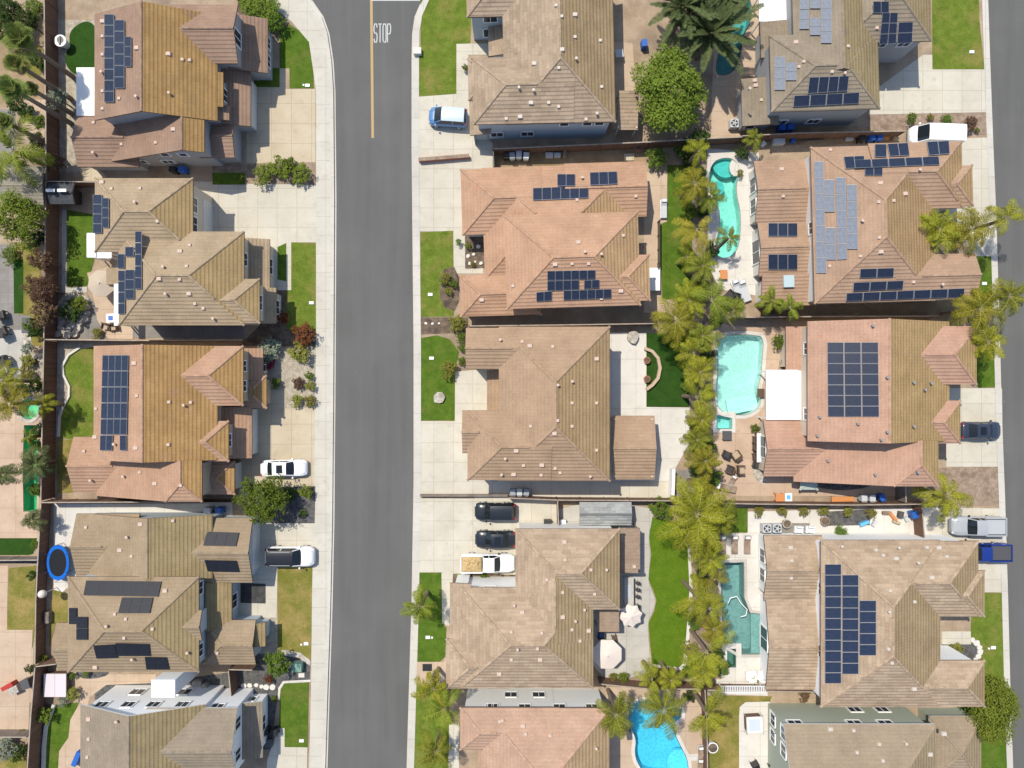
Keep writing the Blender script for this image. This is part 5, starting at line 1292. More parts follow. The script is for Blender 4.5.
sh(283, 318, 7.5, 1.6, 'leaf_red', 'red-tinged shrub beside lawn edge, left of the orange-red bush', 1); sh(303, 334, 13, 1.7, 'leaf_red', 'orange-red bush overhanging the pavement', 2); sh(270, 349, 13, 1.5, 'leaf_grey', 'silvery green spiky shrub in front garden, left of olive bush', 0); sh(299, 353, 12, 1.5, 'leaf_yellow', 'olive bush under the orange-red bush in front garden', 1)
sh(269.5, 363.5, 6.5, 1, 'leaf_magenta', 'crimson flowering shrub in front garden', 0); sh(298, 383, 7, 1, 'leaf_plum', 'brownish shrub in the gravel front garden', 2); sh(310, 386, 6, .9, 'leaf_yellow', 'olive shrub at the pavement edge of gravel front garden', 1); sh(297, 400.5, 7, .9, 'leaf_yellow', 'left of two pale round shrubs nearest the sedan drive', 0); sh(310, 401, 7, .9, 'leaf_yellow', 'right of two pale round shrubs nearest the sedan drive', 2); sh(309, 376, 5, .8, 'leaf_mid', 'small green shrub above the pale round shrubs', 1); sh(276, 383, 6, .9, 'leaf_mid', 'green shrub against porch roof of the red house', 0)
sh(305.5, 492, 8, 1.2, 'leaf_bright', 'yellow-green round bush right of tree by the sedan', 1); sh(290, 494, 8, 1.2, 'leaf_dark', 'dark low shrub under tree between sedan and SUV', 0); sh(303, 513, 4, .7, 'leaf_mid', 'tiny vivid green plant in black bed near the SUV', 2)
sh(268.5, 679.5, 5, .9, 'leaf_red', 'small rusty ball-shaped shrub in dark gravel', 1); sh(274, 699, 4, .6, 'leaf_mid', 'little plant beside corner of small dark lawn', 2)
sh(42, 659, 6, 1, 'leaf_bright', 'bright shrub at the fence end above lilac spa cover', 0); sh(29, 669, 5, .9, 'leaf_dark', 'small shrub on the terracotta side of the back fence', 1); sh(72, 694, 8, 1.2, 'leaf_yellow', 'yellow-flowering shrub beside the lilac spa cover', 2); sh(63, 701, 6, 1, 'leaf_grey', 'pale shrub under the lilac spa cover', 0); sh(44, 716, 9, 1.5, 'leaf_bright', 'bright shrub by curved kerb below lilac spa cover', 1); sh(72, 676, 4, .8, 'leaf_mid', 'small plant right of the lilac spa cover', 2); sh(86, 673, 4.5, .7, 'leaf_bright', 'small plant in dark bed under tan eaves', 0)
sh(21, 733, 4, .6, 'leaf_yellow', 'small potted shrub at the corner of terracotta paving', 1); sh(4, 748, 14, 1.6, 'leaf_grey', 'silver-grey agave-like shrub at bottom left corner', 2); sh(18, 752, 9, 1.3, 'leaf_dark', 'dark shrub behind silver-grey agave', 0)
sh(458.5, 242, 3.5, .9, 'leaf_mid', 'small round shrub at street side of the dark courtyard', 0); sh(468, 246, 4, .9, 'leaf_bright', 'bright shrub in the dark courtyard', 1); sh(473, 264, 3, .6, 'leaf_yellow', 'tiny plant among white stones in dark courtyard', 2)
sh(446, 278, 6, 1, 'leaf_yellow', 'upper pale shrub at the lawn edge of pink house', 0); sh(453.5, 284, 5, 1, 'leaf_mid', 'round green shrub against pink house lawn edge', 1); sh(443, 282, 4, .8, 'leaf_bright', 'small loose shrub at pink house lawn edge', 2); sh(448, 291, 5, .8, 'leaf_yellow', 'lowest small shrub at pink house lawn edge', 1)
sh(457, 323, 9.5, 1.6, 'leaf_yellow', 'olive-tan ball bush at corner between two street lawns', 2); sh(461, 337, 6, 1, 'leaf_mid', 'clipped green shrub under the olive-tan ball bush', 0); sh(462, 348, 5, 1, 'leaf_mid', 'small clipped shrub at salmon house corner', 1); sh(462, 361, 5, .9, 'leaf_mid', 'lowest clipped shrub at salmon house corner', 2); sh(449, 369, 9.5, 1.5, 'leaf_yellow', 'yellow-green bush on lawn of salmon house', 0)
sh(465.5, 68, 4, .9, 'leaf_mid', 'small shrub beside walkway and top lawn by street', 1); sh(459, 576.5, 4, .7, 'leaf_yellow', 'small plant at the end of bed next to white pickup', 0); sh(484, 577, 5, .6, 'leaf_mid', 'low planting in the bed next to white pickup', 2)
sh(657, 157, 12, 1.8, 'leaf_mid', 'round green bush behind pink house patio', 2); sh(687, 152, 14, 2.2, 'leaf_dark', 'dark bush in shade between large tree and turquoise pool', 1); sh(700, 140, 12, 2.5, 'leaf_dark', 'dark bush under fence near large bright tree', 0)
sh(661, 509, 13, 2, 'leaf_mid', 'bushy shrub at the head of vivid green turf', 1); sh(779, 341, 8, 1.3, 'leaf_mid', 'shrub beside angular pool and red lean-to roof', 0); sh(755, 428, 5, 1.0, 'leaf_mid', 'potted shrub beside patio dining chairs', 2)
sh(623, 678, 7, 1.2, 'leaf_bright', 'bright shrub under the white octagon parasol', 0); sh(655, 676, 10, 1.5, 'leaf_yellow', 'olive shrub at foot of vivid green turf', 1); sh(670, 674, 8, 1.2, 'leaf_dark', 'dark shrub at foot of vivid green turf, right one', 2); sh(613, 677, 5, .9, 'leaf_yellow', 'small olive shrub by house corner under octagon parasol', 0)
sh(700, 578, 10, 1.3, 'leaf_dark', 'dark low shrub in palm strip beside teal pool', 1)
for i, (x, y) in enumerate([(759,511),(782,511),(804,511),(824,511),(848,511),(872,513),(841,532)]):
    sh(x, y, 6 if i < 6 else 7, 1.0, 'leaf_yellow' if i < 6 else 'leaf_mid', ['first yellow-green shrub of fence row, nearest the palms', 'second yellow-green shrub of fence row, right of the orange box', 'third yellow-green shrub of fence row', 'fourth yellow-green shrub of fence row', 'fifth yellow-green shrub of fence row, in dark bed', 'last yellow-green shrub of fence row, by the heap of clutter', 'low green shrub against the sand-coloured roof edge'][i], i)
sh(912, 118, 6, 1.1, 'leaf_mid', 'leftmost shrub in gravel bed above white van', 0); sh(930.5, 117, 4, .7, 'leaf_yellow', 'small yellow shrub in gravel bed above white van', 1); sh(947, 119, 6, .9, 'leaf_mid', 'grey-green shrub in gravel bed above white van', 2); sh(971, 123, 8, 1, 'leaf_plum', 'twiggy purplish shrub in gravel bed near street', 0); sh(977, 130, 3, .6, 'leaf_bright', 'tiny lime plant at the corner of gravel bed', 1)
sh(957, 649, 7, .8, 'leaf_yellow', 'spiky yellow-green plants in crescent bed by porch', 2); sh(805, 695, 7, .8, 'leaf_plum', 'purplish rosette plant between roof end and sage house', 0); sh(755, 679, 4.5, .9, 'leaf_bright', 'bright small plant beside two white pool chairs', 1); sh(716, 694, 8, 1.4, 'leaf_grey', 'grey-green shrub on lawn beside the fence lattice', 2)
sh(689, 696, 7, 1.1, 'leaf_dark', 'shrub on tan paving right of blue pool top', 1); sh(740, 173, 4, .9, 'leaf_yellow', 'small golden shrub against white patio wall by turquoise pool', 0); sh(742, 153, 8, 1.2, 'leaf_dark', 'shrub under small palm at head of turquoise pool', 1)
for i, (x, y, rr_, m_) in enumerate([(690,165,7,'leaf_dark'),(700,172,6,'leaf_mid'),(690,212,7,'leaf_mid'),(703,212,6,'leaf_dark'),(712,250,8,'leaf_dark'),(700,285,9,'leaf_mid'),(716,320,7,'leaf_dark'),(688,338,9,'leaf_mid'),(708,355,8,'leaf_dark'),(690,385,8,'leaf_mid'),(708,392,6,'leaf_yellow'),(694,425,6,'leaf_mid'),(708,446,7,'leaf_dark'),(714,478,8,'leaf_mid'),(696,470,7,'leaf_dark'),(690,535,8,'leaf_mid'),(698,552,7,'leaf_yellow'),(712,548,6,'leaf_mid'),(703,600,8,'leaf_dark'),(694,620,8,'leaf_mid'),(717,655,7,'leaf_dark'),(690,650,8,'leaf_yellow'),(690,670,8,'leaf_mid'),(722,668,7,'leaf_mid')]):
    B('shrub', x, y, rr_*1.25, 1.1+.5*(i % 3), m_, 'low shrub growing among palm trunks in the long planted strip', 'shrub', 'low shrubs under the palm row', seed=i)
sh(38, 62, 9, 1.5, 'leaf_dark', 'dark shrub by the upper fan palm trunks', 1); sh(36, 140, 10, 1.6, 'leaf_dark', 'dark shrub between fan palms and pale gravel roof', 2); sh(38, 238, 9, 1.5, 'leaf_dark', 'dark shrub between yellow-green tree and back fence', 0); sh(30, 326, 8, 1.2, 'leaf_mid', 'green shrub at neighbour lawn end beside plum trees', 1); sh(27, 361, 8, 1.1, 'leaf_yellow', 'olive shrub in pale neighbour rockery', 2); sh(6, 176, 10, 1.6, 'leaf_mid', 'green shrub at left edge under feather palm', 0)
for i, (x, y, rr_, m_) in enumerate([(33,8,9,'leaf_mid'),(26,112,8,'leaf_dark'),(40,122,7,'leaf_mid'),(22,168,7,'leaf_dark'),(34,330,7,'leaf_dark'),(29,348,6,'leaf_grey'),(27,374,7,'leaf_yellow'),(22,390,8,'leaf_dark'),(37,385,7,'leaf_mid'),(38,430,6,'leaf_dark'),(36,445,7,'leaf_mid'),(37,490,7,'leaf_mid'),(36,545,5,'leaf_mid'),(33,575,5,'leaf_dark'),(15,105,9,'leaf_dark'),(10,255,8,'leaf_mid')]):
    B('shrub', x, y, rr_*1.2, 1.0+.4*(i % 3), m_, 'mixed shrub growing along the western neighbours yards by the back fence', 'shrub', 'shrubs of the far-left yards', seed=i)
# --- palms
G = 'feather palms in the long planted strip'
Q = [ # px, py, reach, h, material, kind, seed, label
 (699,150,17,4.2,'frond_olive','queen',1,'topmost feather palm of the planted strip, just under the fence'),
 (695,183,25,5.0,'frond_olive','queen',2,'olive feather palm left of turquoise pool top'),
 (710,196,17,3.6,'frond_green','queen',3,'green feather palm overhanging the blue seat of turquoise pool'),
 (697,229,26,5.2,'frond_yellow','queen',0,'bright golden feather palm left of turquoise pool'),
 (703,266,22,5.0,'frond_green','queen',1,'green feather palm above the orange board'),
 (688,256,13,4.0,'frond_olive','queen',2,'small olive palm by pink house lawn, above the strip bend'),
 (712,300,25,5.4,'frond_green','queen',3,'full green palm left of the grey loungers'),
 (690,300,18,4.6,'frond_olive','queen',0,'yellowish palm at lower end of pink house lawn'),
 (676,321,28,5.2,'frond_olive','queen',1,'wide palm arching over side yard between pink and salmon houses'),
 (733,309,17,4.2,'frond_green','queen',2,'palm beside grey loungers, over the dark fence'),
 (703,336,23,5.2,'frond_green','queen',3,'palm on the left of angular pool top'),
 (694,352,21,4.8,'frond_olive','queen',0,'olive palm over dark turf by curved planter'),
 (701,372,23,5.2,'frond_olive','queen',2,'palm casting shade on angular pool middle'),
 (697,397,22,5.0,'frond_olive','queen',1,'yellow-olive palm beside dark turf lower edge'),
 (702,420,21,5.3,'frond_olive','queen',3,'palm beside the small square spa'),
 (698,440,18,4.8,'frond_green','queen',0,'dark-hearted palm left of brown seating'),
 (706,461,24,5.4,'frond_olive','queen',2,'shaggy palm above grey deck with white screen'),
 (702,487,19,4.8,'frond_olive','queen',1,'palm left of brown V-shaped seating'),
 (697,515,36,5.6,'frond_olive','queen',3,'long-fronded palm spreading over fence and head of vivid turf'),
 (720,520,21,4.4,'frond_green','queen',0,'palm arching over small lawn near the sun loungers'),
 (706,540,18,4.2,'frond_olive','queen',2,'palm left of the three sun loungers'),
 (711,560,17,4.0,'frond_olive','queen',1,'palm beside head of teal pool'),
 (715,580,16,3.8,'frond_olive','queen',3,'small palm leaning to teal pool by white hose'),
 (697,597,25,5.0,'frond_olive','queen',0,'palm reaching over right edge of vivid turf'),
 (710,609,24,5.0,'frond_olive','queen',2,'palm with fronds over the teal pool middle'),
 (714,630,22,4.6,'frond_olive','queen',1,'palm next to lower teal pool'),
 (707,652,32,5.6,'frond_olive','queen',3,'large palm at the lower end of vivid turf'),
 (704,672,24,4.8,'frond_olive','queen',0,'lowest palm of strip, above brown fence corner'),
 (616,715,25,5.2,'frond_green','queen',1,'palm at left side of bright blue kidney pool'),
 (663,711,34,5.2,'frond_green','queen',2,'palm hanging over bright blue kidney pool'),
 (707,714,26,5.0,'frond_olive','queen',3,'palm at fence right of bright blue kidney pool'),
 (652,680,19,4.2,'frond_olive','queen',0,'slim palm at foot of vivid turf above blue pool'),
 (671,681,17,4.2,'frond_olive','queen',3,'pale slim palm at foot of vivid turf, right of its twin'),
 (729,238,17,3.6,'frond_green','thin',1,'little palm with leaning trunk over turquoise pool end'),
 (756,138,16,3.0,'frond_green','thin',2,'small loose palm by fence at turquoise pool head'),
 (773,300,20,4.2,'frond_green','thin',3,'palm over patio end beside skylight roof'),
 (791,307,17,4.0,'frond_green','thin',0,'palm leaning on brown roof corner under skylight'),
]
for px, py, R, h_, m, kd, s, lb in Q:
    palm('feather_palm', px, py, R, h_, m, lb, kd, s, G if kd == 'queen' else None, lean=((.8,.9) if s == 1 and kd == 'thin' else (0,0)))
palm('date_palm', 711, 32, 40, 4.6, 'frond_dark', 'broad dark date palm in front, beside teal pool', 'date', 1, 'dark date palms')
palm('date_palm', 683, 6, 38, 4.8, 'frond_dark', 'date palm cut by the top edge, behind its larger neighbour', 'date', 2, 'dark date palms')
palm('date_palm', 722, -6, 30, 4.4, 'frond_dark', 'date palm mostly out of frame above teal pool', 'date', 3, 'dark date palms')
S_ = 'palms along the right-hand street'
palm('street_palm', 940, 229, 27, 5.6, 'frond_olive', 'leftmost street palm overhanging the brown roof gables', 'queen', 2, S_)
palm('street_palm', 972, 230, 27, 5.8, 'frond_olive', 'middle street palm over small front lawn', 'queen', 1, S_)
palm('street_palm', 1008, 218, 27, 6, 'frond_olive', 'street palm hanging over asphalt at right edge', 'queen', 3, S_)
palm('street_palm', 981, 308, 30, 5.8, 'frond_olive', 'street palm on lawn strip between two brown houses', 'queen', 0, S_)
palm('street_palm', 1010, 296, 30, 6, 'frond_green', 'street palm leaning over asphalt at right edge, lower one', 'queen', 2, S_)
palm('street_palm', 989, 342, 25, 5.4, 'frond_olive', 'lowest street palm above small square lawn', 'queen', 1, S_)
palm('street_palm', 948, 496, 30, 4.4, 'frond_olive', 'thin airy palm over bark bed and silver pickup', 'thin', 2)
palm('street_palm', 421, 607, 26, 4.6, 'frond_green', 'green palm on small street lawn beside the middle road', 'thin', 3)
palm('street_palm', 433, 690, 23, 4.8, 'frond_olive', 'tall tufted palm by rose house street corner', 'thin', 0)
palm('street_palm', 444, 710, 27, 5.0, 'frond_green', 'palm leaning on rose roof corner', 'thin', 1)
palm('street_palm', 436, 752, 20, 4.0, 'frond_green', 'palm on bottom street lawn', 'thin', 2)
palm('fan_palm', 19, 39, 17, 7.5, 'frond_fan', 'fan palm with long leaning trunk near top left', 'fan', 1)
palm('fan_palm', 14, 62, 13, 7.8, 'frond_fan', 'second fan palm down, top left', 'fan', 2)
palm('fan_palm', 11, 88, 16, 8.2, 'frond_fan', 'third fan palm down, full crown against left edge', 'fan', 3)
palm('fan_palm', 30, 88, 9, 6.0, 'frond_fan', 'small fan palm head right of the third fan palm', 'fan', 0)
palm('fan_palm', 4, 121, 13, 6.5, 'frond_fan', 'lowest fan palm cut by the left edge', 'fan', 2)
palm('feather_palm', 12, 150, 32, 5.0, 'frond_green', 'long-fronded feather palm above pale gravel roof, left edge', 'thin', 1)
palm('feather_palm', 2, 381, 20, 4.6, 'frond_olive', 'olive feather palm by round green spa, upper', 'queen', 2)
palm('feather_palm', 10, 404, 22, 4.6, 'frond_olive', 'olive feather palm by round green spa, lower', 'queen', 0)
palm('feather_palm', 41, 405, 14, 3.2, 'frond_olive', 'sparse palm between round spa and back fence', 'thin', 3)
palm('feather_palm', 27, 437, 10, 2.0, 'frond_green', 'small green palm over the narrow lap pool', 'thin', 0)
palm('yucca', 34, 464, 18, 3.0, 'frond_dark', 'dark spiky palm over the narrow lap pool', 'pygmy', 1)
palm('yucca', 3, 475, 18, 3.0, 'frond_dark', 'dark spiky palm cut by left edge near lap pool', 'pygmy', 2)
palm('yucca', 31, 521, 12, 2.4, 'frond_dark', 'small dark spiky palm at foot of lap pool', 'pygmy', 3)
# ================================================================ smaller things
def wheelie(col):
    def mk():
        r = empty('wheelie_bin', (0,0,0)); b = MB(); b.box((0,0,.5), (.5,.58,.95), 0, top=1.12); b.build('bin_body', M[col], r)
        l = MB(); l.box((0,.02,1.02), (.6,.7,.08), 0, top=.9); l.tube([(-.25,-.38,1.0),(.25,-.38,1.0)], [.025,.025], 6); l.build('lid', M[col], r)
        for s in (-1,1): w = MB(); w.cyl((s*.24-.03,-.27,.12), .12, .06, 10, axis='x'); w.build('wheel', M['tyre'], r)
        return r
    return mk
BIN = {c: wheelie(c) for c in ('grey_plastic','blue_plastic','pale_plastic','black_plastic')}
def bin_(t, x, y, c, label, rz=0, g=None): return place(BIN[c], PT(t, x, y, GZ+.9)*1-Vector((0,0,.9)), rz, label, 'bin', g)
bin_('M2', 338, 48, 'grey_plastic', 'leftmost grey wheelie bin in shaded side yard of pink house', .1); bin_('M2', 358, 44, 'pale_plastic', 'middle pale wheelie bin in shaded side yard of pink house'); bin_('M2', 380, 48, 'pale_plastic', 'rightmost pale wheelie bin in shaded side yard of pink house', -.1); bin_('M2', 322, 44, 'black_plastic', 'black wheelie bin left of the grey ones in side yard')
bin_('M3', 340, 549, 'grey_plastic', 'left wheelie bin under the salmon roof edge', .05); bin_('M3', 360, 549, 'pale_plastic', 'middle wheelie bin under the salmon roof edge'); bin_('M3', 381, 549, 'grey_plastic', 'right wheelie bin under the salmon roof edge', -.2)
bin_('R3', 542, 567, 'pale_plastic', 'left pale bin by the fence on red house patio'); bin_('R3', 567, 567, 'pale_plastic', 'right pale bin by the fence on red house patio'); bin_('R3', 597, 565, 'blue_plastic', 'tilted blue-white bin by the fence on red house patio', .4)
bin_('R1', 322, 383, 'blue_plastic', 'blue bin in shade of the grey-brown house', 1.5); bin_('R1', 296, 384, 'blue_plastic', 'dark blue bin left of its neighbour in shade of grey-brown house', 1.5); bin_('R1', 567, 412, 'blue_plastic', 'bright blue bin at the nose of the white van', .2); bin_('R1', 538, 413, 'black_plastic', 'black bin beside bright blue bin near the van', .1); bin_('R1', 590, 411, 'blue_plastic', 'second blue bin beside bright blue bin near the van', .1)
bin_('L1', 548, 510, 'blue_plastic', 'blue bin at foot of the top-left house wall', 1.5); bin_('L1', 520, 510, 'black_plastic', 'dark bin left of blue bin at top-left house wall', 1.5); bin_('L3', 660, 543, 'blue_plastic', 'blue bin in concrete strip left of the round tree', 1.5); bin_('L3', 625, 543, 'pale_plastic', 'pale bin in concrete strip left of blue bin', 1.5)
bin_('R4', 695, 105, 'blue_plastic', 'blue bin beside clutter heap and brown gate', .3); bin_('L5', 800, 398, 'black_plastic', 'black bin by front wall of white-walled house', .1); bin_('L5', 826, 400, 'black_plastic', 'second black bin by front wall of white-walled house', .1)

def parasol(name, t, x, y, rpx, col, label, n=8, h=2.5, rz=0, scallop=0):
    p = PT(t, x, y, GZ+h); R = rpx/S*K; r = empty(name, (p.x, p.y, GZ), rz, label, 'parasol')
    c = MB()
    for i in range(n):
        a, b = 2*math.pi*i/n, 2*math.pi*(i+1)/n; A = Vector((R*math.cos(a), R*math.sin(a), h-.42)); B2 = Vector((R*math.cos(b), R*math.sin(b), h-.42)); m_ = (A+B2)/2*(1-scallop); m_.z = h-.40
        tp = Vector((0,0,h)); k = .5
        c.face([tp, A*k+tp*(1-k), m_*k+tp*(1-k)]); c.face([tp, m_*k+tp*(1-k), B2*k+tp*(1-k)])
        c.face([A*k+tp*(1-k), A, m_, m_*k+tp*(1-k)]); c.face([m_*k+tp*(1-k), m_, B2, B2*k+tp*(1-k)])
        c.face([A, A-Vector((0,0,.16)), m_-Vector((0,0,.14)), m_]); c.face([m_, m_-Vector((0,0,.14)), B2-Vector((0,0,.16)), B2])
    c.build('canopy', M[col], r, fix=False)
    po = MB(); po.tube([(0,0,0),(0,0,h+.1)], [.03,.03], 8); po.cyl((0,0,h), .06, .12, 8); po.build('pole', M['metal'], r)
    rb = MB()
    for i in range(n): a = 2*math.pi*i/n; rb.tube([(0,0,h-.03),(R*.97*math.cos(a),R*.97*math.sin(a),h-.44)], [.012,.012], 4)
    rb.build('rib_frame', M['dark_metal'], r); ba = MB(); ba.cyl((0,0,0), .32, .1, 14); ba.build('base', M['dark_metal'], r)
    return r
parasol('patio_parasol', 'L2', 298, 370, 41, 'umbrella_beige', 'octagonal beige parasol on patio of tan house', rz=.3)
parasol('patio_parasol', 'M4', 697, 413, 35, 'umbrella_white', 'scalloped white parasol beside outdoor bar', rz=.2, scallop=.12)
parasol('patio_parasol', 'M4', 626, 530, 45, 'umbrella_white', 'large white octagon parasol at corner of grey patio', rz=.39)

def slab_roof(name, t, rect, m, label, h=2.6, slats=False, th=.1, cat='patio cover', posts=True, mp='white_vinyl'):
    x0, y0, x1, y1 = rect; a = PT(t, x0, y0, GZ+h); b = PT(t, x1, y1, GZ+h); c = (a+b)/2; w, d = b.x-a.x, a.y-b.y
    r = empty(name, (c.x, c.y, GZ), 0, label, cat); k = MB()
    if slats:
        n = max(3, int(d/.14))
        for i in range(n): k.box((0, -d/2+d*(i+.5)/n, h), (w, d/n*.82, .05), 0)
        k.box((0,0,h-.05), (w-.02, d-.02, .03))
    else: k.box((0,0,h), (w, d, th))
    k.build('canopy', M[m], r); f = MB()
    for s in (-1,1): f.box((0, s*(d/2+.02), h-.02), (w+.1, .08, .18)); f.box((s*(w/2+.02), 0, h-.023), (.08, d-.05, .17))
    f.build('beam', M[mp], r)
    if posts:
        for i in (-1,1):
            for j in (-1,1):
                q = MB(); q.box((i*(w/2-.1), j*(d/2-.1), (h-.08)/2), (.11,.11,h-.08)); q.build('post', M[mp], r)
    return r
SR = slab_roof
SR('patio_cover', 'L1', (233,206,290,347), 'white_paint', 'white flat patio cover between turf and top-left house')
SR('patio_cover', 'L2', (264,222,288,292), 'white_paint', 'narrow white awning over tan house patio door'); SR('patio_cover', 'L2', (282,278,335,294), 'white_paint', 'small white awning at the inner corner of tan house', h=2.5)
SR('patio_cover', 'L2', (346,375,362,497), 'white_paint', 'slim white cover beside solar strip of tan house', h=2.7)
SR('patio_cover', 'R1', (228,-20,328,64), 'white_paint', 'white patio cover beside teal pool at the top', h=2.7)
SR('patio_cover', 'R3', (249,182,370,329), 'white_paint', 'broad white flat patio cover beside angular aqua pool', h=2.7)
SR('pergola', 'M4', (662,146,721,278), 'fascia_brown', 'slatted brown pergola next to vivid turf', slats=True, mp='bark_mulch'); SR('pergola', 'M4', (594,390,658,455), 'fascia_brown', 'square slatted brown pergola between two white parasols', slats=True, mp='bark_mulch')
for o in C.objects:
    if o.name.startswith('canopy') and o.parent and o.parent.name.startswith('pergola'): o.data.materials[0] = mottled('pergola_wood'+o.name, (.30,.215,.155), (.36,.27,.2), 1.5)
e = House('patio_roof', 'freestanding tiled patio roof beside salmon house', 'salmon', 'cream_wall', 'M3', e=2.7, pitch=.3); e.lich = False
e.wing(640, 318, 767, 511, 'x', 'gg', walls=False); e.build(); e.root['category'] = 'patio cover'
for i, j in ((.06,.06),(.94,.06),(.06,.94),(.94,.94)):
    w = e.w[0]; q = MB(); q.box((w['X0']+(w['X1']-w['X0'])*i-e.o.x, w['Y0']+(w['Y1']-w['Y0'])*j-e.o.y, 1.35), (.2,.2,2.7)); q.build('post', M['cream_wall'], e.root)
e = House('patio_roof', 'striped tile patio roof right under the large bright tree', 'sand', 'cream_wall', 'M1', e=2.7); e.shed(654, 280, 716, 391, 'S', 2.6, .15, walls=False); e.build(); e.root['category'] = 'patio cover'
w = e.w[0]
for i, j in ((.06,.06),(.94,.06),(.06,.94),(.94,.94)):
    q = MB(); q.box((w['X0']+(w['X1']-w['X0'])*i-e.o.x, w['Y0']+(w['Y1']-w['Y0'])*j-e.o.y, 1.3), (.15,.15,2.6)); q.build('post', M['cream_wall'], e.root)
e = House('neighbour_roof', 'pale gravel-coated low roof at the left edge above yellow-green tree', 'gravelroof', 'cream_wall', 'L2', e=2.6, pitch=.12); RC['gravelroof'] = ((.25,.225,.19),(.33,.30,.25),(.14,.12,.10),(.36,.33,.28),(.44,.40,.34))
e.wing(12, 20, 131, 135, 'x', 'gg'); e.build(); e.root['category'] = 'outbuilding'
# sheds
def shed_(name, t, rect, m, wall, label, ax, h=2.0, pitch=.35, metal=False):
    e = House(name, label, 'sand', wall, t, e=h, pitch=pitch); e.wing(*rect, ax, 'gg'); e.build(); e.root['category'] = 'shed'; e.roof.data.materials[0] = M[m]; e.roof.data.materials[1] = M[m]; e.roof.data.materials[2] = M[m]; return e
M['shingle_grey'] = roof_mat('shingle_grey', (.24,.25,.25), (.34,.35,.34)); M['shed_black'] = mottled('shed_black', (.05,.055,.065), (.08,.085,.095), 2)
shed_('garden_shed', 'L2', (146,70,224,132), 'shed_black', 'black_plastic', 'black garden shed with light ridge stripe in fence corner', 'x')
sk = MB(); w = C.objects['garden_shed']; 
e = shed_('garden_shed', 'M4', (541,66,697,136), 'shingle_grey', 'grey_wall', 'grey shingled long shed by reddish fence', 'x', 2.1)
rs = MB(); rs.box((-.6,.12,2.62), (.9,.3,.03)); rs.box((.55,.12,2.62), (.9,.3,.03)); rs.build('skylight', M['white_paint'], w)
# trampoline
def trampoline():
    p = PT('L4', 174, 219, GZ+.9); r = empty('trampoline', (p.x, p.y, GZ), 0, 'blue-rimmed oval trampoline with net poles beside back fence', 'trampoline'); n = 28; A, Bb = 1.15, 1.82
    def ell(a, k, z): return Vector((A*k*math.cos(a)*(abs(math.cos(a))**-.12 if abs(math.cos(a)) > .05 else 1), Bb*k*math.sin(a), z))
    pad, mt, fr = MB(), MB(), MB()
    for i in range(n):
        a, b = 2*math.pi*i/n, 2*math.pi*(i+1)/n
        pad.face([ell(a,.78,.9), ell(a,1,.9), ell(b,1,.9), ell(b,.78,.9)]); pad.face([ell(a,1,.9), ell(a,1,.82), ell(b,1,.82), ell(b,1,.9)])
        mt.face([Vector((0,0,.84)), ell(a,.8,.87), ell(b,.8,.87)])
    for i in range(6):
        a = 2*math.pi*(i+.5)/6; q = MB(); q.tube([ell(a,1.02,0), ell(a,1.02,.85), ell(a,1.03,1.3)], [.03]*3, 6); q.build('net_pole', M['blue_pad'], r)
        q = MB(); q.tube([ell(a,.95,.8), ell(a+.25,.95,0), ell(a-.25,.95,0)], [.02]*3, 5); q.build('leg', M['metal'], r)
    pad.build('pad', M['blue_pad'], r); mt.build('mat', M['mesh_black'], r); return r
M['mesh_black'].node_tree.nodes['Principled BSDF'].inputs['Specular IOR Level'].default_value = .05
M['blue_pad'].node_tree.nodes['Principled BSDF'].inputs['Specular IOR Level'].default_value = .1
trampoline()
# spas
def hot_tub(name, t, rect, cover, label, rz=0, cat='hot tub'):
    x0, y0, x1, y1 = rect; a = PT(t, x0, y0, GZ+.9); b = PT(t, x1, y1, GZ+.9); c = (a+b)/2; w, d = b.x-a.x, a.y-b.y; r = empty(name, (c.x, c.y, GZ), rz, label, cat)
    q = MB(); q.box((0,0,.42), (w*.94, d*.94, .84)); q.build('cabinet', M['tub_wood'], r)
    q = MB(); q.box((-w/4,0,.9), (w/2-.01, d, .1), 0, top=.98); q.box((w/4,0,.903), (w/2-.01, d, .1), 0, top=.98); q.build('cover', M[cover], r); return r
hot_tub('hot_tub', 'L5', (132,222,200,292), 'cover_lilac', 'square spa with pale lilac cover in fence corner')
r = hot_tub('hot_tub', 'R5', (188,352,236,400), 'white_paint', 'white-rimmed square spa with pale blue top on sage house patio', .05)
q = MB(); q.box((0,0,.965), (1.15,1.2,.03)); q.build('cover_panel', mat('pale_blue', (.50,.56,.66), .5), r)
for dx in (-1,1): q = MB(); q.tube([(dx*.85,-.9,0),(dx*.85,-.9,1.15),(dx*.85,.9,1.15),(dx*.85,.9,0)], [.025]*4, 6); q.build('rail', M['metal'], r)
# furniture
def chair(col, cush):
    def mk():
        r = empty('patio_chair', (0,0,0)); s = MB(); s.box((0,0,.40), (.6,.58,.12)); s.build('seat', M[cush], r)
        b = MB(); b.box((0,-.31,.66), (.62,.1,.5)); b.build('backrest', M[col], r)
        for k in (-1,1): a = MB(); a.box((k*.34,0,.5), (.1,.62,.3)); a.build('armrest', M[col], r)
        for i in (-1,1):
            for j in (-1,1): l = MB(); l.box((i*.3,j*.26,.17), (.06,.06,.34)); l.build('leg', M[col], r)
        return r
    return mk
CH = {'wicker':chair('brown_wicker','cushion_tan'), 'dark':chair('dark_metal','cushion_dark'), 'white':chair('white_vinyl','white_paint'), 'tan':chair('brown_wicker','cushion_dark')}
def ch(t, x, y, k, rz, label, s=1): return place(CH[k], PT(t, x, y, GZ), rz, label, 'chair', None, s)
ch('L2', 326, 503, 'wicker', 2.9, 'left of two patio chairs under the square blue fire table'); ch('L2', 349, 505, 'wicker', 3.3, 'right of two patio chairs under the square blue fire table')
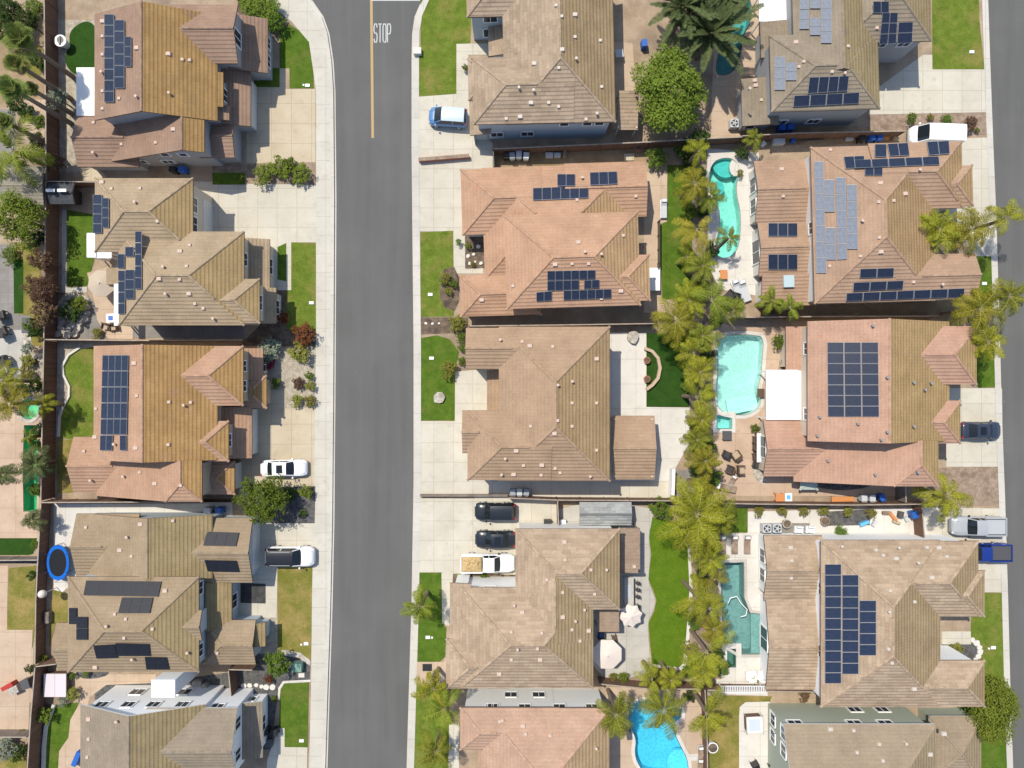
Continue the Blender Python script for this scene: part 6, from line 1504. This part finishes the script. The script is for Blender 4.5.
ch('R3', 152, 436, 'wicker', .6, 'round-backed brown chair by the small square spa deck', 1.2); ch('R3', 124, 433, 'dark', -.4, 'dark chair left of round-backed brown chair', 1.1); ch('R3', 166, 480, 'wicker', -1.57, 'square tan-cushioned chair on pool terrace', 1.25); ch('R3', 133, 478, 'tan', 1.2, 'brown chair half under palm fronds on terrace', 1.1)
ch('R3', 212, 390, 'tan', -1.57, 'upper dark dining chair beside lean-to tile roof'); ch('R3', 212, 411, 'tan', -1.57, 'second dark dining chair beside lean-to tile roof'); ch('R3', 212, 440, 'tan', -1.4, 'third dark dining chair beside lean-to tile roof'); ch('R3', 212, 462, 'dark', -1.8, 'lowest dark dining chair, by round stones')
ch('R5', 195, 580-330, 'white', .1, 'x') if False else None
ch('R4', 194, 580, 'white', .1, 'left white pool chair beside narrow spa', 1.35); ch('R4', 228, 580, 'white', -.1, 'right white pool chair beside narrow spa', 1.35)
ch('R4', 338, 146, 'white', 3.1, 'left white chair in concrete side yard beside two air units', 1.1); ch('R4', 372, 146, 'white', 3.1, 'right white chair in concrete side yard beside two air units', 1.1)
ch('R5', 208, 488, 'dark', .5, 'dark red chair on sage house patio', 1); ch('R5', 262, 494, 'dark', 2.2, 'dark chair against sage wall on patio', 1.1); ch('R5', 274, 488, 'tan', 2.5, 'brown chair beside dark chair against sage wall', 1)
ch('R2', 132, 468, 'dark', .8, 'dark chair left of grey lounger by the fence', 1.2); ch('R2', 150, 474, 'dark', 1.3, 'second dark chair left of grey lounger by the fence', 1.1)
ch('L2', 20, 520, 'dark', .4, 'dark chair on shaded neighbour patio, lower', 1.5); ch('L2', 14, 510-40, 'dark', .2, 'dark chair on shaded neighbour patio, upper', 1.4); ch('L3', 25, 95, 'dark', 1.8, 'dark seat on neighbour patio near the pale rockery', 1.5)
def lounger(col, cush):
    def mk():
        r = empty('sun_lounger', (0,0,0)); f = MB(); f.box((0,0,.28), (.68,1.95,.06)); f.build('frame', M[col], r)
        c = MB(); c.box((0,-.32,.36), (.62,1.25,.1)); c.build('cushion', M[cush], r)
        b = MB(); z = .36
        b.face([(-.31,.3,.38),(.31,.3,.38),(.31,.98,.72),(-.31,.98,.72)]); b.face([(-.31,.98,.65),(.31,.98,.65),(.31,.3,.31),(-.31,.3,.31)])
        for s in (-1,1): b.face([(s*.31,.3,.38),(s*.31,.98,.72),(s*.31,.98,.65),(s*.31,.3,.31)])
        b.face([(-.31,.98,.72),(.31,.98,.72),(.31,.98,.65),(-.31,.98,.65)]); b.build('backrest', M[cush], r)
        p = MB(); p.box((0,.78,.68), (.5,.3,.12), 0, top=.85); p.build('pillow', M['white_paint'], r)
        for i in (-1,1):
            for j in (-.8,.8): l = MB(); l.box((i*.28,j,.13), (.06,.06,.26)); l.build('leg', M[col], r)
        return r
    return mk
LG = {'grey':lounger('metal','bark_mulch'), 'white':lounger('white_vinyl','pale_plastic')}
def lo(t, x, y, k, rz, label, s=1): return place(LG[k], PT(t, x, y, GZ), rz, label, 'lounger', None, s)
lo('R4', 114, 192, 'grey', 0, 'leftmost of three sun loungers at head of teal pool'); lo('R4', 149, 192, 'grey', 0, 'middle of three sun loungers at head of teal pool'); lo('R4', 187, 192, 'grey', 0, 'rightmost of three sun loungers at head of teal pool')
lo('R2', 178, 456, 'white', .35, 'upper pale lounger on the turquoise pool terrace', 1.2); lo('R2', 158, 452, 'white', .4, 'lower pale lounger on the turquoise pool terrace, nearer the palms', 1.1)
lo('M2', 792, 210, 'white', 0, 'white bench lounger at patio edge of pink house', 1)
lo('R3', 122, 533, 'grey', 1.35, 'brown lounger lying along fence below terrace', 1.15); lo('R3', 140, 518, 'grey', -.45, 'brown lounger angled beside another on terrace', .8)
lo('M5', 904, 458, 'grey', .05, 'dark lounger by fence near blue kidney pool, upper', .9); lo('M5', 902, 496, 'grey', 0, 'dark lounger by fence near blue kidney pool, lower', .9)
def table(name, t, x, y, w, d, m, leg, label, rz=0, h=.74, inset=None, cat='table', round_=False):
    p = PT(t, x, y, GZ+h); r = empty(name, (p.x, p.y, GZ), rz, label, cat); q = MB()
    if round_: q.cyl((0,0,h-.05), w/2, .05, 22)
    else: q.box((0,0,h-.03), (w,d,.06))
    q.build('tabletop', M[m], r)
    if inset: q = MB(); q.box((0,0,h+.012), (w*.5,d*.5,.024)); q.build('inset', M[inset], r)
    for i in (-1,1):
        for j in (-1,1): q = MB(); k = .3 if round_ else .44; q.box((i*w*k,j*d*k,(h-.06)/2), (.06,.06,h-.06)); q.build('leg', M[leg], r)
    return r
table('fire_table', 'L2', 333, 476, .92, .92, 'white_paint', 'dark_metal', 'square white fire table with blue glass centre', .05, .6, 'blue_plastic')
table('patio_table', 'M2', 766, 419, 1.2, 2.35, 'white_paint', 'white_vinyl', 'large white square table on pink house patio', 0, .9)
table('patio_table', 'R3', 232, 415, .85, 3.0, 'white_paint', 'dark_metal', 'long white dining table along the lean-to tile roof', 0); table('patio_table', 'R3', 212, 462, .85, .85, 'stone', 'dark_metal', 'round stone table among pale pebbles', 0, .6, None, round_=True) if False else None
table('side_table', 'R3', 232, 250, .75, .9, 'brown_wicker', 'brown_wicker', 'small dark side table beside angular pool and white cover', 0, .5); table('spa_deck', 'R3', 130, 378, .95, .95, 'tarp_dark', 'dark_metal', 'dark square platform under the small spa', 0, .4)
table('patio_table', 'M1', 661, 160, .8, .8, 'pale_plastic', 'metal', 'grey square table against brown-roofed house patio', .1, .8)
table('outdoor_bar', 'M4', 690, 336, .95, 2.9, 'patio_grey', 'grey_wall', 'grey outdoor bar counter under the slatted pergola', 0, 1.0, 'metal', cat='bar'); 
def stool():
    r = empty('bar_stool', (0,0,0)); q = MB(); q.cyl((0,0,.68), .19, .08, 14); q.build('seat', M['cushion_dark'], r); q = MB(); q.box((.2,0,.85), (.05,.36,.3)); q.build('backrest', M['dark_metal'], r)
    for i in range(4): a = i*math.pi/2+.78; q = MB(); q.tube([(.12*math.cos(a),.12*math.sin(a),.68),(.2*math.cos(a),.2*math.sin(a),0)], [.02,.02], 5); q.build('leg', M['dark_metal'], r)
    return r
for i, (y, n) in enumerate(((308,'topmost'),(328,'second'),(349,'third'),(377,'lowest'))): place(stool, PT('M4', 713, y, GZ+.4)-Vector((0,0,.4)), 0, f'{n} dark stool at the grey outdoor bar', 'bar stool', 'stools at the outdoor bar')
table('garden_bench', 'M4', 606, 468, .7, .9, 'black_plastic', 'dark_metal', 'dark barbecue table in shade under square pergola', 0, .9, 'blue_plastic'); table('garden_bench', 'M4', 646, 480, .5, .85, 'brown_wicker', 'brown_wicker', 'dark brown seat behind large white octagon parasol', .2, .5)
table('wood_bench', 'R3', 478, 570, 2.3, .5, 'orange_board', 'fascia_brown', 'slatted reddish wooden bench along the fence by pale bins', .02, .5, None, 'bench'); table('toy_kitchen', 'R3', 290, 565, .9, .8, 'orange_board', 'orange_board', 'orange wooden box with pale blue top by fence', 0, .8); 
table('toy_table', 'R3', 315, 564, .75, .85, 'white_paint', 'white_vinyl', 'white and sky blue paddling tub table beside orange box', 0, .55, 'sky_blue')
table('board_table', 'R2', 120, 405, .75, .95, 'orange_board', 'dark_metal', 'orange wooden table beside palms near grey loungers', 0, .5)
table('storage_box', 'R2', 62+0, 310, .1, .1, 'white_paint', 'white_vinyl', 'x') if False else None
hs_ = House('playhouse', 'pale grey-green hexagonal-roofed garden box under red eave', 'sand', 'green_box', 'R3', e=1.3, pitch=.25); hs_.wing(350, 500, 402, 542, 'x', 'hh'); hs_.build(); hs_.root['category'] = 'storage box'
for i in range(3): hs_.roof.data.materials[i] = mottled('box_grey%d'%i, (.36,.42,.38), (.42,.48,.44), 2)
# air units
def ac():
    r = empty('air_conditioner', (0,0,0)); q = MB(); q.box((0,0,.42), (.85,.85,.84)); q.build('casing', M['pale_plastic'], r)
    q = MB(); q.cyl((0,0,.84), .36, .03, 20); q.build('fan_opening', M['black_plastic'], r)
    q = MB()
    for i in range(5): a = i*1.257; q.box((.16*math.cos(a),.16*math.sin(a),.885), (.3,.12,.015), a)
    q.cyl((0,0,.872), .1, .04, 10); q.build('fan_grille', M['metal'], r); return r
for t, x, y, lb in (('R4',250,146,'left of two air units in the concrete side yard'),('R4',281,146,'right of two air units in the concrete side yard'),('R1',152,371,'air unit on tan patio under grey-brown lean-to')): place(ac, PT(t, x, y, GZ+.8)-Vector((0,0,.8)), 0, lb, 'air conditioner')
# boxes, covers and pots
def boxy(name, t, x, y, w, d, h_, m, label, cat, rz=0, lid=None):
    p = PT(t, x, y, GZ+h_); r = empty(name, (p.x, p.y, GZ), rz, label, cat); q = MB(); q.box((0,0,h_/2-.02), (w*.94,d*.94,h_-.04)); q.build('body', M[m], r); q = MB(); q.box((0,0,h_), (w,d,.06), 0, top=.95); q.build('lid', M[lid or m], r); return r
boxy('utility_box', 'L4', 893, 536, 1.05, .9, .8, 'green_box', 'pale green utility box beside rounded bush', 'utility box'); boxy('utility_box', 'L4', 908, 558, .65, .45, .12, 'stone_white', 'white ground vault near pale green utility box', 'meter box')
boxy('utility_box', 'M1', 52, 152, .85, .7, .5, 'stone_white', 'pale kerb box at left edge of top street lawn', 'utility box')
for i, (t, x, y, lb) in enumerate((('L1',926,257,'white meter lid at corner of the curved lawn top left'),('L2',938,430,'white meter lid on lawn beside orange-red bush'),('L4',922,463,'white meter lid on dry brown lawn'),('L5',908,424,'white meter lid on small dark lawn at bottom'),('M2',91,465,'white meter lid on pink house lawn'),('M3',95,145,'white meter lid on salmon house lawn'),('M4',84,474,'white meter lid under the green street palm'),
    ('R1',867,156,'white meter lid on lawn by right-hand street'),('R2',905,432,'white meter lid under the right street palms'),('R4',932,505,'white meter lid on lawn beside crescent bed'))):
    boxy('meter_box', t, x, y, .5, .32, .1, 'white_paint', lb, 'meter box', 0)
for t, x, y, lb in (('L1',915,257,'small round white cap beside lawn meter lid, top left'),('L4',908,465,'small white cap on dry brown lawn'),('M4',97,474,'small white cap under green street palm'),('R4',917,507,'small white cap on lawn beside crescent bed')):
    p = PT(t, x, y); q = MB(); q.cyl((0,0,0), .11, .1, 10); q.cyl((0,0,.1), .07, .03, 8); o = q.build('pipe_cap', M['white_paint']); o.location = p; tag(o, lb, 'pipe cap')
boxy('deck_box', 'M1', 737, 128, .6, .75, .9, 'blue_plastic', 'bright blue barrel-like box on tan patio by tree', 'box', .1, 'blue_plastic'); boxy('deck_box', 'R1', 287, 425, 1.25, .6, .7, 'pale_plastic', 'pale storage box in side yard over terracotta house', 'box')
boxy('deck_box', 'M1', 450, 466, .8, .5, .5, 'pale_plastic', 'left pale crate along dark fence of pink house', 'crate'); boxy('deck_box', 'M1', 474, 466, .7, .45, .45, 'pale_plastic', 'middle pale crate along dark fence of pink house', 'crate'); boxy('deck_box', 'M1', 496, 460, .35, .9, .6, 'bark_mulch', 'brown post-like crate along dark fence of pink house', 'crate')
boxy('paving_slab', 'M1', 690, 473, 1.1, .75, .1, 'concrete_warm', 'square tan slab at the pink roof corner near flower pot', 'slab'); boxy('trolley', 'M4', 490, 128, .7, .55, .7, 'white_vinyl', 'white box trolley by rust-red gate', 'trolley'); boxy('bbq_grill', 'M4', 445, 128, .8, .45, .9, 'dark_metal', 'dark grill cart beside rust-red gate', 'grill')
boxy('door_mat', 'M4', 82, 565, 1.0, .75, .06, 'black_plastic', 'dark patterned mat beside tan walkway by street', 'mat'); boxy('neighbour_seat', 'L2', 78, 498, .9, 1.6, .8, 'black_plastic', 'black spa-like box on shaded neighbour patio', 'box', 0, 'tarp_dark')
boxy('fence_crate', 'L4', 140, 385, .5, 1.2, .6, 'fence_grey', 'weathered crate leaning in back yard under white ball', 'crate')
def pot(t, x, y, lb, m='terracotta', s=1):
    p = PT(t, x, y); r = empty('flower_pot', p, 0, lb, 'pot'); q = MB(); q.cyl((0,0,0), .22*s, .5*s, 14, r2=.33*s); q.cyl((0,0,.47*s), .36*s, .07*s, 14); q.build('planter', M[m], r); q = MB(); q.cyl((0,0,.545*s), .29*s, .012, 14); q.build('potting_soil', M['mulch'], r); return r
pot('M1', 716, 450, 'large terracotta pot beside slab at dark fence', s=1.25); pot('M3', 741, 152, 'upper terracotta pot on curved planter wall'); pot('M3', 741, 208, 'lower terracotta pot on curved planter wall'); pot('R3', 216, 358, 'pot under shrub beside dining chairs', 'stone'); pot('R4', 302, 128, 'grey pot behind white chairs in concrete side yard', 'stone', 1.3); pot('R4', 417, 120, 'brown pot beside dark bed of the side yard', 'bark_mulch', 1.3); pot('R3', 293, 155, 'pot against red lean-to roof by pool', 'stone')
pot('M5', 935, 432, 'round white pot by fence right of blue pool', 'white_paint', 1.6)
# ball lamp, feeder, hose, stones, clutter
p = PT('L4', 130, 312, 2.2); r = empty('garden_lamp', (p.x, p.y, GZ), 0, 'white globe on pole at back fence below trampoline', 'lamp'); q = MB(); q.tube([(0,0,0),(0,0,2)], [.04,.04], 8); q.build('pole', M['metal'], r)
bm_ = bmesh.new(); bmesh.ops.create_uvsphere(bm_, u_segments=18, v_segments=10, radius=.4); me = bpy.data.meshes.new('globe'); bm_.to_mesh(me); bm_.free(); me.materials.append(M['umbrella_white']); o = bpy.data.objects.new('globe', me); C.objects.link(o); o.parent = r; o.location = (0,0,2.2)
p = PT('L1', 181, 122, 1.2); r = empty('fire_pit', (p.x, p.y, GZ), .6, 'round white-rimmed fire bowl on gravel beside kidney turf', 'fire pit'); q = MB(); q.cyl((0,0,0), .35, 1.0, 18, r2=.58); q.cyl((0,0,1.0), .62, .08, 18); q.build('bowl', M['white_paint'], r); q = MB(); q.cyl((0.05,0.05,1.085), .36, .02, 14); q.box((0,0,1.15), (.9,.16,.06), .9); q.build('grate', M['black_plastic'], r)
def hose():
    p = PT('R4', 180, 385); pts = [PT('R4', x, y)-p+Vector((0,0,.03)) for x, y in [(132,372),(140,355),(158,350),(172,372),(190,390),(186,408),(170,412)]]
    q = MB(); q.tube(pts, [.05]*len(pts), 6); o = q.build('pool_hose', M['white_vinyl'], smooth=True); o.location = p; tag(o, 'white curling hose floating in teal pool', 'hose')
hose()
def stones(t, pts, label0, r0=.28, m='stone_white', name='stepping_stone', cat='stone', grp=None, h=.05):
    for i, (x, y) in enumerate(pts):
        rr = random.Random(i*7+len(label0)); p = PT(t, x, y); n = 9; R = r0*rr.uniform(.75,1.25); q = MB()
        q.prism([(R*rr.uniform(.8,1.15)*math.cos(2*math.pi*k/n), R*rr.uniform(.7,1.0)*math.sin(2*math.pi*k/n)) for k in range(n)], -.02, h*rr.uniform(.8,1.2))
        o = q.build(name, M[m]); o.location = p; o.rotation_euler = (0,0,rr.random()); tag(o, label0, cat, grp)
stones('L5', [(735,258),(752,257),(772,256),(788,260),(803,262),(820,262)], 'white stepping stone set in dark gravel left of small lawn', .3, grp='stepping stones in dark gravel')
stones('L2', [(225,412),(240,418),(255,430),(264,445),(266,462),(258,480),(246,492),(228,498),(238,508),(215,510),(200,515),(188,505),(180,525),(212,528),(228,524),(195,490)], 'pale boulder in the rockery below the octagonal parasol lawn', .42, 'stone', 'boulder', 'boulder', 'boulders in the rockery', .4)
stones('M2', [(205,350),(222,345),(226,368),(236,322),(244,372),(210,372)], 'white stone scattered in dark courtyard of pink house', .2, 'stone_white', 'boulder', 'stone', 'white stones in courtyard', .15)
stones('M2', [(78,552),(98,553),(117,552)], 'round white pebble disc in dark strip between two street lawns', .14, grp='pebbles in dark strip')
stones('M3', [(118,263)], 'round ring of grey stones on salmon house lawn', .55, 'stone', 'tree_stump', 'stone', None, .25)
stones('M3', [(700,84)], 'grey boulder on white patio corner', .7, 'stone', 'boulder', 'stone', None, .5)
stones('L5', [(598,250),(622,258)], 'grey upright rock in dark side yard by the white wall', .5, 'stone', 'boulder', 'stone', 'rocks in dark side yard', .6)
stones('R4', [(867,480),(880,490),(888,503),(890,517),(885,530),(876,540)], 'pale block edging the crescent bed beside porch', .3, 'stone_white', 'edging_stone', 'stone', 'edging blocks of the crescent bed', .15)
stones('M4', [(672,300),(672,320)], 'x', .2) if False else None
# heap of clutter by the brown gate
for i, (t, x, y, w, d, m, lb) in enumerate((('R4',612,100,.9,.3,'bark_mulch','brown plank lying in heap by blue bin'),('R4',632,112,.3,1.1,'orange_board','rust plank standing out of heap by blue bin'),('R4',655,105,.7,.5,'tarp_dark','dark sack in heap by blue bin'),('R4',672,118,.5,.4,'pale_plastic','pale crate in heap by blue bin'),('R4',642,128,.8,.25,'cushion_tan','tan board at foot of heap by blue bin'),
    ('R4',545,131,1.0,.35,'sky_blue','sky blue toy tub beside dark bed'),('R4',575,131,.7,.35,'pale_plastic','pale toy tub beside sky blue one'),('R1',640,412,.6,.5,'cushion_tan','tan carton beside blue bins by van'),('R1',615,410,.5,.5,'orange_board','rusty carton beside blue bins by van'),('R1',500,416,.8,.4,'pale_plastic','pale tarp bundle left of black bin'),('R1',240,432,.5,.5,'white_paint','white crate on side yard under small palm'),('R1',330,422,.5,.4,'blue_plastic','small blue crate right of pale storage box'))):
    boxy('yard_clutter', t, x, y, w, d, .35+.05*(i % 3), m, lb, 'clutter', i*.7)
for i, (x, y) in enumerate(((410,422),(385,424),(360,428))): boxy('stacked_timber', 'R1', x, y, .9, .12, .3, 'fence_grey', ['right','middle','left'][i]+' timber leaning along shaded side yard fence', 'timber', .1)
# playset at left edge
r = boxy('play_slide', 'L5', 20, 262, 1.3, .45, .8, 'red_plastic', 'red toy slide on terracotta paving at left edge', 'toy', .5); boxy('bbq_grill', 'L5', 75, 255, .9, 1.0, 1.0, 'tarp_dark', 'dark covered grill on terracotta paving by back fence', 'grill', .3); boxy('garden_table', 'L5', 40, 272, 1.0, .8, .7, 'stone', 'grey round-edged table between red slide and covered grill', 'table', .4)
boxy('blue_barrel', 'L5', 228, 480, .5, 1.6, .6, 'blue_plastic', 'blue folded cover at edge of curved path, bottom left', 'cover', -.4)
boxy('recliner', 'L5', 808, 432, .8, .8, .5, 'tarp_dark', 'dark mat and seat at the front wall, bottom', 'seat', .1)
boxy('firewood_rack', 'L3', 95, 100-4, .6, .5, .5, 'brown_wicker', 'dark box on gravel corner by feather palms', 'box', .2)
boxy('patio_bench', 'M5', 690, 405, .5, 1.2, .45, 'tarp_dark', 'dark bench left of blue kidney pool under palm', 'bench', .1)

r = empty('trellis', Vector((*PT('R5', 178, 268, 1.75).xy, GZ)), 0, 'white slatted trellis along fence below the narrow raised spa', 'trellis'); q = MB()
for i in range(26): q.box((-2.2+4.4*i/25, 0, 1.75), (.08, .75, .05))
q.build('slat_panel', M['white_paint'], r); q = MB()
for s in (-.33, .33): q.box((0, s, 1.69), (4.6, .07, .07))
q.build('beam', M['white_paint'], r)
for s in (-2.1, 2.1): q = MB(); q.box((s, 0, .83), (.09, .09, 1.66)); q.build('post', M['white_paint'], r)
# ================================================================ air, light, camera
sc = bpy.context.scene
w = bpy.data.worlds.new('World'); sc.world = w; w.use_nodes = True; nt = w.node_tree
sky = nt.nodes.new('ShaderNodeTexSky'); sky.sky_type = 'NISHITA'; sky.sun_disc = False
d = Vector((.37,-.43,-1)).normalized(); up = -d
sky.sun_elevation = math.asin(up.z); sky.sun_rotation = math.atan2(up.x, up.y) % (2*math.pi); sky.altitude = 100; sky.air_density = 1.0; sky.dust_density = 1.0
nt.links.new(sky.outputs[0], nt.nodes['Background'].inputs[0]); nt.nodes['Background'].inputs[1].default_value = .15
l = bpy.data.lights.new('sun', 'SUN'); l.energy = 3.9; l.angle = math.radians(.5); l.color = (1, .935, .805)
lo_ = bpy.data.objects.new('sun', l); C.objects.link(lo_); lo_.rotation_euler = d.to_track_quat('-Z', 'Y').to_euler(); lo_.location = (0, 0, 60)
cam = bpy.data.cameras.new('camera'); cam.sensor_width = 36; cam.lens = 36*H/(1024*K); cam.clip_end = 3000; cam.clip_start = .5
co = bpy.data.objects.new('camera', cam); C.objects.link(co); co.location = (0, 0, H); sc.camera = co
vs = sc.view_settings; vs.view_transform = 'Standard'; vs.look = 'None'; vs.exposure = .24; vs.gamma = 1; vs.use_curve_mapping = False
sc.cycles.max_bounces = 6; sc.cycles.transparent_max_bounces = 8
